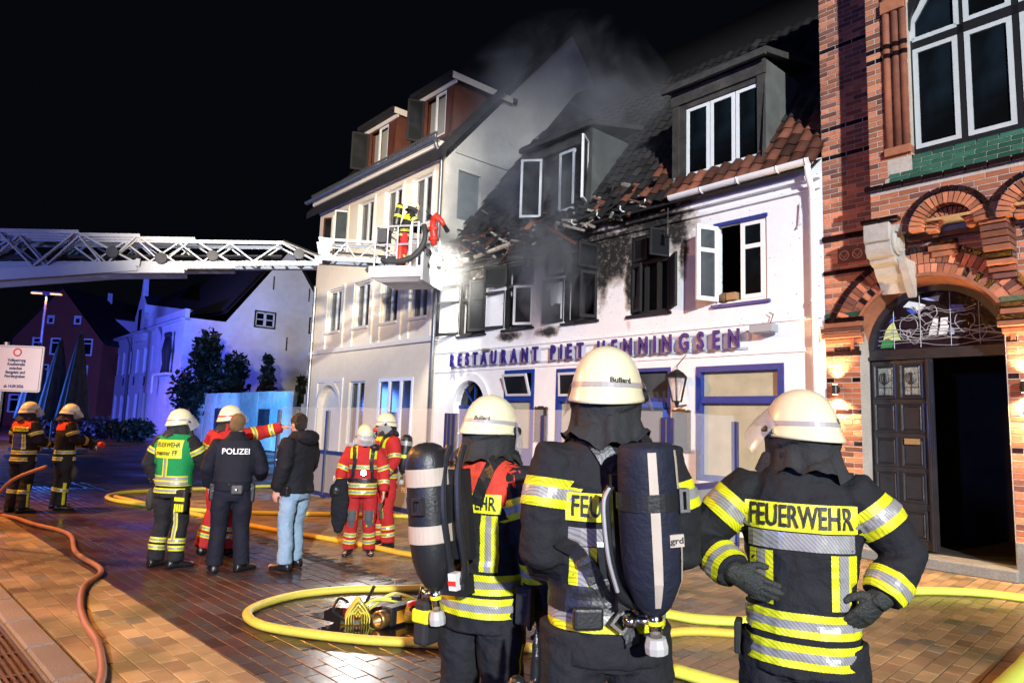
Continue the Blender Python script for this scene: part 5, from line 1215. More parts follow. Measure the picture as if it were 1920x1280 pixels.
# ------------------------------------------------------------------ hoses on the ground
HY = mat('yellow_hose_cloth', (.56, .47, .06), .6, var=[(2.2, .12), (40, .10)], bump=[(140, .3), (3, .2)]); HO_ = mat('orange_yellow_hose_cloth', (.62, .38, .035), .6, var=[(2.2, .15), (40, .10)], bump=[(140, .3)])
HL = mat('lime_hose_cloth', (.60, .72, .10), .55, var=[(2.2, .08), (40, .08)], bump=[(140, .3)]); HB = mat('rust_brown_hose', (.26, .10, .05), .55, var=(4, .2), bump=(80, .2))
def hose(label, pts, r, m, flat=.85, z=None, grp='fire hoses lying on the paving'):
    q = MB(); P = spline([(p[0], p[1], (p[2] if len(p) > 2 else r * flat * .98)) for p in pts], 8); q.tube(P, r, 12, flat=flat, up=(0, 0, 1)); return q.obj('fire_hose', m, None, smooth=True, label=label, category='fire hose', group=grp)
hose('yellow fire hose forming the big loop around the gear on the ground', [(1.6, 7.55), (.9, 7.4), (.25, 7.33), (-.35, 7.24), (-.98, 7.06), (-1.5, 6.95), (-1.92, 6.7), (-2.13, 6.35), (-2.16, 6.02), (-1.95, 5.72), (-1.57, 5.55), (-1.06, 5.43), (-.61, 5.40), (.08, 5.36), (.8, 5.5), (1.5, 5.92), (2.1, 5.88)], .041, HY)
hose('yellow fire hose curling behind the green vested firefighter', [(-3.4, 18), (-5.2, 16.9), (-6.5, 15.7), (-7.4, 14.87), (-7.8, 14.2), (-7.72, 13.5), (-7.25, 12.95), (-6.6, 12.61), (-5.4, 12.08), (-4.2, 12.0), (-3.05, 12.13), (-1.95, 12.2), (-.9, 11.9), (0, 11.2)], .044, HY)
hose('orange yellow fire hose running from the left group to the red firefighters', [(-7.6, 13.55), (-6.6, 12.72), (-5.51, 11.87), (-4.17, 10.85), (-3.34, 10.28), (-2.41, 9.69), (-1.71, 9.2), (-1.17, 8.80), (-.29, 8.44), (.4, 8.1), (1.0, 7.7)], .042, HO_)
hose('bright lime fire hose curving up to the right picture edge', [(6.4, 6.9), (5.6, 7.5), (5.13, 7.72), (4.42, 7.68), (3.87, 7.36), (3.37, 6.85), (2.9, 6.5), (2.3, 6.30), (1.8, 6.28), (1.5, 6.42), (.9, 6.9), (.2, 7.75)], .074, HL, .55)
hose('lime fire hose end in the bottom right corner', [(5.2, 6.0), (4.4, 5.75), (3.86, 5.28), (3.45, 4.9), (3.0, 4.5), (2.4, 4.4), (1.7, 4.6), (1.2, 4.98)], .068, HL, .6)
hose('thin rust brown hose winding over the paving on the left', [(-7.3, 11.0, .78), (-7.75, 10.9, .55), (-7.98, 10.9, .2), (-7.9, 10.95, .03), (-7.4, 10.6, .03), (-6.86, 10.16, .03), (-5.88, 9.45, .03), (-5.03, 8.27, .03), (-4.23, 7.42, .03), (-3.98, 6.73, .03), (-3.63, 6.11, .03), (-3.28, 5.61, .03), (-2.9, 5.14, .03), (-2.50, 4.51, .03), (-2.3, 4.0, .03)], .028, HB, 1)
# puddle inside the hose loop
pm_ = mat('puddle_water', (.012, .009, .009), .025, spec=.6, bump=(5, .015))
rs_ = random.Random(3); q = MB(); c = Vector((-1.0, 6.05, .0))
pts = [(c.x + (.62 + .16 * math.sin(3 * a + 1) + .09 * math.sin(7 * a)) * math.cos(a) * 1.1, c.y + (.50 + .12 * math.sin(2 * a) + .06 * math.sin(9 * a)) * math.sin(a), .0042) for a in [2 * math.pi * i / 60 for i in range(60)]]
q.add([(c.x, c.y, .0042)] + pts, [(0, i + 1, (i + 1) % 60 + 1) for i in range(60)]); q.obj('puddle', pm_, None, kind='structure')
# gear on the ground
YL = mat('yellow_webbing', (.62, .52, .05), .6, var=(20, .1), bump=(120, .3))
t = empty('rolled_strap', (-1.22, 5.98, 0), R(15), 'folded yellow hose strap standing on the wet paving', 'strap'); q = MB()
for k in range(4):
    a = .10 - .022 * k; P = spline([(-a, 0, .003), (-a * .95, 0, .06 + .01 * k), (-a * .4, 0, .15 - .03 * k), (0, 0, .19 - .035 * k), (a * .4, 0, .15 - .03 * k), (a * .95, 0, .06 + .01 * k), (a, 0, .003)], 5)
    q.loft([[(p.x, -.07, p.z + .01), (p.x, .07, p.z + .01), (p.x * .93, .07, p.z), (p.x * .93, -.07, p.z)] for p in P])
q.obj('strap_layers', YL, t, fix=True); q = MB(); q.tube(spline([(-.1, -.05, .03), (-.2, -.06, .12), (-.16, 0, .2), (-.08, .03, .16)], 5), .012, 6); q.obj('black_cord', BLK, t)
t = empty('hose_coupling', (-1.0, 5.82, 0), R(-35), 'brass ringed hose coupling in front of the yellow straps', 'coupling')
q = MB(); T = Matrix.Translation((0, 0, .075)) @ Matrix.Rotation(R(90), 4, 'X'); q.lathe([(.05, -.18), (.055, -.06), (.07, -.05), (.072, .0), (.07, .03), (.045, .035), (.042, -.05)], 18, 0, T); q.obj('ring', mat('tarnished_brass', (.30, .19, .07), .35, .8, var=(12, .3)), t, smooth=True)
q = MB(); q.box(-.06, .07, .06, .3, .01, .16); q.obj('lamp_body', BLK, t, bev=.02); q = MB(); q.box(.0705, .076, .12, .22, .03, .13); q.obj('orange_plate', mat('orange_plastic', (.62, .26, .02), .4), t)
t = empty('face_mask', (-.76, 6.02, 0), R(20), 'yellow and red breathing mask lying beside the coupling', 'mask')
q = MB(); q.ell((0, 0, .085), (.115, .10, .085), 8); q.obj('mask_body', mat('mask_yellow', (.62, .46, .04), .4), t, smooth=True); q = MB(); q.ell((.015, .0, .125), (.095, .085, .06), 8); q.obj('mask_red_cap', mat('mask_red', (.45, .02, .03), .4, var=(20, .5)), t, smooth=True)
q = MB(); q.tube([(.05, .05, .15), (.09, .08, .27)], .016, 8); q.ell((-.02, -.07, .13), (.03, .02, .03), 5); q.obj('mask_valve', BLK, t, smooth=True)
t = empty('webbing_harness', (-1.02, 6.22, 0), R(-8), 'lime yellow webbing harness heaped behind the mask', 'harness'); q = MB()
for P in (spline([(-.25, 0, .02), (-.12, .02, .12), (.1, 0, .13), (.3, .05, .08), (.42, .02, .02)], 5), spline([(-.18, .1, .02), (0, .12, .15), (.2, .12, .12), (.34, .14, .02)], 5)): q.tube(P, [(.05, .012)] * len(P), 8, up=(0, 0, 1))
q.obj('webbing', mat('lime_webbing', (.48, .58, .06), .6, bump=(100, .3)), t, smooth=True); q = MB(); q.tube([(-.2, .02, .08), (-.12, 0, .24)], .014, 6); q.box(.05, .12, -.03, .05, .10, .17); q.obj('buckle', BLK, t)
t = empty('belt_bag', (-.55, 6.35, 0), 0, 'lime and black bag at the right end of the gear heap', 'bag'); q = MB(); q.box(-.13, .13, -.09, .09, 0, .15); q.obj('bag_body', BLKM, t, bev=.04); q = MB(); q.box(-.135, .135, -.05, .05, .02, .154); q.obj('bag_stripe', MT['lime_webbing'], t, bev=.02)
# ------------------------------------------------------------------ people
SKIN = mat('skin', (.50, .26, .18), .5, var=(30, .08), bump=(80, .08))
def cloth(name, col, rough=.8, fold=.35): return mat(name, col, rough, spec=.22, var=[(3, .15), (60, .08)], bump=[(300, .14), (9, fold * 1.9), (24, fold * 1.3)])
NAVY = cloth('black_blue_fire_cloth', (.0135, .0135, .0155)); BLKC = cloth('black_cloth', (.010, .010, .013)); REDC = cloth('red_fire_cloth', (.37, .020, .020)); JEAN = cloth('faded_denim', (.20, .29, .38)); POL = cloth('navy_police_cloth', (.008, .009, .016)); GRNV = cloth('green_vest_cloth', (.010, .20, .055), fold=.2); HOODC = cloth('grey_black_neck_cloth', (.024, .024, .0245)); BLUC = cloth('deep_blue_panel', (.02, .03, .15)); ORR = cloth('red_yoke_cloth', (.48, .045, .025))
GLOVE = mat('black_glove', (.020, .022, .018), .6, bump=[(40, .4), (160, .3)]); LEATH = mat('black_leather', (.010, .010, .011), .32, bump=(30, .3)); HELM = mat('helmet_cream_white', (.62, .57, .37), .28, var=[(4, .05), (26, .03)], coat=.4); HBAND = mat('helmet_grey_band', (.30, .27, .26), .4)
VIS = mat('clear_visor', (.50, .50, .52), .10, alpha=.45, spec=.7)
def ribs(col):
    def f(t, tc, out, b):
        w_ = N_(t, 'ShaderNodeTexWave'); w_.bands_direction = 'DIAGONAL'; w_.inputs['Scale'].default_value = 38; w_.inputs['Distortion'].default_value = .6
        t.links.new(tc.outputs['Object'], w_.inputs['Vector']); return mixc(t, math_(t, 'MULTIPLY', smooth(t, w_.outputs['Fac'], .15, .4), 1.0), tuple(c * .62 for c in col), out)
    return f
YEL = mat('fluorescent_yellow', (.60, .60, .012), .5, custom=ribs((.60, .60, .012))); SIL = mat('silver_reflex', (.30, .29, .28), .35, .2, custom=ribs((.30, .29, .28))); YELP = mat('yellow_print_patch', (.62, .62, .018), .5, var=(4, .06)); TANB = mat('pale_reflex_band', (.40, .33, .26), .5, var=(14, .08)); PRINT = mat('dark_print', (.02, .02, .02), .6); PRW = mat('white_reflex_print', (.75, .75, .74), .5)
HAIRB = mat('dark_brown_hair', (.022, .014, .010), .45, bump=[(160, .8), (40, .5)]); HAIRL = mat('light_brown_hair', (.20, .115, .05), .5, bump=[(160, .8), (40, .5)])
V3 = Vector
def remesh(mb, vox, name, m, smooth_it=3, wr=None, seed=0):
    me = bpy.data.meshes.new('tmp'); me.from_pydata(mb.v, [], mb.f); o = bpy.data.objects.new('tmp', me); COL.objects.link(o)
    r = o.modifiers.new('r', 'REMESH'); r.mode = 'VOXEL'; r.voxel_size = vox; s = o.modifiers.new('s', 'SMOOTH'); s.iterations = smooth_it; s.factor = .5
    dg = bpy.context.evaluated_depsgraph_get(); out = bpy.data.meshes.new_from_object(o.evaluated_get(dg)); bpy.data.objects.remove(o); bpy.data.meshes.remove(me); out.name = name
    n = len(out.vertices)
    if wr:
        co = np.empty(n * 3, np.float32); out.vertices.foreach_get('co', co); co = co.reshape(-1, 3); no = np.empty(n * 3, np.float32); out.vertices.foreach_get('normal', no); no = no.reshape(-1, 3); d = np.empty(n, np.float32); sd = V3((seed * 3.7, seed * 1.3, seed * 2.1))
        for i in range(n):
            p = V3(co[i]); q = p * 1.0; q.z *= 1.7
            a = noise.noise(q * 5.5 + sd); b = noise.noise(q * 13 + sd * 2)
            c_ = noise.noise(p * 27 + sd); d[i] = wr * ((.5 - abs(a)) * 1.2 - .35 + (.35 - abs(b)) * .75 + c_ * .12)
        co += no * d[:, None]; out.vertices.foreach_set('co', co.ravel())
    out.polygons.foreach_set('use_smooth', [True] * len(out.polygons)); out.materials.clear(); out.materials.append(m); out.update(); return out
def bvh_of(me): return BVHTree.FromPolygons([v.co for v in me.vertices], [tuple(p.vertices) for p in me.polygons])
def ellring(c, rx, ry, n=20, yaw=0, tilt=0, p=2.3):
    out = []
    for j in range(n):
        a = 2 * math.pi * j / n; ca, sa = math.cos(a), math.sin(a)
        x = rx * math.copysign(abs(ca) ** (2 / p), ca); y = ry * math.copysign(abs(sa) ** (2 / p), sa)
        out.append(V3((x * math.cos(yaw) - y * math.sin(yaw), x * math.sin(yaw) + y * math.cos(yaw), y * tilt)) + V3(c))
    return out
def hand(mb, Wp, d, pn, side, curl=25, s=1., fat=1.):
    Wp, d, pn = V3(Wp), V3(d).normalized(), V3(pn); pn = (pn - d * pn.dot(d)).normalized(); lat = d.cross(pn) * side
    mb.loft([[Wp + d * (t * s) + lat * (math.cos(a) * w * s) + pn * (math.sin(a) * h * s * fat) for a in [2 * math.pi * j / 12 for j in range(12)]] for t, w, h in ((-.05, .028, .024), (0, .032, .022), (.03, .040, .020), (.065, .044, .017), (.095, .042, .014))])
    for i, (o, L_, dt) in enumerate(((-.031, .068, .088), (-.0105, .078, .094), (.0105, .074, .092), (.030, .058, .084))):
        p = Wp + d * (dt - .02) * s + lat * o * s; a = R(curl * .6 + i * 2); pts = [p, p + d * .02 * s]; dr = d * math.cos(a) + pn * math.sin(a); spread = lat * (o * 1.2)
        for k, f in enumerate((.45, .32, .23)):
            pts.append(pts[-1] + (dr + spread).normalized() * L_ * f * s); a += R(curl); dr = d * math.cos(a) + pn * math.sin(a)
        mb.tube(pts, [.0098 * s * fat, .0098 * s * fat, .0092 * s * fat, .0085 * s * fat, .0065 * s * fat], 8)
    p = Wp + d * .018 * s - lat * .024 * s + pn * .004 * s; td = (d * .62 - lat * .72 + pn * .35).normalized()
    mb.tube([p, p + td * .034 * s, p + (td + d * .25).normalized() * .062 * s, p + (td + d * .6).normalized() * .088 * s], [.0135 * s * fat, .012 * s * fat, .0105 * s * fat, .008 * s * fat], 8)
def head_shape(mb, T):
    rows = [(-.125, .022, .062, -.03), (-.115, .042, .080, .0), (-.09, .054, .088, .045), (-.055, .064, .089, .075), (-.015, .070, .089, .090), (.025, .074, .093, .098), (.06, .076, .090, .100), (.09, .070, .076, .090), (.112, .052, .052, .066), (.125, .022, .02, .03)]
    rg = []
    for z, w, f, bk_ in rows:
        rg.append([T @ V3((w * math.cos(a), (f if math.sin(a) > 0 else bk_) * math.sin(a), z)) for a in [2 * math.pi * j / 20 for j in range(20)]])
    mb.loft(rg)
    for c, r_ in (((0, .095, -.018), (.012, .020, .020)), ((0, .088, .008), (.009, .012, .028)), ((.076, -.008, -.005), (.009, .020, .032)), ((-.076, -.008, -.005), (.009, .020, .032)), ((0, .080, -.070), (.024, .014, .009)), ((0, .075, -.105), (.022, .018, .016)), ((.032, .076, .028), (.024, .016, .009)), ((-.032, .076, .028), (.024, .016, .009))):
        q = MB(); q.ell(c, r_, 6); mb.add([T @ V3(v) for v in q.v], q.f)
def ringband(par, bvh, c, ax, rows, rad, m_list, a0=0, a1=360, n=40, off=.004, ref=(0, 1, 0), name='reflective_stripe', taper=0):
    """a band wrapped on a garment: rows (height0, height1, material index) along ax; angle 0 points to ref"""
    c, ax = V3(c), V3(ax).normalized(); e1 = V3(ref); e1 = (e1 - ax * e1.dot(ax)).normalized(); e2 = ax.cross(e1); q = MB()
    def pt(h, t, o):
        d = e1 * math.cos(t) + e2 * math.sin(t); org = c + ax * h; hit = bvh.ray_cast(org, d, rad)
        return (hit[0] + d * o) if hit[0] is not None else None
    for h0, h1, mi in rows:
        o = off + (.0025 if mi else 0); k = max(1, round((h1 - h0) / .011)); G = [[pt(h0 + (h1 - h0) * i / k, R(a0 + (a1 - a0) * j / n), o) for j in range(n + 1)] for i in range(k + 1)]
        for i in range(k):
            for j in range(n):
                v = (G[i][j], G[i][j + 1], G[i + 1][j + 1], G[i + 1][j])
                if all(x is not None for x in v) and (v[0] - v[1]).length < .12 and (v[0] - v[3]).length < .06: q.quad(*v, mi)
    if q.f: return q.obj(name, m_list, par, smooth=True)
def patch(par, bvh, o, x, y, w, h, m, nx=14, ny=6, off=.005, name='patch', curve=0):
    """rectangle projected along x cross y onto the garment, centre o"""
    o, x, y = V3(o), V3(x).normalized(), V3(y).normalized(); n = x.cross(y); q = MB(); G = []
    for i in range(ny + 1):
        row = []
        for j in range(nx + 1):
            p = o + x * (w * (j / nx - .5)) + y * (h * (i / ny - .5)); hit = bvh.ray_cast(p + n * .35, -n, .6); row.append(hit[0] + n * off if hit[0] is not None else None)
        G.append(row)
    for i in range(ny):
        for j in range(nx):
            v = (G[i][j], G[i][j + 1], G[i + 1][j + 1], G[i + 1][j])
            if all(p is not None for p in v) and max((v[0] - v[1]).length, (v[0] - v[3]).length) < .12: q.quad(*v)
    if q.f: return q.obj(name, m, par, smooth=True)
def ptext(par, bvh, o, x, y, s, size, m, sx=.8, off=.013, bold=.012, fit=None):
    me = text_mesh(s, size, 0, bold * size * 1.2); o, x, y = V3(o), V3(x).normalized(), V3(y).normalized(); n = x.cross(y)
    if fit:
        xs = [v.co.x for v in me.vertices]; sx = fit / (max(xs) - min(xs))
    for v in me.vertices:
        p = o + x * v.co.x * sx + y * v.co.y; hit = bvh.ray_cast(p + n * .35, -n, .6); v.co = (hit[0] if hit[0] is not None else p) + n * off
    me.materials.clear(); me.materials.append(m); me.name = 'lettering'; return add_obj('lettering', me, par)
YSY = lambda w, y=.32: [(-w / 2, w / 2, 0), (-w / 2 + w * y, w / 2 - w * y, 1)]
def person(loc, alpha, label, H=1.8, jm=NAVY, tm=NAVY, arms=None, lean=(0, 0), head=(0, 0, 0), gloves=None, helmet=True, hair=None, near=False, stance=None, hem=.78, bulk=1., wr=.010, hood=True, bootm=LEATH, mask=False, visor=True, band=HBAND, collar=True, group=None, hoodm=None, legbulk=1.):
    s = H / 1.8; P = empty('person', loc, -R(alpha), label, 'person', group=group); lx, ly = lean
    vb = .0075 if near else .010; vc = .0095 if near else .015
    spine = lambda z: V3((lx * max(0, z - .95) / .55, ly * max(0, z - .95) / .55, z))
    st = dict(hipx=.098, kL=(-.115, .02, .50), kR=(.115, .02, .50), aL=(-.135, -.03, .10), aR=(.135, -.03, .10), tL=(-.18, .16, .03), tR=(.18, .16, .03)); st.update(stance or {})
    sc = lambda p: V3(p) * s
    sh = {k: sc(spine(1.415) + V3((sg * .188 * (1 + (bulk - 1) * .5), -.01, 0))) for k, sg in (('L', -1), ('R', 1))}
    ar = {k: (spine(1.44) * 0 + V3((sg * .27, -.03, 1.16)) + V3((lx * .4, ly * .4, 0)), V3((sg * .27, .07, .92)) + V3((lx * .2, ly * .2, 0)), None, None, 22) for k, sg in (('L', -1), ('R', 1))}
    for k, v in (arms or {}).items(): ar[k] = tuple(v) + (None, None, 22)[len(v) - 2:]
    nk = sc(spine(1.50)); hc = sc(spine(1.635) + V3((0, .03, 0)))
    HT = Matrix.Translation(hc) @ Matrix.Rotation(R(head[0]), 4, 'Z') @ Matrix.Rotation(R(-head[1]), 4, 'X') @ Matrix.Rotation(R(head[2]), 4, 'Y') @ Matrix.Scale(s, 4)
    # body: one continuous surface
    b = MB(); head_shape(b, HT); b.tube([nk - V3((0, 0, .05)), nk + V3((0, .005, .03)), hc - V3((0, .02, .05))], [.062, .056, .056], 12)
    b.loft([ellring(sc(spine(z)), rx * s, ry * s, 16) for z, rx, ry in ((.84, .13, .10), (.95, .15, .11), (1.08, .13, .10), (1.25, .15, .105), (1.40, .16, .10), (1.47, .10, .075), (1.5, .06, .06))])
    for k, sg in (('L', -1), ('R', 1)):
        e, w, dr, pn, cu = ar[k]; e, w = sc(e), sc(w); b.tube([sh[k] * .9 + sc(spine(1.42)) * .1, sh[k], e, w], [.05, .05, .04, .029], 10)
        d = V3(dr).normalized() if dr is not None else (w - e).normalized(); pn_ = V3(pn) if pn is not None else V3((-sg, 0, 0)) + V3((0, -.001, 0))
        if not gloves: hand(b, w, d, pn_, sg if pn is None else sg, cu, s)
        hipp = sc((sg * st['hipx'], 0, .92)); b.tube([hipp, sc(st['k' + k]), sc(st['a' + k])], [.07, .05, .038], 10); b.tube([sc(st['a' + k]), sc(st['a' + k]) - V3((0, 0, .04)), sc(st['t' + k])], [.035, .035, .028], 8)
    add_obj('body', remesh(b, vb, 'body', SKIN, 2), P)
    for sg in (-1, 1):
        if not mask and not helmet or hair:
            q = MB(); q.ell(HT @ V3((sg * .031, .083, .014)), (.010 * s, .008 * s, .006 * s), 5); q.obj('eye', BLKM, P, smooth=True)
    # trousers
    t = MB(); t.loft([ellring(sc(V3((0, -.005, z))), rx * s * min(bulk, 1), ry * s * min(bulk, 1), 18) for z, rx, ry in ((.78, .16, .125), (.84, .178, .138), (.92, .165, .128), (1.0, .155, .118), (1.05, .14, .105))])
    for k, sg in (('L', -1), ('R', 1)):
        kp, ap = sc(st['k' + k]), sc(st['a' + k]); hp = sc((sg * st['hipx'], -.005, .90)); up_ = (hp + kp) / 2 + V3((sg * .01, -.01, 0)); lo_ = (kp + ap) / 2 + V3((0, -.015, 0))
        t.tube([hp, up_, kp, lo_, ap + V3((0, .005, -.02))], [x * s * legbulk for x in (.115, .108, .092, .088, .092)], 14)
    tr_ = add_obj('trousers', remesh(t, vc, 'trousers', tm, 3, wr * 1.1, seed=int(abs(loc[0]) * 10)), P)
    # jacket
    j = MB(); bu = bulk
    j.loft([ellring(sc(spine(z)), rx * s * bu, ry * s * bu, 20) for z, rx, ry in ((hem, .205, .165), (hem + .08, .20, .158), (.98, .193, .148), (1.10, .19, .145), (1.24, .21, .15), (1.34, .220, .148), (1.40, .205, .138), (1.45, .165, .122), (1.49, .122, .105), (1.52, .092, .092))] + ([ellring(sc(spine(1.565) + V3((0, -.005, 0))), .085 * s, .088 * s, 20)] if collar else []))
    for k, sg in (('L', -1), ('R', 1)):
        e, w, *_ = ar[k]; e, w = sc(e), sc(w); m1 = (sh[k] + e) / 2 + V3((sg * .008, 0, 0)); m2 = (e + w) / 2; j.tube([sc(spine(1.40)) + V3((sg * .10 * s, 0, 0)), sh[k], m1, e, m2, w - (w - e).normalized() * .0], [x * s * bu for x in (.07, .088, .092, .084, .077, .066)], 14)
    jm_ = remesh(j, vc, 'jacket', jm, 3, wr, seed=int(abs(loc[1]) * 10) + 3); J = add_obj('jacket', jm_, P); bv = bvh_of(jm_); tb = bvh_of(tr_.data)
    # boots and gloves
    for k, sg in (('L', -1), ('R', 1)):
        a, tt = sc(st['a' + k]), sc(st['t' + k]); f = V3((tt.x - a.x, tt.y - a.y, 0)).normalized(); l = V3((f.y, -f.x, 0)); rg = []
        for u, w_, z1 in ((-.085, .030, .06), (-.075, .040, .10), (-.03, .045, .115), (.04, .046, .10), (.10, .049, .075), (.16, .048, .062), (.195, .034, .048), (.21, .015, .035)):
            c = V3((a.x, a.y, 0)) + f * u * s; rg.append([c + l * (w_ * math.cos(q_)) * s + V3((0, 0, (z1 / 2 + z1 / 2 * math.sin(q_)) * s + .001)) for q_ in [2 * math.pi * i / 14 for i in range(14)]])
        q = MB(); q.loft(rg); q.tube([V3((a.x, a.y, .06 * s)), V3((a.x, a.y, .20 * s))], [.058 * s, .062 * s], 12); q.obj('boot', bootm, P, smooth=True)
        if gloves:
            e, w, dr, pn, cu = ar[k]; e, w = sc(e), sc(w); d = V3(dr).normalized() if dr is not None else (w - e).normalized(); q = MB(); hand(q, w - d * .0, d, V3(pn) if pn is not None else V3((-sg, -.001, 0)), sg, cu, s * 1.02, 1.25); q.tube([w - (w - e).normalized() * .03, w, w + d * .03], [.046, .044, .040], 12)
            add_obj('glove', remesh(q, .0055 if near else .008, 'glove', gloves, 2, .002), P)
    # head gear
    if helmet:
        hT = HT @ Matrix.Translation((0, -.010, .012)) @ Matrix.Rotation(R(-5), 4, 'X') @ Matrix.Diagonal((.97, .95, 1.05, 1)); n = 40; rg = []
        for tt, z0, fl in ((0, -.03, .93), (0, -.034, 1.075), (.0, -.024, 1.06), (.02, -.008, 1.015), (.08, .006, 1.0), (.2, .03, 1), (.35, .06, 1), (.5, .088, 1), (.65, .111, 1), (.8, .128, 1), (.92, .137, 1), (.985, .140, 1)):
            f = math.cos(tt * math.pi / 2) ** .72 * fl; rg.append([])
            for i in range(n):
                a = 2 * math.pi * i / n; back = max(0, -math.sin(a)); fr_ = max(0, math.sin(a)); low = (1 - min(1, tt * 4)); ex = 1 + .07 * low * back
                rg[-1].append(hT @ V3((.122 * f * math.cos(a), .150 * f * ex * math.sin(a), z0 - .026 * low * back + .012 * low * fr_)))
        q = MB(); q.loft(rg); hobj = q.obj('helmet', HELM, P, smooth=True, fix=True)
        hb = bvh_of(hobj.data); hcn = hT @ V3((0, 0, .012)); zax = (hT.to_3x3() @ V3((0, -.10, 1))).normalized()
        ringband(hobj, hb, hT @ V3((0, 0, .0)), zax, [(.008, .026, 0)], .3, [band], 0, 360, 48, .002, ref=hT.to_3x3() @ V3((0, 1, 0)), name='helmet_band')
        for sg in (-1, 1):
            q = MB(); q.lathe([(.022, -.012), (.024, .0), (.018, .012), (.008, .014)], 12, 0, hT @ Matrix.Translation((sg * .128, .055, -.012)) @ Matrix.Rotation(R(90 * sg), 4, 'Y')); q.obj('visor_hinge', BLK, hobj)
        if visor:
            vT = hT @ Matrix.Translation((0, .05, -.01)) @ Matrix.Rotation(R(visor if visor is not True else 25), 4, 'X') @ Matrix.Translation((0, -.05, .01)); q = MB()
            q.loft([[vT @ V3((rr_ * .128 * math.cos(R(a)), rr_ * .158 * math.sin(R(a)), z)) for a in range(8, 173, 6)] for z, rr_ in ((.035, 1.03), (.0, 1.12), (-.045, 1.24), (-.10, 1.32))], closed=False); q.obj('visor', VIS, hobj, smooth=True)
        if near:
            bm = text_mesh('Bullard', .026, 0, .0008); e = hT.to_3x3() @ V3((.42, -.9, 0)); e.normalize(); lx_ = V3((e.y * -1, e.x, 0)); c0 = hT @ V3((0, 0, .017)); up2 = zax
            for v in bm.vertices:
                d = (e + lx_ * (v.co.x / .13)).normalized(); hit = hb.ray_cast(c0 + up2 * v.co.y + d * .3, -d, .3); v.co = (hit[0] if hit[0] is not None else c0) + d * .004
            bm.materials.clear(); bm.materials.append(PRINT); bm.name = 'lettering'; add_obj('lettering', bm, hobj)
        if hood:
            q = MB(); n = 44; A0_, A1_ = 125, 415
            def hp_(a, t_, o):
                a_ = R(a); w_ = .010 * t_ * math.sin(7 * a_ + s * 9) + .008 * t_ * math.sin(13 * a_); r1 = 1.12 + .10 * t_ - .14 * math.sin(math.pi * t_) + .30 * max(0, t_ - .7) + o
                p = HT @ V3((.112 * math.cos(a_) * (r1 + w_ * 6), (.135 * math.sin(a_) - .01) * (r1 + w_ * 6), -.015 - .135 * t_ + w_ + .016 * math.sin(t_ * 9 + a_ * 3)))
                return p
            for o, fl in ((0, 1), (-.06, 0)):
                rows_ = [[hp_(A0_ + (A1_ - A0_) * i / n, t_, o) for i in range(n + 1)] for t_ in (0, .12, .25, .38, .5, .62, .75, .88, 1.0)]
                q.loft(rows_, closed=False)
            q.obj('neck_guard', hoodm or HOODC, hobj, smooth=True, fix=True)
            k = MB(); k.ell(HT @ V3((0, -.012, -.05)), (.084 * s, .095 * s, .10 * s), 9); k.tube([nk - V3((0, 0, .02)), hc - V3((0, .015, .06))], [.085, .082], 14); k.obj('flash_hood', BLKC, P, smooth=True)
    if mask:
        q = MB(); q.ell(HT @ V3((0, .075, -.035)), (.068 * s, .055 * s, .080 * s), 9); q.obj('breathing_mask', BLK, P, smooth=True)
        q = MB(); q.tube([HT @ V3((0, .11, -.07)), HT @ V3((0, .16, -.085))], [.034, .030], 12); q.obj('mask_filter', mask if not isinstance(mask, bool) else BLKM, P, smooth=True)
    if hair:
        q = MB(); q.ell(HT @ V3((0, -.016, .042)), (.085 * s, .104 * s, .094 * s), 10); q.ell(HT @ V3((0, -.045, -.01)), (.078 * s, .068 * s, .075 * s), 9)
        hm = remesh(q, .008, 'hair', hair, 1, .006, 5); keep = HT.inverted()
        for v in hm.vertices:
            l = keep @ v.co
            if l.y > .055 and l.z < .085: v.co = HT @ V3((l.x * .75, .03, l.z))
        add_obj('hair', hm, P)
    P['_'] = 0; del P['_']
    return dict(bu=bu, P=P, J=J, bv=bv, T=tr_, tb=tb, sh=sh, ar={k: (sc(v[0]), sc(v[1])) for k, v in ar.items()}, s=s, HT=HT, st={k: (sc(v) if not isinstance(v, float) else v) for k, v in st.items()}, spine=lambda z: sc(spine(z)))
def torso_ring(p, z, w, rows=None, mats=(YEL, SIL), a0=0, a1=360, tilt=(0, 0, 1), n=56, y=.32, off=.004):
    return ringband(p['J'], p['bv'], p['spine'](z), tilt, rows or YSY(w, y), .315 * p['s'] * p['bu'], list(mats), a0, a1, n, off)
def arm_ring(p, k, t, w, mats=(YEL, SIL), fore=False, n=26, y=.32):
    s0, e, wr_ = p['sh'][k], *p['ar'][k]; a, b = (e, wr_) if fore else (s0, e); return ringband(p['J'], p['bv'], a + (b - a) * t, b - a, YSY(w, y), .138 * p['s'] * p['bu'], list(mats), 0, 360, n)
def leg_ring(p, k, z, w, mats=(YEL, SIL), y=.30, n=26, rows=None):
    a, kn = p['st']['a' + k], p['st']['k' + k]; f = (z * p['s'] - a.z) / (kn.z - a.z); return ringband(p['T'], p['tb'], a + (kn - a) * f, (kn - a), rows or YSY(w, y), .2, list(mats), 0, 360, n)
XR, ZU = V3((1, 0, 0)), V3((0, 0, 1))
def back_strip(p, x, z0, z1, w=.075, mats=(YEL, SIL)):
    zc = (z0 + z1) / 2; o = p['spine'](zc) + V3((x, -.2, 0)); patch(p['J'], p['bv'], o, XR, ZU, w, (z1 - z0) * p['s'], mats[0], 4, 10, .004, 'reflective_stripe'); patch(p['J'], p['bv'], o, XR, ZU, w * .36, (z1 - z0) * p['s'], mats[1], 2, 10, .0065, 'reflective_stripe')
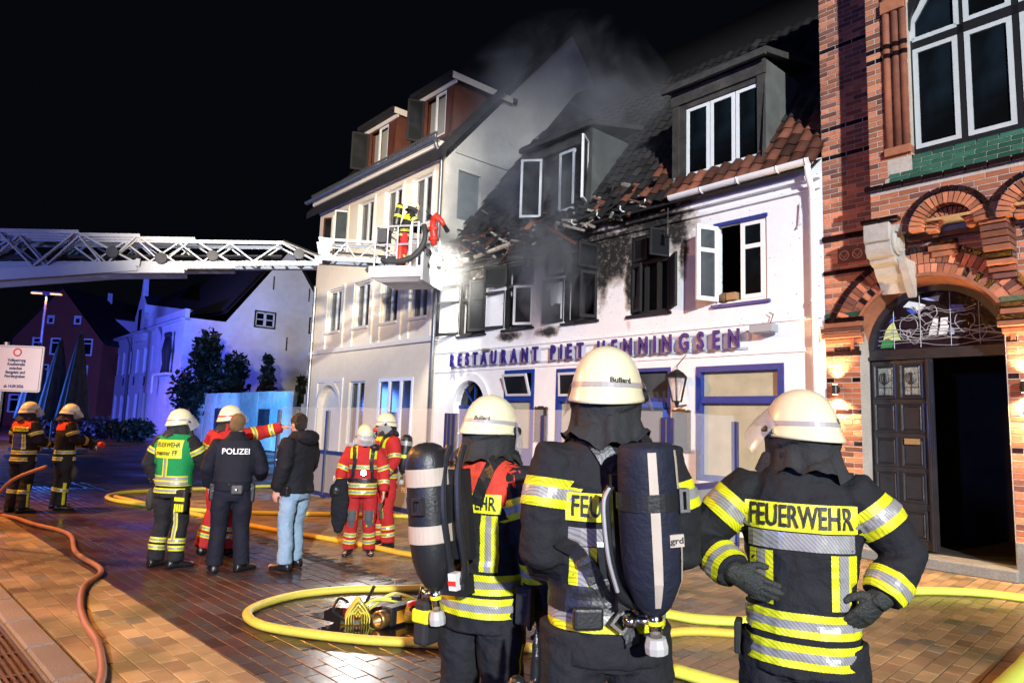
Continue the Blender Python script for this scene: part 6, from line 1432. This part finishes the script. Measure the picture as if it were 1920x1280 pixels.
def front_strip(p, x, z0, z1, w=.06, mats=(YEL, SIL), tilt=0):
    zc = (z0 + z1) / 2; o = p['spine'](zc) + V3((x, .2, 0)); up_ = V3((tilt, 0, 1)); patch(p['J'], p['bv'], o, -XR, up_, w, (z1 - z0) * p['s'], mats[0], 4, 10, .004, 'reflective_stripe'); patch(p['J'], p['bv'], o, -XR, up_, w * .36, (z1 - z0) * p['s'], mats[1], 2, 10, .0065, 'reflective_stripe')
def strap(par, pts, w, m, name='strap', th=.004, bv=None, n=5):
    P = spline(pts, n); q = MB(); q.tube(P, [(w / 2, th)] * len(P), 8, up=None) if bv is None else None
    if bv is not None:
        G = []
        for _ in range(3): P = [P[0]] + [(P[i - 1] + P[i] * 2 + P[i + 1]) / 4 for i in range(1, len(P) - 1)] + [P[-1]]
        for i, p in enumerate(P):
            d = (P[min(i + 1, len(P) - 1)] - P[max(i - 1, 0)]).normalized(); hit = bv.find_nearest(p); nrm = (hit[1] if hit[1] is not None else V3((0, -1, 0))); lat = d.cross(nrm).normalized(); base_ = hit[0] + nrm * .012; G.append((base_ - lat * w / 2, base_ + lat * w / 2, base_ + lat * w / 2 + nrm * th, base_ - lat * w / 2 + nrm * th))
        q.loft([list(g) for g in G])
    return q.obj(name, m, par, fix=True)
RUBB = mat('black_plastic', (.014, .014, .015), .38, bump=(90, .15)); BAGC = cloth('navy_bottle_cover', (.013, .015, .026), .65, .3); CHRO = mat('chrome_valve', (.62, .60, .56), .18, 1, var=(30, .2)); KNOB = mat('grey_knob', (.36, .35, .32), .5)
def bottle(p, T, r=.095, L=.56, top='dome', bands=(), stripes=(), label=None, m=BAGC, bandm=TANB, near=True, bulge=1.):
    """breathing apparatus bottle, axis z of T, z = 0 at the valve end"""
    P = p['P']; ba = empty('breathing_apparatus', (0, 0, 0), 0, parent=P); ba.matrix_local = T
    pr = [(.03, -.01), (.05, .015), (r * .75, .06), (r * .95, .12), (r, .2), (r * bulge, L * .6)] + ([(r * .98, L - .09), (r * .90, L - .045), (r * .68, L - .015), (r * .35, L), (.004, L + .004)] if top == 'dome' else [(r * .97, L - .06), (r * .93, L - .015), (r * .85, L), (.004, L + .006)])
    q = MB(); q.lathe(pr, 32); me = q.mesh('bottle', m, True)
    for v in me.vertices: v.co += V3((v.co.x, v.co.y, 0)).normalized() * .003 * noise.noise(v.co * 14) if near else V3()
    add_obj('bottle', me, ba); bv = bvh_of(me)
    for z, h, mm in bands: ringband(ba, bv, (0, 0, z), (0, 0, 1), [(-h / 2, h / 2, 0)], .3, [mm], 0, 360, 32, .003, name='bottle_band')
    for a, z0, z1, w in stripes:
        G = []
        for i in range(13):
            z = z0 + (z1 - z0) * i / 12; row = []
            for da in (-1, 0, 1):
                t_ = R(a) + da * w / 2 / r; d = V3((math.cos(t_), math.sin(t_), 0)); hit = bv.ray_cast(V3((0, 0, z)) + d * .4, -d, .4); row.append((hit[0] if hit[0] is not None else V3((0, 0, z))) + d * .003)
            G.append(row)
        q = MB(); q.loft(G, closed=False); q.obj('bottle_stripe', bandm, ba)
    q = MB(); q.lathe([(.018, -.10), (.020, -.06), (.024, -.05), (.024, .0)], 14); q.tube([(0, 0, -.04), (-.07, .02, -.035)], .014, 8); q.tube([(-.07, .02, -.02), (-.07, .02, -.055)], .022, 10); q.obj('valve', CHRO, ba, smooth=True)
    q = MB(); q.lathe([(.034, -.155), (.036, -.13), (.030, -.10), (.02, -.098)], 10); q.obj('valve_knob', KNOB, ba); q = MB(); q.lathe([(.0245, -.05), (.0245, -.035), (.022, -.034)], 14); q.obj('valve_ring', YELP, ba)
    return ba
# ---- far left pair
FFJ = dict(jm=NAVY, tm=NAVY, wr=.010)
def blackred(p, back=True):
    for z in (.86, .97): torso_ring(p, z, .06, y=.28)
    for k in 'LR': arm_ring(p, k, .55, .055); arm_ring(p, k, .62, .055, fore=True); leg_ring(p, k, .33, .06)
    ringband(p['J'], p['bv'], p['spine'](1.40), (0, 0, 1), [(-.06, .085, 0)], .25, [ORR], 0, 360, 48, .004, name='red_yoke')
    for k in 'LR': a, kn = p['st']['a' + k], p['st']['k' + k]; patch(p['T'], p['tb'], (a + kn) / 2 + V3(((-.1 if k == 'L' else .1), 0, -.02)), V3((0, 1 if k == 'R' else -1, 0)), ZU, .05, .36, YEL, 2, 10, .004, 'reflective_stripe')
    if back:
        patch(p['J'], p['bv'], p['spine'](1.345) + V3((0, -.2, 0)), XR, ZU, .36, .075, YELP); ptext(p['J'], p['bv'], p['spine'](1.345) + V3((0, -.2, 0)), XR, ZU, 'FEUERWEHR', .075, PRINT, fit=.32)
        for x in (-.13, .13): back_strip(p, x, 1.02, 1.26, .055)
p = person((-7.94, 11.37, 0), 20, 'firefighter with red shoulders and blue back panel standing at the left edge', 1.80, arms={'R': ((.27, .03, 1.16), (.20, .27, 1.10), None, None, 45), 'L': ((-.27, .0, 1.16), (-.14, .24, 1.05), None, None, 45)}, gloves=GLOVE, head=(-15, 0, 0), group='firefighters at the far left', **FFJ)
blackred(p); patch(p['J'], p['bv'], p['spine'](1.14) + V3((0, -.2, 0)), XR, ZU, .20, .24, BLUC, name='blue_panel')
p = person((-7.58, 11.85, 0), 42, 'firefighter with red shoulders aiming a small red branch pipe to the right', 1.79, arms={'R': ((.25, .06, 1.18), (.14, .32, 1.16), None, None, 50), 'L': ((-.24, .1, 1.15), (-.06, .38, 1.08), None, None, 50)}, gloves=GLOVE, head=(-8, 8, 0), group='firefighters at the far left', stance=dict(tL=(-.12, .2, .03), tR=(.2, .15, .03)), **FFJ)
blackred(p, False); front_strip(p, .12, 1.02, 1.40); front_strip(p, -.12, 1.02, 1.40)
q = MB(); q.ell((.25, .10, .62), (.06, .05, .13), 7); q.obj('hanging_gloves', GLOVE, p['P'], smooth=True)
t = empty('branch_pipe', (-7.18, 12.05, 1.10), R(-40), 'red and silver branch pipe held by the second firefighter from the left', 'nozzle'); q = MB(); q.tube([(-.12, 0, 0), (.16, 0, .01)], [.025, .03], 10); q.tube([(.0, 0, 0), (.0, 0, -.12)], .018, 8); q.obj('pipe_body', CHRO, t, smooth=True); q = MB(); q.lathe([(.03, .16), (.05, .2), (.055, .27), (.03, .28)], 12, 0, Matrix.Rotation(R(90), 4, 'Y')); q.obj('nozzle_tip', MRED, t, smooth=True)
# ---- group of four
p = person((-3.74, 7.81, 0), 14, 'firefighter in a green vest with yellow back label', 1.75, arms={'L': ((-.30, -.06, 1.15), (-.26, .06, .93), (-.1, .3, -1)), 'R': ((.28, .10, 1.18), (.20, .40, 1.24), (.1, 1, .15), (0, 0, -1), 12)}, head=(-28, -4, 0), bulk=1.03, group='firefighters in the street', stance=dict(tL=(-.10, .2, .03), tR=(.24, .14, .03)), **FFJ)
for z in (.865, .945): torso_ring(p, z, .055, y=.28)
for k in 'LR': arm_ring(p, k, .45, .06); leg_ring(p, k, .22, .055); leg_ring(p, k, .30, .055)
patch(p['T'], p['tb'], (.13, -.2, .46), XR, ZU, .05, .34, YEL, 3, 10, .004, 'reflective_stripe'); patch(p['T'], p['tb'], (.13, -.2, .46), XR, ZU, .022, .34, SIL, 2, 10, .006, 'reflective_stripe')
def vest(p, m, z0, z1):
    q = MB(); bv = p['bv']; n = 64; rows = []
    for i in range(15):
        z = (z0 + (z1 - z0) * i / 14) * p['s']; c = p['spine'](z / p['s']); row = []
        for j in range(n + 1):
            a = 2 * math.pi * j / n; d = V3((math.cos(a), math.sin(a), 0)); hit = bv.ray_cast(c, d, .5); lim = .235 * p['s']
            pt = c + d * (min((hit[0] - c).length, lim) if hit[0] is not None else .15) + d * .010; row.append(pt)
        rows.append(row)
    q.loft(rows, closed=False); o = q.obj('vest', m, p['P'], smooth=True); return o, bvh_of(o.data)
vo, vb = vest(p, GRNV, .93, 1.50)
ringband(vo, vb, p['spine'](1.0), ZU, YSY(.06, .22), .5, [YEL, SIL], 95, 262, 40, .004); ringband(vo, vb, p['spine'](.95), ZU, YSY(.05, .22), .5, [YEL, SIL], 95, 262, 40, .004)
patch(vo, vb, p['spine'](1.33) + V3((0, -.3, 0)), XR, ZU, .33, .20, YELP, off=.004); ptext(vo, vb, p['spine'](1.375) + V3((0, -.3, 0)), XR, ZU, 'FEUERWEHR', .075, PRINT, fit=.30); ptext(vo, vb, p['spine'](1.285) + V3((0, -.3, 0)), XR, ZU, 'meister FF', .075, PRINT, fit=.26)
patch(vo, vb, p['spine'](1.12) + V3((-.0, -.3, 0)), XR, ZU, .06, .20, YEL, 3, 8, .004, 'reflective_stripe'); patch(vo, vb, p['spine'](1.12) + V3((-.0, -.3, 0)), XR, ZU, .028, .20, SIL, 2, 8, .006, 'reflective_stripe')
q = MB(); q.ell((-.27, -.02, .72), (.05, .05, .13), 7); q.obj('hanging_glove', GLOVE, p['P'], smooth=True)
gl = MB(); gl.box(.16, .29, -.16, -.09, .62, .86); gl.obj('striped_glove', mat('yellow_black_glove', (.012, .012, .012), .6), p['P'], bev=.025); gl = MB()
for k in range(4): gl.box(.17 + .03 * k, .19 + .03 * k, -.168, -.155, .63, .71)
gl.box(.165, .285, -.168, -.155, .74, .78); gl.obj('glove_stripes', YELP, p['P'])
p4 = p = person((-3.49, 8.60, 0), 8, 'firefighter in red overalls behind the police officer, arm pointing right', 1.82, jm=REDC, tm=REDC, arms={'R': ((.36, .20, 1.47), (.56, .26, 1.54), (1, .15, .03), (0, 0, -1), 10), 'L': ((-.27, .05, 1.18), (-.2, .2, 1.0))}, head=(-40, -6, 0), band=mat('red_helmet_band', (.5, .02, .02), .4), group='firefighters in red', stance=dict(aL=(-.20, -.05, .1), tL=(-.26, .14, .03)))
for z in (.88, 1.0): torso_ring(p, z, .06, y=.28)
arm_ring(p, 'R', .45, .06); arm_ring(p, 'R', .45, .06, fore=True); arm_ring(p, 'L', .5, .06)
for k in 'LR': leg_ring(p, k, .22, .05); leg_ring(p, k, .30, .05)
front_strip(p, .12, 1.1, 1.45); back_strip(p, .15, 1.15, 1.46)
p = person((-3.02, 7.68, 0), -22, 'police officer in dark uniform seen from behind', 1.74, jm=POL, tm=POL, arms={'L': ((-.285, -.03, 1.15), (-.26, .10, .95)), 'R': ((.29, -.02, 1.13), (.30, .22, 1.04), (.2, 1, .1), (-1, 0, 0), 40)}, helmet=False, hair=HAIRL, head=(-18, 0, 4), hem=.90, wr=.008, stance=dict(tL=(-.17, .16, .03), tR=(.30, .10, .03), aR=(.15, -.03, .1)))
vo, vb = vest(p, cloth('police_vest_cloth', (.012, .013, .020), fold=.15), 1.0, 1.46)
ptext(vo, vb, p['spine'](1.34) + V3((0, -.3, 0)), XR, ZU, 'POLIZEI', .085, PRW, fit=.28, off=.006)
q = MB()
for i in range(24):
    a, b = 2 * math.pi * i / 24, 2 * math.pi * (i + 1) / 24; q.loft([[V3((.185 * math.cos(t_), .150 * math.sin(t_), z)) for t_ in (a, b)] for z in (.90, .95)], closed=False)
q.obj('belt', LEATH, p['P']); q = MB(); q.box(-.02, .10, -.185, -.145, .84, .94); q.obj('handcuff_pouch', mat('grey_pouch', (.06, .06, .065), .4), p['P'], bev=.02); q = MB(); q.box(.17, .23, -.07, .05, .74, .95); q.box(-.24, -.18, -.05, .06, .76, .95); q.obj('holster', LEATH, p['P'], bev=.015)
q = MB(); q.ell((.03, -.19, .885), (.02, .006, .02), 5); q.obj('pouch_stud', CHRO, p['P'])
p = person((-2.40, 7.92, 0), -66, 'bareheaded man in black jacket and pale blue jeans', 1.77, jm=BLKC, tm=JEAN, arms={'L': ((-.27, -.04, 1.16), (-.25, .06, .90), (.05, .25, -1)), 'R': ((.26, .02, 1.16), (.2, .2, .98))}, helmet=False, hair=HAIRB, head=(-14, 4, 0), hem=.86, bulk=1.08, wr=.013, legbulk=.92, stance=dict(tL=(-.14, .18, .03), tR=(.12, .2, .03), aR=(.13, .05, .1), kR=(.11, .07, .5)))
q = MB(); q.ell((-.0, -.13, 1.46), (.16, .09, .09), 9); hm = remesh(q, .012, 'hood', BLKC, 2, .014, 3); add_obj('hood', hm, p['P']); patch(p['J'], p['bv'], (-.3, .03, 1.22), V3((0, -1, 0)), ZU, .06, .012, PRW, 4, 1, .004, 'jacket_logo'); q = MB(); q.box(-.25, -.19, -.1, .02, .82, .93); q.obj('belt_pouch', LEATH, p['P'], bev=.02)
# ---- two firefighters in red
def redsuit(p):
    for z in (.86, .95): torso_ring(p, z, .055, mats=(YEL, SIL), y=.25)
    for k in 'LR':
        arm_ring(p, k, .82, .055, y=.25); arm_ring(p, k, .55, .05, fore=True, y=.25); leg_ring(p, k, .19, .05, y=.25); leg_ring(p, k, .28, .05, y=.25)
        a, kn = p['st']['a' + k], p['st']['k' + k]; fr_ = kn + V3((0, .3, .0)); patch(p['T'], p['tb'], fr_, -XR, ZU, .17, .20, YEL, 6, 8, .004, 'knee_patch'); patch(p['T'], p['tb'], fr_, -XR, ZU, .11, .21, mat('grey_knee_pad', (.06, .06, .065), .7), 5, 8, .008, 'knee_patch')
    ringband(p['J'], p['bv'], p['spine'](1.20), ZU, YSY(.05, .25), .24, [YEL, SIL], 0, 360, 50)
    for x in (-.12, .12): patch(p['J'], p['bv'], p['spine'](1.40) + V3((x, .2, 0)), -XR, ZU, .09, .16, YEL, 4, 8, .004, 'reflective_patch')
    for sg in (-1, 1): strap(p['P'], [p['spine'](1.47) + V3((sg * .11, -.02, .05)), p['spine'](1.38) + V3((sg * .12, .16, 0)), p['spine'](1.15) + V3((sg * .13, .19, 0)), p['spine'](1.02) + V3((sg * .17, .14, 0))], .05, RUBB, bv=p['bv'])
    q = MB(); z = 1.02
    ringband(p['J'], p['bv'], p['spine'](z), ZU, [(-.025, .025, 0)], .25, [RUBB], 0, 360, 48, .012, name='waist_belt')
p = person((-1.84, 8.85, 0), 172, 'firefighter in red overalls facing us with a shining chest torch', 1.64, jm=REDC, tm=REDC, arms={'R': ((.29, .03, 1.13), (.30, .12, .88), (.05, .2, -1)), 'L': ((-.29, .0, 1.13), (-.30, .10, .87), (-.05, .2, -1))}, head=(10, 26, 0), mask=True, visor=15, group='firefighters in red', gloves=None, hood=False)
redsuit(p); q = MB(); q.ell((.30, .16, .80), (.09, .075, .10), 8); hm = remesh(q, .012, 'held_mask', BLK, 2, .012); add_obj('held_mask', hm, p['P']); q = MB(); q.loft([ellring((.25, .17, z), rx, .05, 12) for z, rx in ((.95, .07), (.7, .11), (.45, .10), (.30, .04))]); add_obj('hanging_hood', remesh(q, .013, 'hanging_hood', BLKC, 2, .014), p['P'])
TO = mat('torch_glow', (1, 1, 1), .3, emit=((1, .98, .95), 60)); q = MB(); T = Matrix.Translation(p['spine'](1.13) + V3((-.02, .21, 0))) @ Matrix.Rotation(R(-90), 4, 'X'); q.lathe([(.02, -.08), (.025, -.02), (.036, 0)], 12, 0, T); to = q.obj('chest_torch', BLK, p['P']); q = MB(); q.lathe([(.034, .002), (.03, .006), (.001, .008)], 12, 0, T); q.obj('torch_lens', TO, to)
tp = p['P'].matrix_basis @ (p['spine'](1.13) + V3((-.02, .28, 0))); spot('chest_torch_light', tp, tp + p['P'].matrix_basis.to_3x3() @ V3((0, 1, -.25)), 200, (1, .98, .95), 84, .7, .03)
bottle(p, Matrix.Translation((.0, -.25, .92)) @ Matrix.Rotation(R(4), 4, 'X'), r=.075, L=.5, bands=((.3, .05, YELP),))
q = MB(); q.ell(p['spine'](1.47) + V3((-.13, .05, .0)), (.07, .09, .05), 7); q.obj('shoulder_pad', RUBB, p['P'], smooth=True)
p = person((-1.66, 9.40, 0), -128, 'firefighter in red overalls with breathing mask, turned to the left', 1.80, jm=REDC, tm=REDC, arms={'R': ((.27, .04, 1.16), (.2, .2, 1.02)), 'L': ((-.29, .02, 1.16), (-.24, .16, .95), (0, .4, -1))}, head=(-8, 0, 0), mask=MRED, visor=-40, group='firefighters in red', stance=dict(tL=(-.15, .2, .03)))
redsuit(p); bottle(p, Matrix.Translation((.0, -.27, .98)) @ Matrix.Rotation(R(5), 4, 'X'), r=.085, L=.52, bands=((.40, .06, SIL), (.22, .045, YELP)), m=RUBB)
ringband(p['J'], p['bv'], p['spine'](1.44), ZU, [(-.03, .03, 0)], .5, [YEL], 300, 420, 20, .005)
# ---- firefighter in the rescue cage
p = person((-2.62, 15.60, 5.17), 72, 'firefighter with yellow banded air bottle bending over in the rescue cage', 1.66, jm=NAVY, tm=REDC, lean=(0, .16), head=(0, 22, 0), arms={'R': ((.25, .30, 1.10), (.16, .52, 1.08), None, None, 40), 'L': ((-.25, .28, 1.12), (-.18, .52, 1.1), None, None, 40)}, gloves=GLOVE, visor=0)
for z in (.86, .98): torso_ring(p, z, .06, y=.25)
for k in 'LR': arm_ring(p, k, .5, .07); leg_ring(p, k, .30, .05)
ringband(p['J'], p['bv'], p['spine'](1.34), (0, .3, 1), [(-.10, .03, 0)], .24, [YEL], 0, 360, 40, .005, name='reflective_patch')
bottle(p, Matrix.Translation((0, -.20, .98)) @ Matrix.Rotation(R(-8), 4, 'X'), r=.085, L=.60, bands=((.50, .06, YELP), (.28, .06, YELP)), m=RUBB)

# ---- three firefighters in front
HUPF = dict(jm=NAVY, tm=NAVY, near=True, wr=.013)
def fblack(p, zs=(.86, .965), w=.075):
    for z in zs: torso_ring(p, z, w)
# left one, with the black bottle, half turned to the right
p = person((-.10, 3.30, 0), 34, 'front left firefighter with red shoulders and a black air bottle', 1.84, arms={'R': ((.28, .0, 1.14), (.29, .05, .88), (.0, .1, -1), (-1, 0, 0), 30), 'L': ((-.28, .03, 1.14), (-.2, .22, 1.0))}, gloves=GLOVE, head=(-8, 4, 0), visor=-12, hem=.76, group='three firefighters in front', bulk=1.0, **HUPF)
for z in (.868, .965): torso_ring(p, z, .085, n=96, off=.007)
arm_ring(p, 'R', .42, .09, n=36); arm_ring(p, 'R', .40, .085, fore=True, n=36); arm_ring(p, 'L', .42, .09)
ringband(p['J'], p['bv'], p['spine'](1.40), ZU, [(-.10, .115, 0)], .25, [ORR], 0, 360, 64, .004, name='red_yoke')
patch(p['J'], p['bv'], p['spine'](1.31) + V3((0, -.2, 0)), XR, ZU, .34, .085, YELP, 18, 5, .008); ptext(p['J'], p['bv'], p['spine'](1.31) + V3((0, -.2, 0)), XR, ZU, 'FEUERWEHR', .085, PRINT, fit=.31, off=.017)
for x in (-.13, .12): back_strip(p, x, 1.02, 1.26, .075)
patch(p['T'], p['tb'], (.22, .0, .52), V3((0, 1, 0)), ZU, .012, .42, YEL, 2, 12, .004, 'piping')
ba = bottle(p, Matrix.Translation((-.035, -.30, .985)) @ Matrix.Rotation(R(-5), 4, 'Y') @ Matrix.Rotation(R(4), 4, 'X'), r=.098, L=.62, bands=((.475, .075, TANB), (.235, .075, TANB)), m=RUBB)
q = MB(); bvb = [(.101, .36)]
for a in range(0, 360, 10):
    t0, t1 = R(a), R(a + 10); q.loft([[V3((.102 * math.cos(t_), .102 * math.sin(t_), z)) for t_ in (t0, t1)] for z in (.33, .39)], closed=False)
q.obj('bottle_strap', RUBB, ba); q = MB(); frame(q, .0, .06, .325, .395, -.125, -.105, .012); q.obj('strap_buckle', STEEL, ba)
q = MB()
for x in (.09, .17): q.tube(spline([(x, .05, .60), (x, .0, .50), (x + .01, -.03, .3), (x, .0, .08), (x - .06, .02, .0)], 6), .016, 8)
q.box(.04, .19, .02, .06, .12, .50); q.box(-.02, .16, .0, .07, -.03, .05); q.obj('back_frame', RUBB, ba, smooth=False); q = MB(); q.box(.10, .14, -.03, .02, .0, .07); q.obj('pressure_gauge', mat('gauge_white', (.6, .58, .56), .4), ba); q = MB(); q.box(.10, .14, -.034, -.031, .02, .04); q.obj('gauge_red', MRED, ba)
for sg in (-1, 1): strap(p['P'], [p['spine'](1.30) + V3((sg * .07, -.20, 0)), p['spine'](1.47) + V3((sg * .11, -.10, .03)), p['spine'](1.48) + V3((sg * .12, .04, .04)), p['spine'](1.35) + V3((sg * .13, .18, 0))], .06, RUBB, bv=p['bv'])
q = MB(); q.tube(spline([(.24, -.02, 1.30), (.40, .02, 1.15), (.42, .05, 1.02), (.30, .12, .98)], 7), .011, 8); q.obj('air_hose', BLK, p['P'], smooth=True)
q = MB(); q.box(-.20, -.12, -.25, -.14, .70, .90); q.obj('belt_lamp', BLKM, p['P'], bev=.02); q = MB(); q.box(-.205, -.11, -.255, -.20, .80, .86); q.obj('belt_lamp_stripe', YELP, p['P'], bev=.01)
q = MB(); q.box(.25, .33, -.10, -.06, .84, 1.0); q.obj('sleeve_strap', BLKM, p['P'], bev=.008)
# middle one, tall, with the navy bottle cover
p = person((.37, 2.55, 0), -8, 'tall front middle firefighter with a navy covered air bottle on his back', 2.01, arms={'R': ((.245, -.01, 1.13), (.15, .22, 1.02)), 'L': ((-.215, -.03, 1.13), (-.14, .20, 1.02))}, head=(-22, -2, 0), visor=35, hem=.80, bulk=.92, group='three firefighters in front', **HUPF)
torso_ring(p, .945, .085, n=96, off=.007)
for k in 'LR': arm_ring(p, k, .38, .10, n=40)
x0 = -.10; patch(p['J'], p['bv'], p['spine'](1.275) + V3((0, -.2, 0)), XR, ZU, .36, .095, YELP, 20, 5, .005); ptext(p['J'], p['bv'], p['spine'](1.275) + V3((0, -.2, 0)), XR, ZU, 'FEUERWEHR', .10, PRINT, fit=.33)
patch(p['J'], p['bv'], p['spine'](1.185) + V3((0, -.2, 0)), XR, ZU, .34, .06, SIL, 18, 4, .005, 'reflective_stripe')
for x in (-.12, .13): back_strip(p, x, 1.02, 1.155, .085)
ringband(p['J'], p['bv'], p['spine'](1.0), ZU, [(-.045, .045, 0)], .29, [RUBB], 0, 360, 56, .014, name='waist_belt')
ba = bottle(p, Matrix.Translation((.065, -.32, 1.13)) @ Matrix.Rotation(R(-5), 4, 'Y') @ Matrix.Rotation(R(3), 4, 'X') @ Matrix.Diagonal((1.06, 1.06, .84, 1)), r=.090, L=.62, top='flat', stripes=((262, .03, .60, .026), (325, .40, .60, .022), (325, .05, .27, .022)), m=BAGC, bulge=1.03)
q = MB()
for a in range(0, 360, 10):
    t0, t1 = R(a), R(a + 10); q.loft([[V3((.097 * math.cos(t_), .097 * math.sin(t_), z)) for t_ in (t0, t1)] for z in (.385, .45)], closed=False)
q.obj('bottle_strap', RUBB, ba); q = MB(); frame(q, .068, .098, .375, .46, -.080, -.055, .010); q.obj('strap_buckle', STEEL, ba)
q = MB(); q.box(.028, .070, -.0890, -.080, .255, .30); q.obj('bottle_tag', TANB, ba); text_obj('tag_lettering', 'grd', Matrix.Translation((.049, -.0895, .277)) @ XZ, .03, PRINT, ba, .0005, .0008)
q = MB(); q.tube(spline([(-.10, .05, .46), (-.125, .03, .40), (-.125, .01, .2), (-.10, .02, .08), (-.04, .05, .0)], 6), .014, 8); q.box(-.09, .05, .07, .10, -.02, .50); q.obj('back_frame', RUBB, ba); q = MB(); q.tube(spline([(-.11, .03, .46), (-.135, .015, .40), (-.135, -.005, .22), (-.11, .0, .08)], 6), .006, 6); q.obj('frame_edge', mat('grey_edge_band', (.25, .25, .26), .5), ba)
bv = p['bv']
strap(p['P'], [p['spine'](1.33) + V3((.02, -.2, 0)), p['spine'](1.45) + V3((-.08, -.14, .03)), p['spine'](1.49) + V3((-.13, .0, .06)), p['spine'](1.40) + V3((-.15, .16, 0))], .065, RUBB, bv=bv); strap(p['P'], [p['spine'](1.36) + V3((.1, -.2, 0)), p['spine'](1.47) + V3((.12, -.1, .03)), p['spine'](1.49) + V3((.13, .04, .05)), p['spine'](1.4) + V3((.15, .16, 0))], .06, RUBB, bv=bv)
strap(p['P'], [p['spine'](1.17) + V3((-.2, -.12, 0)), p['spine'](1.10) + V3((-.12, -.19, 0)), p['spine'](1.02) + V3((-.04, -.21, 0)), p['spine'](.94) + V3((.03, -.22, 0)), p['spine'](.88) + V3((.06, -.24, 0))], .055, RUBB, bv=bv, th=.006)
q = MB(); T = Matrix.Translation(p['spine'](.965) + V3((.0, -.215, 0))) @ Matrix.Rotation(R(38), 4, 'Y'); fq = MB(); frame(fq, -.028, .028, -.045, .045, -.008, .004, .010); q.add([T @ V3(v) for v in fq.v], fq.f); q.obj('strap_buckle', CHRO, p['P']); q = MB(); q.box(-.17, -.07, -.225, -.185, 1.04, 1.11); q.obj('belt_buckle', RUBB, p['P'], bev=.01)
q = MB()
for x, y, z, a, b, c in ((-.33, -.10, .74, .05, .05, .13), (-.28, -.13, .72, .045, .045, .13), (-.33, -.11, .58, .065, .055, .13), (-.26, -.12, .58, .06, .05, .15), (-.27, -.10, .90, .02, .02, .12), (-.29, -.1, .64, .07, .05, .12)): q.ell((x, y, z), (a, b, c), 7)
add_obj('hanging_mask_bag', remesh(q, .009, 'hanging_mask_bag', LEATH, 2, .010), p['P']); q = MB(); q.ell((-.345, -.15, .75), (.018, .010, .05), 6); q.ell((-.275, -.175, .75), (.018, .010, .05), 6); q.obj('mask_lens', mat('grey_lens', (.36, .35, .34), .4), p['P'], smooth=True)
q = MB(); q.box(-.25, -.225, -.18, -.16, .64, .68); q.obj('lime_clip', YELP, p['P'])
# right one, hands on the back
p = person((1.13, 2.68, 0), 24, 'front right firefighter with yellow back print and hands on his hips', 1.88, arms={'L': ((-.35, -.05, 1.215), (-.215, -.19, 1.135), (.9, -.12, -.40), (.25, 1, .1), 14), 'R': ((.335, .0, 1.225), (.25, -.09, 1.09), (-.62, -.05, -.75), (-.6, .8, .1), 20)}, gloves=GLOVE, head=(50, 0, 0), visor=40, hem=.80, bulk=.95, group='three firefighters in front', **HUPF)
for z in (.875, .975): torso_ring(p, z, .082, n=96, off=.008)
for k in 'LR': arm_ring(p, k, .38, .105, n=40); arm_ring(p, k, .78, .08, fore=True, n=32)
patch(p['J'], p['bv'], p['spine'](1.335) + V3((0, -.2, 0)), XR, ZU, .385, .10, YELP, 22, 6, .005); ptext(p['J'], p['bv'], p['spine'](1.335) + V3((0, -.2, 0)), XR, ZU, 'FEUERWEHR', .112, PRINT, fit=.355)
patch(p['J'], p['bv'], p['spine'](1.253) + V3((0, -.2, 0)), XR, ZU, .365, .062, SIL, 20, 4, .005, 'reflective_stripe')
for x in (-.135, .145): back_strip(p, x, 1.03, 1.215, .085)
q = MB(); q.box(-.24, -.215, -.06, .02, .86, .98); q.obj('belt_clip', BLKM, p['P'], bev=.006)

# seams on the three jackets in front
# ------------------------------------------------------------------ smoke drifting out of the burnt windows and the roof
def smoke_mat(SMOKE_D):
    m = bpy.data.materials.new('smoke'); m.use_nodes = True; t = m.node_tree; t.nodes.remove(t.nodes['Principled BSDF']); v = t.nodes.new('ShaderNodeVolumePrincipled')
    v.inputs['Color'].default_value = (.76, .78, .82, 1); v.inputs['Anisotropy'].default_value = .2
    tc = t.nodes.new('ShaderNodeTexCoord'); n = N_(t, 'ShaderNodeTexNoise'); n.inputs['Scale'].default_value = .62; n.inputs['Detail'].default_value = 5; n.inputs['Roughness'].default_value = .6; n.inputs['Distortion'].default_value = .8
    t.links.new(tc.outputs['Object'], n.inputs['Vector']); gen = N_(t, 'ShaderNodeSeparateXYZ'); t.links.new(tc.outputs['Generated'], gen.inputs[0])
    f = None
    for i in range(3):
        e = math_(t, 'SUBTRACT', math_(t, 'MULTIPLY', gen.outputs[i], 2.0), 1.0); e = math_(t, 'MULTIPLY', e, e); f = e if f is None else math_(t, 'ADD', f, e)
    f = math_(t, 'SUBTRACT', 1.0, math_(t, 'SQRT', f), clamp=True); f = math_(t, 'POWER', f, .8)
    t.links.new(math_(t, 'MULTIPLY', math_(t, 'MULTIPLY', smooth(t, n.outputs['Fac'],   .44, .70), f), SMOKE_D), v.inputs['Density']); t.links.new(v.outputs[0], t.nodes['Material Output'].inputs['Volume']); return m
for c, r_, dn in (((-5.3, -.5, 5.6), (1.2, 1.0, 2.1), 4.2), ((-6.9, .5, 7.9), (3.8, 2.4, 3.6), 1.15), ((-8.9, -.6, 6.4), (1.5, 1.0, 2.4), 2.3)):
    q = MB(); q.ell((0, 0, 0), r_, 8); o = q.obj('smoke', smoke_mat(dn), None, kind='stuff'); o.location = fw(*c); o.rotation_euler = (0, 0, ROT)
